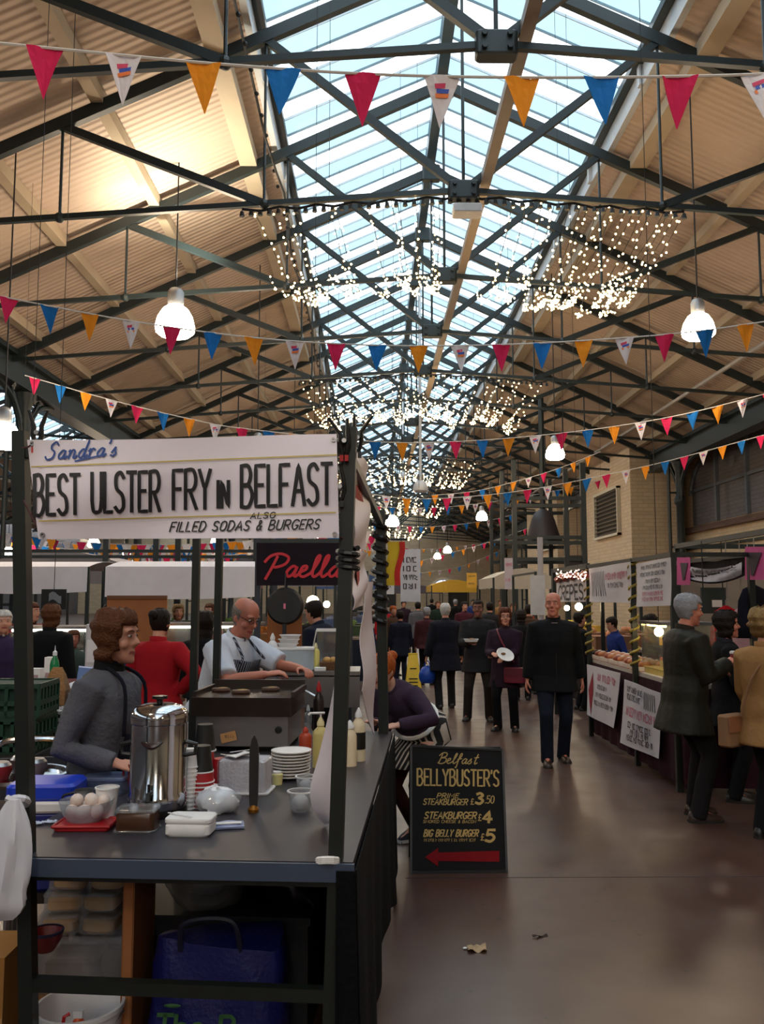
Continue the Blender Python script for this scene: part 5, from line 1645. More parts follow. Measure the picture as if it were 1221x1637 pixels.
C_BLACK = cloth('black', (17, 17, 20)); C_NAVY = cloth('navy', (26, 30, 46)); C_CHAR = cloth('charcoal', (38, 37, 40)); C_DENIM = cloth('dark denim', (20, 25, 38)); C_OLIVE = cloth('dark olive wax', (34, 32, 26), rough=.6)
C_TAN = cloth('tan', (150, 112, 70)); C_RED = cloth('red jersey', (156, 20, 30)); C_GREY = cloth('grey wool', (92, 92, 100), bscale=60); C_PURP = cloth('dark purple', (44, 28, 42)); C_WHITE = cloth('white cotton', (206, 212, 226)); C_BROWN = cloth('brown', (70, 50, 40)); C_PLUM = cloth('plum hoodie', (58, 44, 62))
S_BROWN = mat('brown leather', (48, 27, 18), rough=.4); S_BLACK = mat('black leather', (20, 18, 18), rough=.4)
H_BROWN = hairm('brown', (92, 54, 34)); H_DARK = hairm('dark', (30, 22, 19)); H_GREY = hairm('grey', (142, 142, 148)); H_WHITE = hairm('white', (196, 192, 188)); H_GING = hairm('ginger', (164, 80, 32)); H_FAIR = hairm('light brown', (132, 104, 66)); H_RED = hairm('auburn', (88, 48, 32))

# seller behind the urn, in profile to the right
p = person('woman in a grey jumper and navy apron standing behind the urn, smiling', (-1.23, 4.02), (1, -.22), 1.63, 'fair', 'bob', H_BROWN, C_GREY, C_BLACK, S_BLACK, lean=.1, yaw=.0, pitch=.02, hands={'R': (.2, .2, 1.05), 'L': (-.24, .2, .98)}, hem=-.1, bulk=1.12, voxel=.012, detail=True, collar=C_BLACK, curl=.75, elbow={'R': (.3, -1, -.1), 'L': (-.3, -1, -.1)})
apron(p, cloth('navy apron', (24, 24, 36)), z0=-.55, z1=.24, w0=.2, w1=.12, g=.03)
m = MB(); m.lathe([(.066, 0), (.062, .05), (.056, .06), (.056, 0)], p['T'](0, -.008, .515), 18); m.build('polo_neck', C_BLACK, p['body'], 'all')
hd = p['hand']['R']
t = thing('mug', 'dark red mug held in the hand of the woman in the grey jumper', 'mug', hd + Vector((.03, -.01, -.05)))
m = MB(); m.lathe([(.001, 0), (.034, 0), (.036, .085), (.033, .085), (.03, .005), (.001, .005)], seg=18); m.build('mug_wall', mat('dark red glaze', (112, 24, 34), rough=.25), t, True)
m = MB(); m.tube([(-.034, 0, .07), (-.055, 0, .06), (-.055, 0, .03), (-.034, 0, .02)], .006, 6); m.build('handle', mat('dark red glaze', (112, 24, 34)), t, True)

# cook bending over the griddle
cook = person('cook in white short sleeves and striped apron bending over the griddle', (-1.08, 6.02), (.86, -.51), 1.74, 'ruddy', 'fringe', hairm('stubble grey', (120, 108, 102)), C_WHITE, C_NAVY, S_BLACK, lean=.4, pitch=.3, yaw=-.12, hands={'R': (.14, .56, 1.2), 'L': (-.1, .66, 1.22)}, sleeve=.92, hem=-.08, bulk=1.2, voxel=.012, detail=True, glasses=True, curl=.7, elbow={'R': (.7, -.6, -.3), 'L': (-.7, -.6, -.3)})
apron(cook, stripes('navy striped apron', (30, 34, 50), (150, 154, 168), 22), z0=-.5, z1=.44, w0=.24, w1=.18, g=.06)
hd = cook['hand']['R']
t = thing('tongs', 'steel tongs held by the cook over the griddle', 'tongs', hd)
dv = Vector((.26, -.1, -.12))
for q in (-.014, .014):
    m = MB(); m.bar((0, q * .6, 0), dv + Vector((0, q * 1.6, 0)), .014, .004); m.build('arm', chrome, t)
m = MB(); m.ball((0, 0, 0), .012, 8, 6); m.build('hinge', chrome, t)

# helper in the ginger hair leaning on the counter from the aisle
g_ = person('ginger haired woman in a plum top leaning over the counter from the aisle', (.34, 6.18), (-.62, -.78), 1.56, 'pale', 'bun', H_GING, C_PLUM, cloth('maroon tights', (54, 20, 28)), None, lean=.88, pitch=-.15, hands={'R': (-.02, .62, .98), 'L': (-.24, .62, .98)}, hem=.0, bulk=1.1, voxel=.012, detail=True, skirt=(stripes('black and white striped apron', (24, 22, 26), (190, 178, 168), 9, 'X'), -.1), drop=.06, curl=.25, feet={'R': (.1, -.05, 0, .1), 'L': (-.1, .1, 0, -.1)}, elbow={'R': (.4, -.7, .2), 'L': (-.4, -.7, .2)})
for nm in ('R', 'L'):
    hp, kn, ak, fdir, toe = g_['ank'][nm]
    s = g_['s']; m = MB(); gs = []
    for t_, w_, h_ in ((-.075, .02, .05), (-.05, .04, .085), (.0, .042, .1), (.06, .044, .075), (.13, .045, .05), (.18, .025, .035)):
        c = Vector((ak.x, ak.y, 0)) + fdir * t_
        sd = Vector((fdir.y, -fdir.x, 0))
        gs.append([(c + sd * w_ * x + Vector((0, 0, h_ * z))) * s for x, z in ((-1, .02), (-1, .4), (-.7, 1), (.7, 1), (1, .4), (1, .02))])
    m.loft(gs); o = m.build('trainer', cloth('grey trainer', (60, 60, 72)), g_['body'], 'all')
    m = MB(); m.loft([[q + Vector((0, 0, -.0)) for q in [(Vector((ak.x, ak.y, z)) + fdir * a + Vector((fdir.y, -fdir.x, 0)) * b) * s for a, b in ((-.08, -.02), (-.08, .02), (0, .046), (.13, .048), (.19, .02), (.19, -.02), (.13, -.048), (0, -.046))]] for z in (0.002, .025)]); m.build('sole', white_pl, o)
m = MB(); m.tube([g_['T'](.195 * math.cos(a), .165 * math.sin(a), .105) for a in [k * PI / 10 for k in range(21)]], .016, 6); m.build('waistband', paper, g_['body'], True)

# man walking towards the viewpoint
wm = person('bald man in a black jacket and jeans walking towards the viewpoint', (1.87, 9.05), (-.05, -1), 1.745, 'ruddy', 'crop', None, C_BLACK, C_DENIM, S_BROWN, lean=.03, yaw=-.25, hands={'R': (.285, .02, .80), 'L': (-.29, -.02, .82)}, feet={'R': (.1, .12, 0, .1), 'L': (-.1, -.14, .0, -.12)}, hem=-.2, bulk=1.3, flare=1.06, detail=True, voxel=.012)
m = MB(); m.sheet(lambda u, v: wm['T'](-.03 + .06 * u, .135 - .04 * (1 - v) - .0 * u, .5 - .1 * v), 3, 4, .004); m.build('shirt_front', cloth('pale shirt', (150, 132, 126)), wm['body'], True)
m = MB(); m.tube([wm['T'](0, .164, z) for z in (-.18, .0, .2)], .004, 5); m.build('zip', black_pl, wm['body'])

# couple in the middle of the aisle and the man seen from behind
b_ = person('white haired man in a dark coat seen from behind carrying a blue bag', (1.12, 13.4), (-.12, 1), 1.6, 'fair', 'short', H_WHITE, cloth('dark blue coat', (26, 26, 36)), C_CHAR, S_BLACK, hem=-.3, bulk=1.4, flare=1.1, hands={'L': (-.33, .03, .8), 'R': (.3, .12, .86)}, feet={'R': (.12, .1, 0, .1), 'L': (-.12, -.06, 0, -.1)}, curl=.9)
hd = b_['hand']['L']
t = thing('carrier_bag', 'bright blue carrier bag hanging from the hand of the white haired man', 'bag', hd)
m = crumple(.13, 41, sc=(1, .7, 1.15), amp=.1)
m.v = [v + Vector((0, 0, -.22)) for v in m.v]
m.build('bag_body', mat('bright blue plastic', (22, 70, 170), rough=.35), t, True)
m = MB(); m.tube(smoothline([(-.05, 0, -.1), (-.02, 0, -.01), (.02, 0, -.01), (.05, 0, -.1)], 5), .008, 6); m.build('handle', mat('bright blue plastic', (22, 70, 170)), t, True)
mp = person('man in a dark grey coat facing the viewpoint eating from a white tray', (1.47, 12.15), (-.12, -1), 1.66, 'brown', 'crop', H_DARK, C_CHAR, cloth('dark brown trousers', (44, 38, 36)), S_BLACK, hem=-.24, bulk=1.3, flare=1.08, yaw=-.1, pitch=.1, hands={'R': (.12, .34, 1.13), 'L': (-.2, .26, 1.0)}, feet={'R': (.17, .0, 0, .2), 'L': (-.15, .03, 0, -.15)}, voxel=.013, detail=True)
hd = mp['hand']['R']
t = thing('food_tray', 'small white tray of food held by the man in the grey coat', 'tray', hd + Vector((-.02, -.02, .035)))
m = MB(); m.loft([[Vector((x * w, y * w * .7, z)) for x, y in ((-1, -1), (1, -1), (1, 1), (-1, 1))] for w, z in ((.075, 0), (.095, .04), (.09, .04), (.07, .006))]); m.build('tray_wall', foam, t)
m = MB(); m.ball((.01, 0, .03), .045, 10, 7, (1.2, .8, .5)); m.build('food', mat('browned food', (120, 78, 44)), t, True)
wp = person('woman in a dark purple coat with auburn hair holding a paper plate', (1.71, 11.25), (-.35, -1), 1.55, 'fair', 'bob', H_RED, C_PURP, C_BLACK, S_BLACK, hem=-.32, bulk=1.2, flare=1.12, yaw=.3, glasses=True, hands={'R': (.12, .3, 1.1), 'L': (-.05, .32, 1.05)}, feet={'R': (.12, .02, 0, .2), 'L': (-.12, 0, 0, -.2)}, voxel=.013, detail=True)
hd = wp['hand']['L']
t = thing('paper_plate', 'white paper plate tilted in the hands of the woman in purple', 'plate', hd + Vector((.03, -.05, .07)))
m = MB(); m.lathe([(.001, 0), (.07, 0), (.115, .018), (.113, .022), (.068, .005), (.001, .005)], (0, 0, 0), 22, rot=(R(40), R(18), 0)); m.build('dish', paper, t, True)
m = MB(); m.ball((-.02, -.01, .02), .025, 8, 6, (1.2, .8, .7)); m.build('sausage', mat('browned food', (120, 78, 44)), t, True)
hb_ = wp['M'] @ wp['T'](-.16, .2, -.04)
t = thing('handbag', 'maroon shoulder bag worn by the woman in the purple coat', 'bag', hb_, math.atan2(.35, -1))
m = MB(); m.rbox((0, 0, -.08), (.26, .1, .19), .03); m.build('bag_body', mat('maroon leather', (112, 22, 44), rough=.45), t)
m = MB(); m.box((0, .052, -.04), (.24, .01, .1)); m.build('flap', mat('dark maroon leather', (96, 18, 38), rough=.45), t)
inv = (Matrix.Translation(t.location) @ Matrix.Rotation(t.rotation_euler.z, 4, 'Z')).inverted()
m = MB(); m.tube(smoothline([inv @ (wp['M'] @ q) for q in (wp['T'](-.15, .17, .05), wp['T'](.0, .19, .3), wp['T'](.1, .1, .5), wp['T'](.1, -.1, .46))], 6), .011, 6); m.build('strap', mat('maroon leather', (112, 22, 44)), t, True)

# group at the right
gm = person('grey haired man in a dark waxed jacket holding a coffee cup', (2.42, 6.82), (1, .1), 1.72, 'ruddy', 'short', H_GREY, C_OLIVE, cloth('dark trousers', (26, 24, 26)), S_BROWN, hem=-.27, bulk=1.42, flare=1.03, lean=.06, pitch=.12, yaw=-.05, hands={'R': (.13, .3, 1.2), 'L': (-.12, .3, 1.12)}, feet={'R': (.12, .02, 0, .1), 'L': (-.11, .1, 0, -.1)}, detail=True, voxel=.012, collar=cloth('brown cord collar', (40, 30, 24)), curl=.8, elbow={'R': (.5, -1, -.6), 'L': (-.5, -1, -.6)})
hd = gm['hand']['R']
t = thing('coffee_cup', 'white lidded paper coffee cup held by the grey haired man', 'cup', hd + Vector((.02, 0, -.035)))
m = MB(); m.lathe([(.001, 0), (.027, 0), (.038, .1), (.001, .1)], seg=18); m.build('cup_wall', mat('red cup sleeve', (160, 70, 70)), t, True)
m = MB(); m.lathe([(.001, .098), (.041, .098), (.041, .108), (.036, .118), (.001, .118)], seg=18); m.build('lid', white_pl, t, True)
dw = person('dark haired woman in black standing beside the man with the coffee cup', (3.0, 7.42), (1, -.15), 1.57, 'ruddy', 'bob', H_DARK, C_BLACK, C_BLACK, S_BLACK, hem=-.25, bulk=1.2, flare=1.08, hands={'R': (.2, .25, 1.0), 'L': (-.15, .34, 1.1)}, feet={'R': (.1, 0, 0, .1), 'L': (-.1, .06, 0, -.1)}, detail=True, voxel=.012, collar=cloth('fur trim', (40, 38, 44), bump=.8, bscale=90))
tj = person('person in a tan jacket with curly light hair at the right edge', (2.79, 6.2), (.9, .5), 1.6, 'fair', 'curly', H_FAIR, C_TAN, C_BLACK, S_BLACK, hem=-.22, bulk=1.35, flare=1.05, hands={'L': (-.25, .2, .9), 'R': (.3, .02, .82)}, detail=True, voxel=.012)
hb_ = tj['M'] @ tj['T'](-.2, -.16, -.12)
t = thing('shoulder_bag', 'brown shoulder bag on the back of the person in the tan jacket', 'bag', hb_, .6)
m = MB(); m.rbox((0, 0, 0), (.26, .1, .22), .03); m.build('bag_body', mat('brown canvas', (128, 92, 62), rough=.8), t)
m = MB(); m.box((0, -.052, .05), (.25, .01, .11)); m.build('flap', mat('dull orange brown flap', (140, 90, 60)), t)
inv = (Matrix.Translation(t.location) @ Matrix.Rotation(.6, 4, 'Z')).inverted()
m = MB(); m.tube(smoothline([inv @ (tj['M'] @ q) for q in (tj['T'](-.1, -.19, .0), tj['T'](.0, -.17, .3), tj['T'](.12, -.06, .5), tj['T'](.12, .1, .46))], 6), .012, 6); m.build('strap', mat('brown canvas', (128, 92, 62)), t, True)

# behind the stall and in the background
r_ = person('person in a red top with dark bun seen from behind, hand on hip', (-1.72, 7.1), (.25, 1), 1.6, 'fair', 'bun', H_DARK, C_RED, C_BLACK, S_BLACK, hem=-.05, bulk=1.25, hands={'R': (.2, .02, 1.02), 'L': (-.22, .24, 1.0)}, elbow={'R': (1, -.3, 0), 'L': (-.6, -1, -.3)})
def bg(label, px, top, Y, face, skin, hair, hm_, tp, bt, group=None, **k):
    q = W(px, top, Y)
    return person(label, (q.x, Y), face, max(1.3, min(1.9, q.z)), skin, hair, hm_, tp, bt, S_BLACK, voxel=k.pop('voxel', .017), **k)
bg('brown haired person in a dark coat, back turned, beyond the brown paper bag', 82, 966, 9.0, (.3, 1), 'fair', 'bob', H_BROWN, C_BLACK, C_BLACK, bulk=1.45, hem=-.3)
bg('white haired person in purple at the far left edge', 6, 974, 8.4, (.6, -1), 'fair', 'short', H_WHITE, cloth('dusky purple', (52, 40, 70)), C_BLACK, bulk=1.3)
bg('small person in a green top facing the viewpoint between the left stalls', 118, 1006, 9.6, (.4, -1), 'ruddy', 'short', H_BROWN, cloth('grey green', (74, 84, 76)), C_BLACK, hands={'R': (.15, .3, 1.0), 'L': (-.15, .3, 1.0)})
bg('dark haired person in black just left of the cook', 326, 978, 8.6, (.2, 1), 'fair', 'long', H_DARK, C_BLACK, C_BLACK, bulk=1.2)
bg('person in a navy coat bending behind the paella pan', 527, 955, 9.4, (-.8, .4), 'fair', 'short', H_DARK, C_NAVY, C_BLACK, bulk=1.45, lean=.3, pitch=.2)
bg('person with a maroon scarf far back at the left stalls', 50, 962, 10.8, (1, -.2), 'fair', 'short', H_RED, cloth('maroon', (84, 26, 36)), C_BLACK)
bg('person in blue browsing deep in the left bay', 178, 964, 9.7, (-.6, -1), 'fair', 'short', H_DARK, cloth('mid blue', (40, 56, 110)), C_BLACK)
bg('person in a pale coat behind the lit food counter', 285, 966, 13.5, (.4, -1), 'fair', 'bob', H_FAIR, cloth('pale grey', (130, 126, 130)), C_BLACK)
bg('person in a pink top at the lit food counter', 336, 964, 13.9, (-.4, -1), 'pale', 'short', H_BROWN, cloth('dusty pink', (168, 96, 104)), C_BLACK)
bg('person in a dark hat standing beside the paella stall panel', 505, 962, 12.0, (.4, 1), 'fair', 'short', H_DARK, C_CHAR, C_BLACK)
bg('stallholder in a blue jacket behind the cakes on the right', 985, 985, 12.6, (-1, -.2), 'fair', 'short', H_DARK, cloth('royal blue', (34, 50, 110)), C_BLACK, lean=.1, pitch=.3, hands={'R': (.2, .2, 1.0), 'L': (-.2, .2, 1.0)})
bg('dark haired stallholder with bowed head behind the glass case', 1048, 982, 11.0, (-1, -.3), 'ruddy', 'bob', H_DARK, C_PURP, C_BLACK, lean=.1, pitch=.35)
bg('person in a black coat walking away behind the woman in purple', 833, 975, 14.5, (.1, 1), 'fair', 'bob', H_DARK, C_BLACK, C_BLACK, bulk=1.3, hem=-.35)
bg('person in a navy coat near the yellow warning cone, back turned', 640, 976, 17.5, (-.2, 1), 'fair', 'short', H_DARK, C_NAVY, C_NAVY, bulk=1.4, hem=-.3)
bg('person in a maroon jacket behind the white haired man', 682, 970, 17.0, (.2, 1), 'fair', 'short', H_GREY, cloth('dark maroon', (62, 30, 38)), C_BLACK, bulk=1.3)
crowd = [(628, 968, 19, 'ginger haired shopper at the far left of the aisle', C_BROWN, H_GING, (.5, -1)), (668, 962, 23, 'shopper in grey far down the aisle', C_GREY, H_DARK, (0, 1)), (700, 960, 26, 'shopper in dark green far behind the white haired man', cloth('bottle green', (28, 44, 36)), H_BROWN, (.2, -1)),
         (742, 961, 21, 'shopper in a maroon coat behind the man with the tray', cloth('wine', (70, 28, 40)), H_DARK, (.3, -1)), (783, 962, 19, 'shopper in charcoal between the couple', C_CHAR, H_DARK, (.1, 1)), (820, 964, 22, 'shopper in navy behind the woman in purple', C_NAVY, H_BROWN, (-.2, -1)),
         (845, 966, 16.6, 'shopper in brown left of the walking man', C_BROWN, H_DARK, (0, 1)), (728, 958, 31, 'distant shopper in a dark coat near the far stalls', C_BLACK, H_GREY, (0, 1)), (756, 958, 34, 'distant shopper in blue near the far stalls', cloth('mid blue', (40, 56, 110)), H_DARK, (.1, -1)),
         (645, 960, 29, 'distant shopper in purple at the left side of the aisle', C_PURP, H_DARK, (.3, -1)), (800, 958, 30, 'distant shopper in tan beside the steel frame', C_TAN, H_BROWN, (-.3, -1)), (690, 957, 38, 'farthest shopper in black in the middle of the aisle', C_BLACK, H_DARK, (0, 1)),
         (925, 978, 13.2, 'shopper in dark clothes between the walking man and the cake stall', C_BLACK, H_DARK, (1, .2)), (614, 964, 22, 'shopper in red at the left behind the rear stall post', C_RED, H_DARK, (.4, -1))]
for px, ty, Y, lb, tp, hm_, fc in crowd:
    bg(lb, px, ty, Y, fc, 'fair', 'short', hm_, tp, C_BLACK, bulk=1.3, hem=-.25, voxel=.022)
# ================================================================= pavement board in the aisle
ab0, ab1 = ground(657, 1397), ground(810, 1395)
abt0, abt1 = W(657, 1193, ab0.y + .2), W(803, 1197, ab1.y + .2)
bo = (ab0 + ab1) / 2
t = thing('pavement_board', 'black pavement board with gold bellybuster burger prices standing in the aisle', 'sign board', bo)
def abf(px, py, lift=0.0):
    v = (1396 - py) / 201.0
    l = ab0.lerp(abt0, v); r = ab1.lerp(abt1, v)
    xl, xr = 657, 810 - 7 * v
    p = l.lerp(r, (px - xl) / (xr - xl)) - bo
    n = (ab1 - ab0).cross(abt0 - ab0).normalized()
    return p + n * lift
m = MB(); m.sheet(lambda u, v: abf(657 + (810 - 7 * (1 - v) - 657) * u, 1194 + 202 * v, -.008), 2, 2, .014); m.build('front_panel', mat('black board paint', (10, 9, 13), rough=.65, spec=.2), t)
m = MB()
hz = abt0.z
m.sheet(lambda u, v: Vector((ab0.x + (ab1.x - ab0.x) * u, abt0.y + .03 + .12 * v, hz - .01 - (hz - .01) * v)) - bo, 2, 2, .014); m.build('rear_panel', mat('black board paint', (17, 17, 22)), t)
m = MB()
for a, b in (((657, 1194), (803, 1197)), ((657, 1194), (657, 1396)), ((803, 1197), (810, 1396)), ((657, 1394), (810, 1394))):
    m.bar(abf(*a, .002), abf(*b, .002), .014, .014)
m.build('frame', mat('worn black frame', (36, 34, 36), rough=.5), t)
gold = mat('gold sign paint', (180, 148, 82), rough=.5)
afn = lambda a, b: abf(a * 100, -b * 100, .0035)
def atext(tx, x0, base, h, w, mt=gold, **k):
    m = MB(); lettering(m, tx, afn, x0 / 100, -base / 100, h / 100, w / 100, **k); m.build('lettering', mt, t)
atext('Belfast', 699, 1222, 17, 62, font=SCRIPT, slant=.3, weight=.1, rise=.0, gap=.1)
atext("BELLYBUSTER'S", 667, 1258, 26, 130, weight=.11, gap=.3)
atext('PRIME', 698, 1278, 7, 34, weight=.2, slant=.3, gap=.35)
atext('STEAKBURGER', 676, 1289, 9, 70, weight=.18, slant=.25, gap=.3)
atext('£', 752, 1288, 9, 5, weight=.14); atext('3', 760, 1287, 17, 11, weight=.24, slant=.12); atext('.50', 775, 1286, 12, 14, weight=.12, slant=.1)
atext('STEAKBURGER', 678, 1311, 10, 82, weight=.2, slant=.25, gap=.3)
atext('SMOKED CHEESE & BACON', 676, 1318, 4.5, 84, weight=.16, slant=.2, gap=.3)
atext('£', 764, 1314, 10, 5, weight=.14); atext('4', 771, 1317, 18, 14, weight=.24, slant=.12)
atext('BIG BELLY BURGER', 677, 1339, 10, 86, weight=.2, slant=.25, gap=.32)
m = MB(); scribble(m, afn, 6.78, 7.64, -13.47, .045); m.build('small_print', gold, t)
atext('£', 768, 1345, 10, 6, weight=.14); atext('5', 776, 1347, 18, 13, weight=.24, slant=.12)
m = MB(); m.poly([abf(x, y, .003) for x, y in ((798, 1362), (798, 1379), (700, 1377), (700, 1385), (679, 1371), (700, 1357), (700, 1364))]); m.build('red_arrow', mat('dark red arrow paint', (120, 10, 20), rough=.8, spec=.2), t)

# litter
t = thing('paper_scrap', 'crumpled beige paper scrap lying on the concrete floor', 'litter', ground(762, 1519))
m = MB(); m.sheet(lambda u, v: Vector((-.045 + .09 * u, -.03 + .06 * v, .012 + .014 * math.sin(u * 7 + 1) * math.sin(v * 6 + u * 3))), 8, 7, .002); m.build('paper', mat('stained paper', (178, 150, 118), rough=.9, var=.3, scale=30), t, True)
m = MB(); m.ball((-.055, .01, .006), .01, 7, 5, (1.2, .8, .5)); m.build('torn_corner', paper, t)
m = MB(); m.sheet(lambda u, v: Vector((-.04 + .08 * u, -.008 + .016 * v, .006 + .006 * math.sin(u * 6 + v))), 8, 3, .003)
tag(m.build('dry_leaf', mat('dark dry leaf', (44, 28, 20), rough=.9), None, True, ground(863, 1498), .3), 'dark dry leaf on the floor right of the paper scrap', 'leaf')
t = thing('warning_cone', 'yellow wet floor warning stand in the aisle beyond the stall', 'warning sign', Vector((W(660, 1060, 16).x, 16, 0)))
m = MB()
for q in (-1, 1):
    m.sheet(lambda u, v: Vector(((-.08 - .07 * v) + (.16 + .14 * v) * u, q * (.02 + .13 * v), .66 - .65 * v)), 2, 3, .012)
m.build('panel', mat('yellow plastic', (226, 190, 30), rough=.4), t)
m = MB(); m.box((0, 0, .655), (.17, .06, .03)); m.build('hinge_cap', mat('yellow plastic', (226, 190, 30)), t)
m = MB()
for z, w in ((.4, .12), (.22, .16), (.16, .16), (.1, .16)):
    m.box((0, -.035 - (.66 - z) * .2, z), (w, .004, .02))
m.build('warning_print', black_pl, t)

# ================================================================= cake stall on the right
def RX(px, py, X):
    a = W(px, py, 10.0)
    return W(px, py, 10.0 * X / a.x)
AX = 2.67
cs_o = Vector((AX, 9.5, 0))
cs_ = thing('market_stall', 'cake and crepe stall with white banners on the right side of the aisle', 'market stall', cs_o)
tinsel = mat('yellow and black tinsel', (150, 130, 48), rough=.4, var=.6, scale=30)
yn, yf, yff = RX(1012, 950, AX).y, RX(940, 950, AX).y, RX(886, 950, AX).y
ynn = RX(1076, 950, AX).y
for x, y in ((0, ynn), (0, yn), (0, yf), (0, yff), (.7, ynn), (.7, yff)):
    m = MB(); m.box((x, y - cs_o.y, 1.04), (.05, .05, 2.08)); o = m.build('post', green, cs_)
    if x == 0 and y in (yn, yf):
        q = MB()
        q.tube([(x + .045 * math.cos(k * .8), y - cs_o.y + .045 * math.sin(k * .8), .95 + k * .014) for k in range(80)], .014, 5); q.build('tinsel_wrap', tinsel, o)
for a, b in (((0, ynn), (0, yff)), ((.7, ynn), (.7, yff)), ((0, ynn), (.7, ynn)), ((0, yff), (.7, yff))):
    m = MB(); m.bar((a[0], a[1] - cs_o.y, 2.06), (b[0], b[1] - cs_o.y, 2.06), .04); m.build('rail', green, cs_)
tz = .93
m = MB(); m.box((.36, (ynn + yf) / 2 - cs_o.y, tz - .02), (.66, yf - ynn + .2, .04)); m.build('table_top', mat('pale table top', (190, 180, 170), rough=.5), cs_)
sk = thing('table_skirt', 'dark maroon cloth hanging round the cake stall table', 'table skirt', cs_o)
m = MB(); m.sheet(lambda u, v: Vector((.02 + .012 * math.sin(u * 60) * v, (ynn - .1) + (yf - ynn + .2) * u - cs_o.y, tz - .04 - .84 * v)), 60, 3, .006)
m.sheet(lambda u, v: Vector((  .02 + .66 * u, ynn - .1 - cs_o.y + .01 * math.sin(u * 20) * v, tz - .04 - .84 * v)), 20, 3, .006)
m.build('cloth', cloth('dark maroon skirt', (52, 22, 34)), sk)
pink_ink, grey_ink = mat('faded pink print', (196, 112, 132)), mat('dark grey print', (58, 56, 66))
sheet_m = mat('white banner sheet', (212, 208, 216), rough=.5, var=.05)
def xbanner(label, c, X, marks, name='hanging_banner', wave=.008):
    """white banner in the plane x = X; corners (px, py) TL TR BR BL"""
    A, B, C_, D = [RX(px, py, X) for px, py in c]
    o = (A + C_) / 2
    t = thing(name, label, 'banner', o)
    def f(u, v, l=0.0):
        p = A.lerp(B, u).lerp(D.lerp(C_, u), v) - o
        return p + Vector((wave * math.sin(u * 6 + v * 3) - l, 0, 0))
    m = MB(); m.sheet(lambda u, v: f(u, v), 10, 8, .004); m.build('sheet', sheet_m, t, True)
    Wd, Hd = (B - A).length, (D - A).length
    g = lambda a, b: f(a / Wd, 1 - b / Hd, .006)
    marks(t, g, Wd, Hd, lambda u, v: f(u, v, .006))
    return t
def put(t, mt, fn_, name='lettering'):
    m = MB(); fn_(m); m.build(name, mt, t)
def mk_crepes(t, g, w, h, f):
    put(t, grey_ink, lambda m: lettering(m, 'CREPES', g, w * .08, h * .1, h * .55, w * .84, weight=.18))
def mk_zebra(t, g, w, h, f):
    def z(m):
        for k in range(9):
            a = .06 + k * .042
            ribbon(m, [(w * a, h * .85), (w * (a + .03), h * .5), (w * (a + .05 + .015 * (k % 3)), h * .18)], g, .02)
    put(t, grey_ink, z, 'zebra_stripes')
    put(t, pink_ink, lambda m: scribble(m, g, w * .45, w * .93, h * .62, h * .16, .26), 'pink_print')
    put(t, grey_ink, lambda m: scribble(m, g, w * .52, w * .85, h * .4, h * .12, .2), 'grey_print')
def mk_lines(t, g, w, h, f):
    [put(t, grey_ink, lambda m: scribble(m, g, w * a, w * b, h * v, h * .08, .25)) for a, b, v in ((.15, .9, .84), (.12, .88, .68), (.3, .75, .52), (.22, .8, .38))]
    [put(t, pink_ink, lambda m: scribble(m, g, w * .22, w * .8, h * v, h * .08, .25)) for v in (.24, .12)]
def mk_low1(t, g, w, h, f):
    put(t, mat('dark red diamond', (150, 22, 44)), lambda m: m.poly([f(.05, .5), f(.2, .95), f(.24, .5), f(.2, .12)]), 'red_diamond')
    put(t, pink_ink, lambda m: scribble(m, g, w * .36, w * .9, h * .76, h * .12, .24), 'pink_print')
    [put(t, grey_ink, lambda m: scribble(m, g, w * a, w * b, h * v, h * .08, .22)) for a, b, v in ((.38, .7, .6), (.34, .84, .44), (.3, .9, .28))]
def mk_low2(t, g, w, h, f):
    [put(t, grey_ink, lambda m: scribble(m, g, w * a, w * b, h * v, h * .08, .26)) for a, b, v in ((.1, .55, .84), (.1, .55, .72), (.2, .8, .3), (.3, .75, .2), (.2, .85, .1))]
    put(t, grey_ink, lambda m: [ribbon(m, [(w * (.62 + k * .05), h * .92), (w * (.64 + k * .05), h * .68)], g, .02) for k in range(6)], 'zebra_stripes')
    put(t, pink_ink, lambda m: scribble(m, g, w * .12, w * .9, h * .48, h * .12, .26), 'pink_print')
xbanner('white banner lettered crepes at the far end of the cake stall', ((889, 926), (936, 918), (936, 962), (889, 962)), AX - .04, mk_crepes)
xbanner('white banner with zebra stripes above the middle of the cake stall', ((941, 909), (1008, 898), (1007, 964), (942, 962)), AX - .04, mk_zebra)
xbanner('white banner with grey and pink lines at the near end of the cake stall', ((1017, 901), (1072, 891), (1071, 968), (1017, 970)), AX - .04, mk_lines)
xbanner('white lower banner with a red diamond on the cake stall front', ((938, 1062), (992, 1076), (980, 1164), (938, 1142)), AX - .05, mk_low1)
xbanner('white lower banner with zebra stripes on the near cake stall front', ((998, 1086), (1056, 1108), (1052, 1213), (991, 1187)), AX - .05, mk_low2)
# tinsel with fairy bulbs on top of the crepes banner
t = thing('tinsel_garland', 'red and white sparkling garland along the top of the crepes banner', 'garland', RX(912, 920, AX - .05))
o_ = t.location.copy(); rd = random.Random(5)
m = MB(); m.tube([RX(889 + 48 * k / 20, 926 - 8 * k / 20 + 3 * math.sin(k * 1.3), AX - .07) - o_ for k in range(21)], .035, 6); m.build('tinsel', mat('red tinsel', (150, 60, 50), rough=.3, var=.6, scale=60), t)
m = MB()
for k in range(70):
    m.ball(RX(889 + 48 * rd.random(), 922 - 5 * rd.random() + rd.uniform(-7, 7), AX - .1) - o_, .009, 5, 3)
tag(m.build('bulbs', glow('garland bulb', (255, 214, 190), 4.0, False), t), kind='stuff')
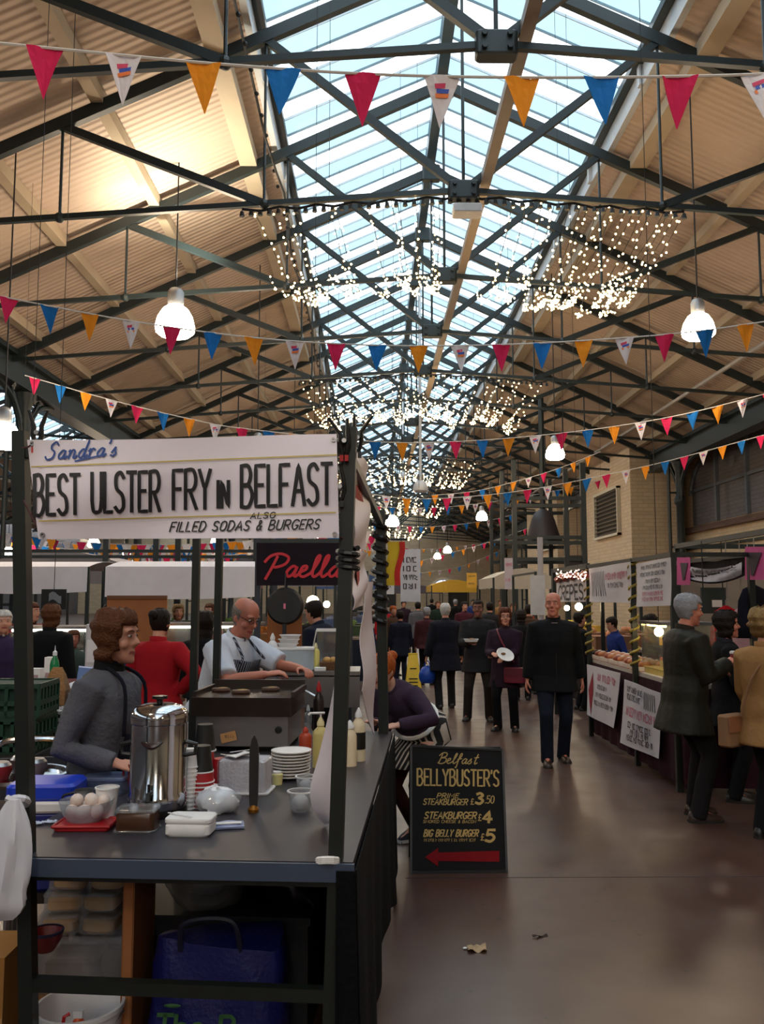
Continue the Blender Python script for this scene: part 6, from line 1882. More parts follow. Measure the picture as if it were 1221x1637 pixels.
# glass display case
gy0, gy1 = RX(1046, 1050, AX).y, RX(1014, 1050, AX).y
t = thing('display_case', 'lit glass display case of cakes at the near end of the cake stall', 'display case', Vector((AX + .33, (gy0 + gy1) / 2, tz)))
L_ = gy1 - gy0
m = MB(); m.box((0, 0, .03), (.5, L_, .06)); m.build('case_base', mat('pale gold tray', (206, 178, 96), rough=.4), t)
m = MB()
for x in (-.25, .25): m.box((x, 0, .27), (.006, L_, .44))
for y in (-L_ / 2, L_ / 2): m.box((0, y, .27), (.5, .006, .44))
m.box((0, 0, .27), (.48, L_ - .02, .006))
m.build('glass', sheet_glass('case glass', (.95, .97, .97), .04, (220, 230, 230), .1), t)
m = MB(); m.box((0, 0, .5), (.54, L_ + .04, .03)); m.build('case_top', steel, t)
m = MB(); m.tube([(-.2, -L_ / 2 + .05, .475), (-.2, L_ / 2 - .05, .475)], .012, 8); m.build('strip_light', glow('case strip light', (255, 224, 140), 16), t)
cake_cols = [(208, 160, 84), (150, 92, 48), (226, 206, 150), (120, 60, 40), (214, 120, 120)]
n = 0
for lev, z in ((.06, 'lower shelf'), (.275, 'upper shelf')):
    for k in range(3):
        c = thing('cake', 'round cake in the display case, %s, %s' % (z, ('near', 'middle', 'far')[k]), 'cake', t.location + Vector((-.02, -L_ / 2 + .16 + k * (L_ - .32) / 2, lev)), 0, 'cakes in the glass case')
        m = MB(); m.lathe([(.001, 0), (.1, 0), (.1, .07), (.001, .075)], seg=18); m.build('sponge', mat('cake %d' % (n % 5), cake_cols[n % 5], rough=.7, var=.3, scale=25), c, True)
        m = MB(); m.lathe([(.001, .07), (.103, .068), (.1, .088), (.001, .092)], seg=18); m.build('icing', mat('icing %d' % ((n + 2) % 5), cake_cols[(n + 2) % 5], rough=.5), c, True)
        n += 1
# open trays of buns
rd = random.Random(12)
for k in range(5):
    y = yn + .12 + k * (yf - yn - .25) / 4
    tr_ = thing('bun_tray', 'shallow tray of baked buns on the cake stall, %s from the display case' % ('first', 'second', 'third', 'fourth', 'fifth')[k], 'tray', Vector((AX + .2, y, tz)), 0, 'trays on the cake stall')
    m = MB(); m.box((0, 0, .015), (.34, .32, .03)); m.build('tray_base', mat('pink tray', (196, 130, 120), rough=.5), tr_)
    m = MB(); m.box((0, -.16, .03), (.34, .012, .04)); m.box((0, .16, .03), (.34, .012, .04)); m.box((-.17, 0, .03), (.012, .32, .04)); m.build('tray_rim', mat('pale tray rim', (214, 196, 180)), tr_)
    for j in range(4):
        x_, y_ = (-.085, .085)[j % 2], (-.08, .08)[j // 2]
        b = thing('bun', 'baked bun in the %s tray of the cake stall, %s' % (('first', 'second', 'third', 'fourth', 'fifth')[k], ('aisle side near', 'inner side near', 'aisle side far', 'inner side far')[j]), 'bun', tr_.location + Vector((x_, y_, .03)), rd.uniform(0, 6), 'buns on the cake stall')
        m = MB(); m.ball((0, 0, .035), .062, 12, 8, (1.1, .9, .62)); m.build('crust', mat('bun crust %d' % (j % 3), ((186, 112, 60), (214, 150, 110), (150, 74, 46))[j % 3], rough=.5, var=.3, scale=20), b, 'all')
        m = MB(); m.ball((0, 0, .068), .028, 8, 6, (1.2, .8, .4)); m.build('sugar_top', mat('white sugar', (224, 206, 196)), b, 'all')
def bulb(px, py, Y, label, r=.05, top=None, group='bare bulbs over the stalls', strength=22, p=None):
    q = p if p is not None else W(px, py, Y)
    t = thing('light_bulb', label, 'light bulb', q, 0, group)
    m = MB(); m.ball((0, 0, 0), r, 12, 8); m.build('globe', glow_b(strength), t, 'all')
    m = MB(); m.tube([(0, 0, r * .8), (0, 0, roof_at(q.x) - q.z)], .004, 5); m.build('cord', wire, t)
    return t
_gb = {}
def glow_b(s):
    if s not in _gb: _gb[s] = glow('bare warm bulb %d' % s, (255, 226, 180), s)
    return _gb[s]
bulb(1053, 1010, 8.4, 'bare bulb hanging beside the grey haired man over the display case', .045)
bulb(925, 970, 13.5, 'bare bulb just left of the walking man, the right one of a pair', .06, 2.2)
bulb(906, 972, 13.8, 'dimmer bare bulb right behind the walking man head', .045, 2.2)
bulb(500, 962, 10.5, 'bright bare bulb right of the paella pan', .075, 2.3)
bulb(522, 966, 11.5, 'smaller bare bulb over the person behind the paella pan', .045, 2.3)
bulb(38, 1025, 9.6, 'yellow lamp glowing on the far left counter beside the stall post', .07, 1.9, strength=10)

# ================================================================= pink and black stall at the right edge
PX = 3.42
ps = thing('market_stall', 'dark stall with pink cornered black valance at the right edge', 'market stall', Vector((PX, 8.6, 0)))
py0, py1 = RX(1235, 900, PX).y, RX(1082, 900, PX).y
for x, y in ((0, py0), (0, py1), (2.2, py0), (2.2, py1)):
    m = MB(); m.box((x, y - 8.6, 1.13), (.05, .05, 2.26)); m.build('post', iron, ps)
for a, b in (((0, py0), (0, py1)), ((2.2, py0), (2.2, py1)), ((0, py1), (2.2, py1)), ((0, py0), (2.2, py0))):
    m = MB(); m.bar((a[0], a[1] - 8.6, 2.25), (b[0], b[1] - 8.6, 2.25), .05); m.build('rail', iron, ps)
m = MB(); m.box((1.1, py1 - 8.6 + .1, 1.0), (2.2, .05, 2.0)); m.build('back_panel', mat('beige stall panel', (150, 132, 116), rough=.8), ps)
m = MB(); m.box((2.25, (py0 + py1) / 2 - 8.6, 1.0), (.05, py1 - py0, 2.0)); m.build('side_panel', mat('beige stall panel', (150, 132, 116)), ps)
va = thing('valance', 'drooping black valance with white lettering between two pink squares', 'banner', RX(1150, 905, PX - .05))
o_ = va.location.copy()
def vf(u, v, l=0.0):
    px = 1096 + 104 * u; mid = 4 * u * (1 - u)
    return RX(px, (892 - 15 * u + 12 * mid) + (34 + 4 * u) * v, PX - .05 - l) - o_
m = MB(); m.sheet(lambda u, v: vf(u, v), 16, 6, .004); m.build('black_cloth', cloth('black valance', (26, 20, 28)), va, True)
m = MB(); m.sheet(lambda u, v: vf(.06 + .8 * u, .34 + .58 * v, .01 + .012 * math.sin(v * 6 + u * 5)), 16, 5, .003); m.build('white_band', mat('silver white band', (170, 170, 186), rough=.5, var=.3), va, True)
m = MB(); scribble(m, lambda a, b: vf(a, 1 - b, .03), .1, .8, .42, .16, .2); m.build('lettering', grey_ink, va)
for a, b, s_ in (((1082, 891), (1103, 935), 'left'), ((1191, 874), (1221, 927), 'right')):
    m = MB(); m.sheet(lambda u, v: RX(a[0] + (b[0] - a[0]) * u, a[1] + (b[1] - a[1]) * v, PX - .07) - o_, 3, 3, .004); m.build('pink_corner', mat('bright pink cloth', (196, 74, 142), rough=.7), va)
    m = MB(); m.sheet(lambda u, v: RX(a[0] + 5 + (b[0] - a[0] - 9) * u * (1 - .8 * v) + 4 * v, a[1] + 9 + (b[1] - a[1] - 16) * v, PX - .08) - o_, 3, 3, .003); m.build('emblem', mat('dark emblem', (46, 34, 52)), va)
for k, (px, y0_, y1_, Y, rgb, lb, w) in enumerate(((1160, 968, 1075, 8.6, (176, 24, 32), 'red garment hanging in the pink cornered stall', .2), (1182, 972, 1080, 8.4, (190, 150, 160), 'pale pink patterned garment hanging beside the red one', .16), (1204, 935, 1020, 7.8, (22, 20, 30), 'black coat hanging at the right end of the stall rail', .18), (1196, 990, 1080, 8.9, (60, 54, 96), 'violet garment hanging behind the black coat', .18))):
    q = W(px, y0_, Y); q2 = W(px, y1_, Y)
    t = thing('hanging_garment', lb, 'garment', q, 0, 'clothes on the stall rail')
    H_ = q.z - q2.z
    m = MB(); gs = []
    for v, ww, dd in ((0, .1, .25), (.08, .55, .6), (.3, .8, .8), (.7, .9, .9), (1, 1, 1)):
        gs.append([Vector((w * ww * math.cos(a) * (1 + .08 * math.sin(a * 6)), w * .4 * dd * math.sin(a), -v * H_)) for a in [2 * PI * j / 20 for j in range(20)]])
    m.loft(gs); m.build('cloth', cloth('garment %d' % k, rgb), t, 'all')
    m = MB(); m.tube([(0, 0, -.01), (0, 0, .05), (.02, 0, .07), (.02, 0, 2.25 - q.z)], .005, 5); m.build('hanger', steel, t)
q = W(1140, 960, 8.8)
t = thing('notice_board', 'dark green notice board inside the pink cornered stall', 'board', q)
m = MB(); m.box((0, 0, 0), (.25, .03, .26)); m.build('board', mat('dark green board', (34, 46, 44), rough=.6), t)
m = MB(); m.box((.03, -.018, -.03), (.1, .004, .07)); m.build('pinned_note', paper, t)
m = MB(); m.tube([(-.1, 0, .12), (-.1, 0, 2.25 - q.z)], .006, 5); m.tube([(.1, 0, .12), (.1, 0, 2.25 - q.z)], .006, 5); m.build('hanging_wire', wire, t)

# ================================================================= paella stall and steel bench behind the cook
pt = thing('market_stall', 'stall with the paella sign behind the cook', 'market stall', W(480, 950, 7.6) * 1)
pt.location.z = 0
po = pt.location.copy()
for px, Y in ((412, 7.6), (558, 7.6), (440, 9.6), (560, 9.6)):
    q = W(px, 950, Y); m = MB(); m.box((q.x - po.x, q.y - po.y, 1.1), (.05, .05, 2.2)); m.build('post', mat('grey blue pole', (44, 48, 60), rough=.5), pt)
m = MB(); a, b = W(412, 870, 7.6), W(558, 870, 7.6); m.bar((a.x - po.x, 0, 2.17), (b.x - po.x, 0, 2.17), .04); m.build('rail', iron, pt)
t = thing('paella_sign', 'black banner with red script lettering paella behind the cook', 'banner', W(482, 902, 7.5))
o_ = t.location.copy()
pf_ = lambda px, py, l=0.0: W(px, py, 7.52 + .02 * math.sin(px * .06) - l) - o_
m = MB(); m.sheet(lambda u, v: pf_(410 + 146 * u, 868 + 68 * v), 12, 5, .004); m.build('cloth', cloth('black sign cloth', (34, 26, 34)), t, True)
m = MB(); lettering(m, 'Paella', lambda a, b: pf_(a * 100, -b * 100, .01), 4.22, -9.22, .34, 1.2, font=SCRIPT, slant=.25, weight=.13, gap=.08, rise=.0); m.build('lettering', mat('red sign paint', (206, 36, 52), rough=.5), t)
m = MB()
for px in (412, 555): m.tube([pf_(px, 868), W(px, 864, 7.6) - o_], .008, 5)
m.build('tie_cord', wire, t)
q = W(455, 969, 7.45)
t = thing('paella_pan', 'large black paella pan hanging below the paella sign', 'pan', q)
m = MB(); m.lathe([(.001, 0), (.135, 0), (.155, -.03), (.16, -.03), (.14, .012), (.001, .012)], seg=28, rot=(PI / 2, 0, 0)); m.build('pan_dish', mat('black pan iron', (18, 17, 20), rough=.5), t, True)
m = MB(); m.box((0, 0, -.2), (.035, .015, .1)); m.tube([(0, 0, .15), (0, .05, .28)], .006, 5); m.build('handle', mat('black pan iron', (18, 17, 20)), t)
m = MB(); m.box((0, -.014, 0), (.018, .006, .045)); m.build('paper_tag', mat('pink white tag', (220, 120, 150)), t)
for (xa, ya, xb, yb, Y, lb) in ((428, 955, 482, 1062, 8.2, 'orange brown wooden panel under the paella pan'), (172, 952, 266, 1010, 9.6, 'brown wooden panel behind the woman in grey, under the white awning')):
    A, B = W(xa, ya, Y), W(xb, yb, Y)
    t = thing('wooden_board', lb, 'panel', Vector(((A.x + B.x) / 2, Y, 0)))
    m = MB(); m.box((0, 0, A.z / 2), (B.x - A.x, .03, A.z)); m.build('board', mat('orange brown panel', (156, 92, 46), rough=.6, var=.2, scale=4), t)
    m = MB(); m.box((0, -.02, A.z - .02), (B.x - A.x, .012, .04)); m.box((0, -.02, A.z * .5), (B.x - A.x, .012, .05)); m.build('batten', mat('darker batten', (112, 66, 36)), t)

bz = 1.12
A, B = W(425, 1080, 6.75), W(575, 1080, 6.75)
bt_o = Vector(((A.x + B.x) / 2, 6.95, 0)); bw = B.x - A.x
t = thing('steel_bench', 'tall stainless steel bench behind the griddle', 'bench', bt_o)
m = MB(); m.box((0, 0, bz - .02), (bw, .5, .04)); m.build('top', steel, t)
m = MB(); m.box((0, -.24, bz - .15), (bw, .02, .24)); m.build('front_panel', steel, t)
for sx in (-1, 1):
    for sy in (-1, 1):
        m = MB(); m.box((sx * (bw / 2 - .04), sy * .21, bz / 2 - .02), (.04, .04, bz - .04)); m.build('leg', steel, t)
def onb(px, Y=6.85): return Vector((W(px, 1000, Y).x, Y, bz))
t = thing('food_container', 'white rectangular container on the steel bench beside the cook', 'container', onb(472))
m = MB(); m.rbox((0, 0, .08), (.3, .2, .16), .02); m.build('container_body', mat('milky plastic', (176, 186, 196), rough=.4), t)
m = MB(); m.rbox((0, 0, .165), (.31, .21, .02), .02); m.build('lid', white_pl, t)
for k in range(3):
    t = thing('plastic_tub', 'white plastic tub stacked on the container, %s' % ('lowest', 'middle', 'top')[k], 'tub', onb(460) + Vector((.01 * k, 0, .176 + .032 * k)), 0, 'stack of tubs')
    m = MB(); m.lathe([(.001, 0), (.065, 0), (.08, .03), (.001, .03)], seg=18); m.build('tub_wall', white_pl, t, True)
    m = MB(); m.lathe([(.078, .024), (.085, .025), (.085, .031), (.078, .031)], seg=18); m.build('rim', foam, t, True)
bottle('white squeeze bottle standing left of the stacked tubs on the steel bench', onb(436, 6.8), .04, .26, white_pl, white_pl)
bottle('yellow bottle glinting on the steel bench right of the white container', onb(505), .03, .19, mat('bright yellow bottle', (236, 220, 130), rough=.35), mat('pale cap', (222, 210, 160)))
t = thing('bread_tray', 'brown basket tray of rolls at the right of the steel bench', 'tray', onb(533, 6.9))
m = MB(); m.box((0, 0, .03), (.2, .2, .06)); m.build('basket', mat('brown basket', (96, 62, 36), rough=.8, bump=.6), t)
for k in range(3):
    m = MB(); m.ball((-.05 + .05 * k, 0, .07), .035, 9, 6, (1, 1.3, .8)); m.build('roll', bunm, t, 'all')
t = thing('sneeze_guard', 'bent clear guard with a white edge on the steel bench', 'guard', onb(530, 7.05))
m = MB(); m.sheet(lambda u, v: Vector((-.12 + .26 * u, .1 - .12 * (1 - v), .3 - .3 * v)), 4, 4, .004); m.build('panel', sheet_glass('guard plastic', (.95, .96, .96), .06, (230, 230, 230), .1), t)
m = MB(); m.bar((-.12, -.02, .3), (.14, -.02, .3), .02, .025); m.bar((-.12, -.02, .3), (-.18, .1, .02), .008); m.build('edge_strip', white_pl, t)
for k, (px, lb) in enumerate(((448, 'white napkin pile on the steel bench front, left'), (476, 'white napkin pile on the steel bench front, middle'), (512, 'white napkin pile on the steel bench front, right'))):
    m = MB(); m.rbox((0, 0, .014), (.09, .06, .028), .008); tag(m.build('napkin_pile', paper, None, False, onb(px, 6.75) + Vector((0, 0, 0))), lb, 'napkins', 'napkin piles')

# ================================================================= left background
def awning(xa, ya, xb, yb, Y, label, rgb=(226, 220, 226)):
    A, B = W(xa, ya, Y), W(xb, yb, Y)
    o = Vector(((A.x + B.x) / 2, Y, 0)); w = B.x - A.x
    t = thing('market_stall', label, 'market stall', o)
    m = MB(); 
    m.sheet(lambda u, v: Vector((-w / 2 + w * u, -.02 * math.sin(u * 9) * v - .03, A.z - o.z - (A.z - B.z) * v - .03 * math.sin(u * PI) * v)), 24, 4, .005)
    m.sheet(lambda u, v: Vector((-w / 2 + w * u, 1.8 * v, A.z + .1 * math.sin(v * PI))), 10, 6, .005)
    m.build('awning', mat('awning %d' % rgb[0], rgb, rough=.8, var=.08), t, True)
    for x in (-w / 2, w / 2):
        for y in (0, 1.8):
            m = MB(); m.box((x, y, A.z / 2), (.045, .045, A.z)); m.build('post', iron, t)
    m = MB(); m.box((0, .9, .88), (w - .05, 1.3, .04)); m.build('table_top', mat('grey stall table', (120, 116, 114), rough=.6), t)
    m = MB(); m.sheet(lambda u, v: Vector((-w / 2 + w * u, .24 + .01 * math.sin(u * 40) * v, .86 - .82 * v)), 30, 2, .006); m.build('table_cloth', cloth('stall cloth dark', (40, 36, 44)), t)
    return t
awning(170, 906, 408, 954, 10.8, 'stall with a long white awning behind the woman in grey')
awning(-60, 906, 140, 946, 11.6, 'stall with a white awning at the far left behind the post')
bd = thing('overhead_scaffold', 'dark scaffold frame with rails above the left stalls', 'frame', Vector((W(200, 880, 14).x, 14, 0)))
for px in (40, 170, 250, 285, 410):
    q = W(px, 880, 14); MB().box((q.x - bd.location.x, 0, 1.75), (.09, .09, 3.5)).build('post', iron, bd)
for py in (881, 890, 902):
    q = W(200, py, 14); a = W(-40, py, 14).x - bd.location.x; b = W(415, py, 14).x - bd.location.x
    MB().bar((a, 0, q.z), (b, 0, q.z), .05).build('rail', iron, bd)
dc = thing('display_counter', 'long lit glass food counter behind the person in red', 'counter', Vector((W(320, 1000, 9.9).x, 10.1, 0)))
m = MB(); m.box((0, 0, .45), (1.3, .6, .9)); m.build('counter_body', mat('white counter', (196, 192, 190), rough=.5), dc)
m = MB(); m.box((0, -.28, 1.13), (1.3, .008, .46)); m.box((0, 0, 1.14), (1.26, .5, .008)); m.build('glass', sheet_glass('counter glass', (.95, .97, .97), .05, (220, 230, 230), .1), dc)
m = MB(); m.box((0, 0, 1.38), (1.34, .6, .03)); m.build('counter_lid', steel, dc)
m = MB(); m.box((0, -.27, 1.352), (1.28, .05, .025)); m.build('strip_light', glow('counter strip light', (255, 240, 200), 9), dc)
for k in range(6):
    t = thing('cheese_block', 'food block in the lit counter, %s from the left' % ('first', 'second', 'third', 'fourth', 'fifth', 'sixth')[k], 'food', dc.location + Vector((-.52 + .2 * k, -.12, .9)), 0, 'food in the lit counter')
    m = MB(); m.rbox((0, 0, .05), (.15, .18, .1), .02); m.build('block', mat('food block %d' % (k % 3), ((206, 150, 70), (180, 70, 60), (214, 196, 150))[k % 3], rough=.6), t)
    m = MB(); m.box((0, -.1, .07), (.06, .004, .04)); m.build('price_tag', paper, t)
dc2 = thing('display_counter', 'short lit counter at the far left beside the stall post', 'counter', Vector((W(30, 1000, 9.0).x, 10.2, 0)))
m = MB(); m.box((0, 0, .45), (.9, .6, .9)); m.build('counter_body', mat('white counter', (196, 192, 190)), dc2)
m = MB(); m.box((0, 0, 1.34), (.94, .6, .03)); m.build('counter_lid', steel, dc2)
m = MB(); m.box((0, -.27, 1.31), (.88, .05, .025)); m.build('strip_light', glow('counter strip light cool', (240, 240, 220), 9), dc2)
m = MB(); m.box((0, -.28, 1.1), (.9, .008, .42)); m.build('glass', sheet_glass('counter glass two', (.95, .97, .97), .05, (220, 230, 230), .1), dc2)
t = thing('paper_dispenser', 'white upright cabinet behind the woman in grey', 'cabinet', Vector((W(152, 1030, 8.0).x, 8.0, 0)))
m = MB(); m.rbox((0, 0, .72), (.14, .14, 1.44), .02); m.build('cabinet_body', mat('white cabinet', (200, 198, 200), rough=.5), t)
m = MB(); m.box((0, -.072, 1.2), (.1, .006, .2)); m.build('door', white_pl, t)
t = thing('poster', 'dark framed picture on the stall at the far left', 'poster', W(86, 958, 11.4))
m = MB(); m.box((0, 0, 0), (.32, .02, .26)); m.build('frame', black_pl, t)
m = MB(); m.sheet(lambda u, v: Vector((-.06 + .16 * u, -.014, .07 - .1 * v + .03 * math.sin(u * 5))), 6, 2, .002); m.build('picture', mat('grey picture', (120, 124, 132)), t)
m = MB(); m.tube([(0, 0, .12), (0, 0, roof_at(-4.2) - t.location.z)], .005, 4); m.build('hanging_wire', wire, t)

# table with gingham cloth, crates, bag
gt = Vector((W(60, 1120, 6.0).x, 6.0, 0))
t = thing('side_table', 'low steel side table under the gingham cloth at the left', 'table', gt)
m = MB(); m.box((-.2, 0, .93), (1.05, .6, .03)); m.build('table_top', steel, t)
for sx in (-.66, .28):
    for sy in (-.26, .26):
        m = MB(); m.tube([(sx, sy, 0), (sx, sy, .92)], .018, 8); m.build('leg', steel, t)
m = MB(); m.box((.22, -.28, .8), (.16, .02, .2)); m.build('apron_panel', steel, t)
def gingham():
    m = mat('black and white gingham', (200, 196, 196), rough=.9)
    nt = m.node_tree; b = nt.nodes['Principled BSDF']
    tc = nt.nodes.new('ShaderNodeTexCoord')
    ck = nt.nodes.new('ShaderNodeTexChecker'); ck.inputs['Scale'].default_value = 45
    ck.inputs['Color1'].default_value = lin((206, 200, 200)) + (1,); ck.inputs['Color2'].default_value = lin((40, 36, 42)) + (1,)
    nt.links.new(tc.outputs['Object'], ck.inputs['Vector']); nt.links.new(ck.outputs['Color'], b.inputs['Base Color'])
    return m
t = thing('gingham_cloth', 'black and white gingham cloth draped over the side table', 'tablecloth', gt)
m = MB(); 
def gc(u, v):
    x = -.1 + .4 * u
    if v < .5: return Vector((x, .28 - 1.16 * v, .952 + .006 * math.sin(u * 9)))
    return Vector((x + .03 * (v - .5), -.305 - .015 * math.sin(u * 14), .952 - (v - .5) * .44))
m.sheet(gc, 20, 24, .004); m.build('cloth', gingham(), t, True)
m = MB(); m.bar((-.1, -.315, .735), (.32, -.315, .735), .006, .012); m.build('hem', paper, t)
gcol = mat('dark green crate plastic', (18, 58, 44), rough=.5)
def crate(label, p, rz=0.0, group='green crates'):
    t = thing('plastic_crate', label, 'crate', p, rz, group)
    m = MB(); w, d, h = .5, .36, .2
    m.box((0, 0, .01), (w, d, .02))
    for y in (-d / 2, d / 2):
        for z in (.03, .09, .19): m.box((0, y, z), (w, .014, .03))
        for k in range(9): m.box((-w / 2 + w * k / 8, y, .1), (.02, .014, .18))
    for x in (-w / 2, w / 2):
        for z in (.03, .09, .19): m.box((x, 0, z), (.014, d, .03))
        for k in range(7): m.box((x, -d / 2 + d * k / 6, .1), (.014, .02, .18))
    m.build('crate_wall', gcol, t)
    m = MB(); m.box((0, 0, .11), (w - .04, d - .04, .17)); m.build('contents', mat('dark crate contents', (26, 52, 44), rough=.8), t)
    return t
gs_ = Vector((-2.24, 5.42, 0))
t = thing('crate_stand', 'dark stand carrying the green crates behind the left post', 'stand', gs_)
m = MB(); m.box((0, 0, .74), (.54, .4, .04)); m.build('top', mat('dark stand', (30, 28, 30), rough=.7), t)
for sx in (-.24, .24):
    for sy in (-.17, .17):
        m = MB(); m.box((sx, sy, .36), (.04, .04, .72)); m.build('leg', mat('dark stand', (30, 28, 30)), t)
crate('dark green plastic crate behind the left post, lower of two', gs_ + Vector((0, 0, .761)))
crate('dark green plastic crate behind the left post, upper of two', gs_ + Vector((0.01, 0, .966)), .05)
t = thing('paper_bag', 'brown paper bag of bread on the gingham cloth', 'bag', gt + Vector((.12, .02, .957)))
m = MB(); m.loft([[Vector((w * x, d * y, z)) for x, y in ((-1, -1), (1, -1), (1, 1), (-1, 1))] for w, d, z in ((.07, .05, 0), (.075, .055, .1), (.05, .03, .2), (.03, .006, .25))]); m.build('bag_body', mat('brown paper', (146, 104, 64), rough=.9, bump=.5), t)
m = MB(); m.ball((0, -.035, .06), .05, 12, 8, (1.1, .6, .8)); m.build('bread', bunm, t, 'all')
t = thing('mixing_bowl', 'tilted white bowl behind the paper bag on the side table', 'bowl', gt + Vector((.24, .18, .947)))
m = MB(); m.lathe([(.001, .02), (.05, .02), (.12, .12), (.115, .12), (.045, .03), (.001, .03)], seg=20, rot=(R(18), R(-12), 0), c=(0, 0, .01)); m.build('bowl_wall', white_pl, t, True)
m = MB(); m.lathe([(.001, 0), (.045, 0), (.045, .03), (.001, .03)], seg=16); m.build('foot', white_pl, t)
t = thing('blue_carton', 'pale blue carton leaning right of the white bowl', 'box', gt + Vector((.3, .02, .947)), .3)
m = MB(); m.box((0, 0, .13), (.1, .14, .26), (0, .12, 0)); m.build('carton_body', mat('pale blue carton', (110, 136, 190), rough=.5), t)
m = MB(); m.box((.01, -.072, .15), (.06, .004, .1), (0, .12, 0)); m.build('label', paper, t)
bottle('green bottle with a white cap beside the paper bag at the left', gt + Vector((.02, .24, .947)), .032, .36, mat('green glass', (30, 120, 70), rough=.15), white_pl, nozzle=False)
for k, (px, Y, z, w, lb) in enumerate(((60, 7.4, .95, .09, 'white small carton on the back table, left of the green bottle'), (82, 7.6, .95, .08, 'white small carton on the back table, above the green bottle'))):
    t = thing('small_carton', lb, 'box', Vector((W(px, 1040, Y).x, Y, z)), 0, 'small white cartons')
    m = MB(); m.box((0, 0, .07 + .04 * k), (w, w, .14 + .08 * k)); m.build('carton_body', paper, t)
    m = MB(); m.box((0, -w / 2 - .002, .07), (w * .7, .003, .04)); m.build('label', mat('pale label', (180, 150, 150)), t)
t = thing('back_table', 'red clothed table behind the side table at the left', 'table', Vector((W(85, 1050, 7.6).x, 7.7, 0)))
m = MB(); m.box((0, 0, .93), (1.3, .6, .04)); m.build('table_top', mat('red tablecloth top', (92, 24, 30), rough=.9), t)
m = MB(); m.sheet(lambda u, v: Vector((-.65 + 1.3 * u, -.305 + .01 * math.sin(u * 40) * v, .93 - .3 * v)), 30, 2, .006); m.build('table_cloth', cloth('dark red cloth', (84, 22, 30)), t)
for sx in (-.6, .6):
    for sy in (-.25, .25):
        m = MB(); m.tube([(sx, sy, 0), (sx, sy, .92)], .02, 8); m.build('leg', steel, t)

# chair, cool box, trays at the left behind the post
t = thing('metal_chair', 'chrome framed chair with dark seat behind the left post', 'chair', Vector((W(35, 1250, 4.3).x, 4.3, 0)), .2)
for s_ in (-1, 1):
    m = MB(); m.tube(smoothline([(s_ * .2, .2, 0), (s_ * .2, .18, .45), (s_ * .2, .2, .8), (s_ * .17, .21, .93)], 5), .014, 8); m.build('back_leg', chrome, t, True)
    m = MB(); m.tube([(s_ * .2, -.2, 0), (s_ * .2, -.18, .46)], .014, 8); m.build('front_leg', chrome, t, True)
m = MB(); m.tube(smoothline([(-.17, .21, .93), (-.1, .2, .965), (.1, .2, .965), (.17, .21, .93)], 5), .014, 8); m.build('back_rail', chrome, t, True)
m = MB(); m.rbox((0, 0, .47), (.42, .42, .04), .05); m.build('seat', mat('dark seat pad', (36, 36, 46), rough=.7), t)
m = MB(); m.rbox((0, .19, .78), (.36, .03, .2), .012); m.build('backrest', mat('dark seat pad', (36, 36, 46)), t)
t = thing('squash', 'round yellow orange squash on the chair seat behind the left post', 'vegetable', Vector((W(49, 1222, 4.25).x, 4.2, .495)))
m = MB(); m.ball((0, 0, .085), .085, 16, 10, (1, 1, 1)); m.build('skin', mat('yellow orange skin', (236, 160, 40), rough=.4), t, 'all')
m = MB(); m.tube([(0, 0, .165), (.01, 0, .2)], .012, 7); m.build('stem', mat('dry stem', (110, 90, 50)), t)
t.location.z = .495
t = thing('cool_box', 'blue cool box with a white band left of the woman in grey', 'cool box', Vector((W(76, 1260, 3.62).x, 3.62, .54)), .05)
m = MB(); m.rbox((0, 0, .15), (.26, .2, .3), .03); m.build('box_body', mat('navy cool box', (24, 34, 110), rough=.45), t)
m = MB(); m.rbox((0, 0, .32), (.275, .215, .045), .03); m.build('white_band', white_pl, t)
m = MB(); m.rbox((0, 0, .375), (.27, .21, .065), .03); m.build('lid', mat('bright blue lid', (28, 62, 200), rough=.4), t)
t = thing('low_stool', 'dark low stool under the blue cool box', 'stool', Vector((W(76, 1260, 3.62).x, 3.62, 0)), .05)
m = MB(); m.box((0, 0, .52), (.28, .22, .04)); m.build('seat', black_pl, t)
for sx in (-.11, .11):
    for sy in (-.08, .08):
        m = MB(); m.tube([(sx, sy, 0), (sx, sy, .51)], .016, 8); m.build('leg', steel, t)
tp = Vector((W(4, 1255, 3.7).x, 3.85, 0))
t = thing('round_table', 'small round steel table behind the left post', 'table', tp)
m = MB(); m.lathe([(.001, .9), (.2, .9), (.215, .915), (.215, .93), (.2, .93), (.195, .912), (.001, .912)], seg=28); m.build('table_top', chrome, t, True)
m = MB(); m.tube([(0, 0, 0), (0, 0, .9)], .025, 10); m.build('leg', steel, t)
m = MB(); m.lathe([(.001, 0), (.16, 0), (.15, .02), (.001, .03)], seg=20); m.build('base', black_pl, t, True)
for k, (dx, dy, c_, lb) in enumerate(((-.06, -.05, (140, 30, 36), 'dark red pot on the small round table'), (.06, .03, (110, 96, 104), 'grey dish on the small round table'), (-.02, .1, (60, 40, 44), 'dark brown pot at the back of the round table'))):
    q = thing('pot', lb, 'pot', tp + Vector((dx, dy, .912)), 0, 'pots on the round table')
    m = MB(); m.lathe([(.001, 0), (.04, 0), (.055, .04), (.05, .06), (.001, .06)], seg=16); m.build('pot_body', mat('pot %d' % k, c_, rough=.4), q, True)
    m = MB(); m.lathe([(.001, .06), (.052, .058), (.04, .072), (.001, .078)], seg=16); m.build('lid', steel, q, True)
q = on(168, 1268)
t = thing('clear_box', 'low clear blue tinted box at the back of the counter beside the urn', 'box', q + Vector((0, .02, 0)), R(-4))
m = MB(); m.rbox((0, 0, .03), (.18, .14, .06), .015); m.build('box_wall', sheet_glass('blue tinted plastic', (.78, .84, .95), .3, (150, 170, 214), .12), t)
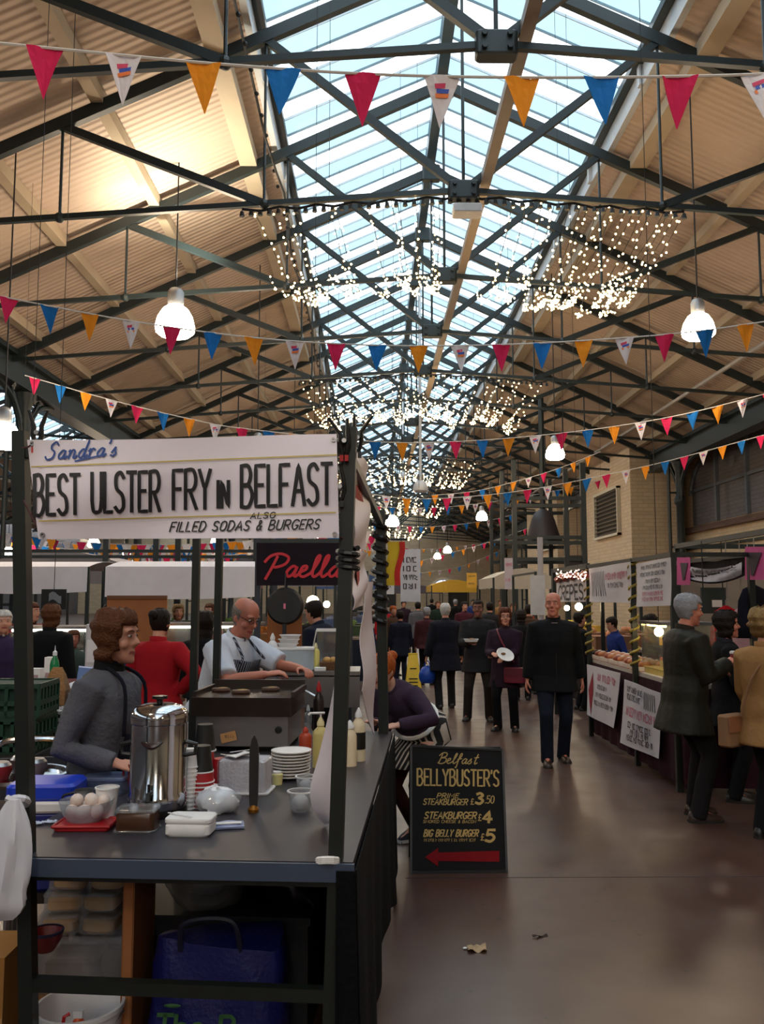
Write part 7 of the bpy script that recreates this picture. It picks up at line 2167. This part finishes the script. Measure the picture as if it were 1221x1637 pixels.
m = MB(); m.rbox((0, 0, .066), (.19, .15, .012), .018); m.build('lid', sheet_glass('blue tinted lid', (.75, .82, .95), .4, (170, 186, 224), .15), t)

# ================================================================= far stalls along both sides of the aisle
def far_stall(x, y, w, d, label, cloth_rgb, aw_rgb, goods, side, k):
    t = thing('market_stall', label, 'market stall', Vector((x, y, 0)))
    for sx in (-1, 1):
        for sy in (-1, 1):
            MB().box((sx * w / 2, sy * d / 2, 1.1), (.05, .05, 2.2)).build('post', iron, t)
    xs = w / 2 * side
    for sx in (-1, 1):
        MB().bar((sx * w / 2, -d / 2, 2.18), (sx * w / 2, d / 2, 2.18), .04).build('rail', iron, t)
    m = MB(); m.sheet(lambda u, v: Vector((-w / 2 + w * u, -d / 2 + d * v, 2.2 + .25 * math.sin(u * PI))), 8, 6, .006)
    m.sheet(lambda u, v: Vector((-w / 2 + w * u, -d / 2 - .02, 2.2 + .25 * math.sin(u * PI) * (1 - v) - .3 * v)), 10, 3, .006)
    xs = w / 2 * side
    m.sheet(lambda u, v: Vector((xs + .02 * side, -d / 2 + d * u, 2.2 - .28 * v + .01 * math.sin(u * 20))), 14, 3, .006)
    if aw_rgb: m.build('awning', mat('far awning %d' % k, aw_rgb, rough=.85), t, True)
    MB().box((0, 0, .86), (w, d, .05)).build('table_top', mat('stall board', (130, 112, 96), rough=.7), t)
    m = MB(); m.sheet(lambda u, v: Vector((xs + .03 * side, -d / 2 + d * u, .85 - .8 * v)), 20, 2, .006); m.sheet(lambda u, v: Vector((-w / 2 + w * u, -d / 2 - .03, .85 - .8 * v)), 12, 2, .006); m.build('table_cloth', cloth('far skirt %d' % k, cloth_rgb), t)
    rd = random.Random(k)
    first = None
    for j in range(goods[1]):
        q = Vector((x + (j % 2 - .5) * w * .5, y - d / 2 + d * (j + .5) / goods[1], .886))
        lb = '%s on the %s, %s along it' % (goods[0], goods[2], ('first', 'second', 'third', 'fourth', 'fifth', 'sixth')[j])
        if first is None:
            first = thing('goods_box', lb, 'box', q, 0, '%s on the %s' % (goods[0], goods[2]))
            MB().box((0, 0, .1), (w * .36, d / goods[1] * .8, .2)).build('box_body', mat('goods %d' % k, goods[3], rough=.7, var=.35, scale=12), first)
            m = MB()
            for a in range(5): m.ball((rd.uniform(-.1, .1), rd.uniform(-.12, .12), .22), .06, 8, 6)
            m.build('produce', mat('produce %d' % k, goods[4], rough=.6, var=.3), first, 'all')
        else:
            dup(first, q, rd.uniform(-.1, .1), label=lb)
    return t
fs = [(4.1, 14.6, 1.6, 2.6, 'stall with dark grey frame behind the walking man on the right', (44, 34, 40), None, ('brown box of goods', 4, 'open stall behind the walking man', (120, 80, 56), (170, 110, 70)), -1),
      (4.1, 19.0, 1.6, 2.8, 'open stall with yellow goods at mid distance right', (60, 46, 36), None, ('yellow box of goods', 4, 'open stall with yellow goods', (200, 160, 60), (224, 190, 70)), -1),
      (4.0, 24.5, 1.6, 3.0, 'far right stall with cream awning beside the steel frame', (52, 44, 60), (186, 176, 160), ('red box of goods', 4, 'cream awning stall', (150, 60, 50), (190, 80, 60)), -1),
      (3.6, 40.0, 2.0, 3.5, 'distant stall with yellow awning at the end of the aisle', (70, 50, 40), (206, 160, 50), ('tan box of goods', 3, 'yellow awning stall', (150, 120, 80), (190, 140, 70)), -1),
      (-1.5, 15.6, 1.8, 2.8, 'stall with pale awning behind the paella stall', (50, 40, 46), (176, 172, 178), ('orange box of goods', 4, 'pale awning stall', (170, 110, 60), (210, 130, 50)), 1),
      (-.9, 18.9, 1.6, 3.2, 'left mid distance stall with white posters', (40, 44, 56), (196, 196, 206), ('green box of goods', 4, 'poster stall', (60, 80, 50), (110, 140, 70)), 1),
      (-.7, 25.0, 1.6, 3.6, 'left far stall with a blue awning', (36, 50, 84), (60, 84, 130), ('blue box of goods', 4, 'blue awning stall', (70, 90, 130), (120, 130, 160)), 1),
      (-.4, 33.0, 1.8, 4.0, 'left distant stall with a grey blue awning', (46, 46, 56), (110, 120, 140), ('dark box of goods', 3, 'grey blue awning stall', (70, 60, 60), (120, 90, 70)), 1),
      (1.6, 52.0, 5.0, 2.0, 'distant stall closing the end of the aisle with blue cloth', (44, 62, 96), (90, 84, 92), ('pale box of goods', 4, 'closing stall', (160, 150, 140), (190, 170, 140)), 1),
      (-5.2, 15.5, 2.4, 2.4, 'left bay stall with a grey awning', (48, 40, 44), (150, 144, 148), ('brown box of goods', 4, 'left bay stall', (120, 90, 60), (160, 100, 60)), 1),
      (-8.6, 19.0, 3.2, 2.4, 'left bay stall with a white awning far left', (60, 40, 44), (186, 180, 184), ('red box of goods', 4, 'far left stall', (150, 50, 50), (180, 70, 50)), 1),
      (-4.4, 22.5, 2.8, 2.4, 'left bay stall with a dull red awning', (50, 46, 60), (130, 60, 60), ('green box of goods', 4, 'dull red awning stall', (70, 90, 60), (90, 130, 60)), 1)]
for k, (x, y, w, d, lb, c1, c2, g, s_) in enumerate(fs):
    far_stall(x, y, w, d, lb, c1, c2, g, s_, k)
def poster(px0, py0, px1, py1, Y, label, rgb, top, rows=3, ink=None):
    A, B = W(px0, py0, Y), W(px1, py1, Y)
    o = Vector(((A.x + B.x) / 2, Y, (A.z + B.z) / 2))
    t = thing('hanging_poster', label, 'poster', o, 0)
    w, h = B.x - A.x, A.z - B.z
    m = MB(); m.sheet(lambda u, v: Vector((-w / 2 + w * u, .01 * math.sin(u * 4 + v * 3), h / 2 - h * v)), 6, 6, .006); m.build('sheet', mat('poster %s' % str(rgb[0]), rgb, rough=.7), t, True)
    for r_ in range(rows):
        m = MB(); scribble(m, lambda a, b: Vector((a, -.02, b)), -w * .35, w * .35, h * (.25 - .5 * r_ / max(rows - 1, 1)), h * .09, .25)
        m.build('lettering', ink or grey_ink, t)
    m = MB()
    for q in (-.45, .45): m.tube([(w * q, 0, h / 2), (w * q, 0, roof_at(o.x) - o.z)], .004, 4)
    m.build('hanging_cord', wire, t)
poster(640, 878, 672, 962, 16.5, 'large white poster hanging over the left of the aisle', (200, 202, 214), 4.6, 4)
poster(806, 892, 820, 942, 22, 'narrow white poster with pink marks hanging left of the steel frame', (190, 180, 190), 4.6, 2, pink_ink)
poster(612, 905, 630, 950, 21, 'pale small poster beside the striped flag', (206, 206, 214), 4.5, 3)
poster(746, 916, 762, 940, 30, 'yellow poster hanging at the far end of the aisle', (220, 170, 60), 4.6, 2)
t = thing('banner_stand', 'white sign on a pale pole just left of the walking man head', 'sign', Vector((W(862, 960, 15.5).x, 15.5, 0)))
m = MB(); m.tube([(.03, 0, 0), (.03, 0, 2.75)], .05, 8); m.build('pole', mat('pale pole', (176, 172, 178), rough=.5), t)
m = MB(); m.box((-.04, -.07, 1.72), (.26, .03, .7)); m.build('panel', mat('pale sign panel', (196, 194, 196), rough=.6), t)
m = MB(); m.box((.03, 0, .02), (.4, .4, .04)); m.build('base', black_pl, t)
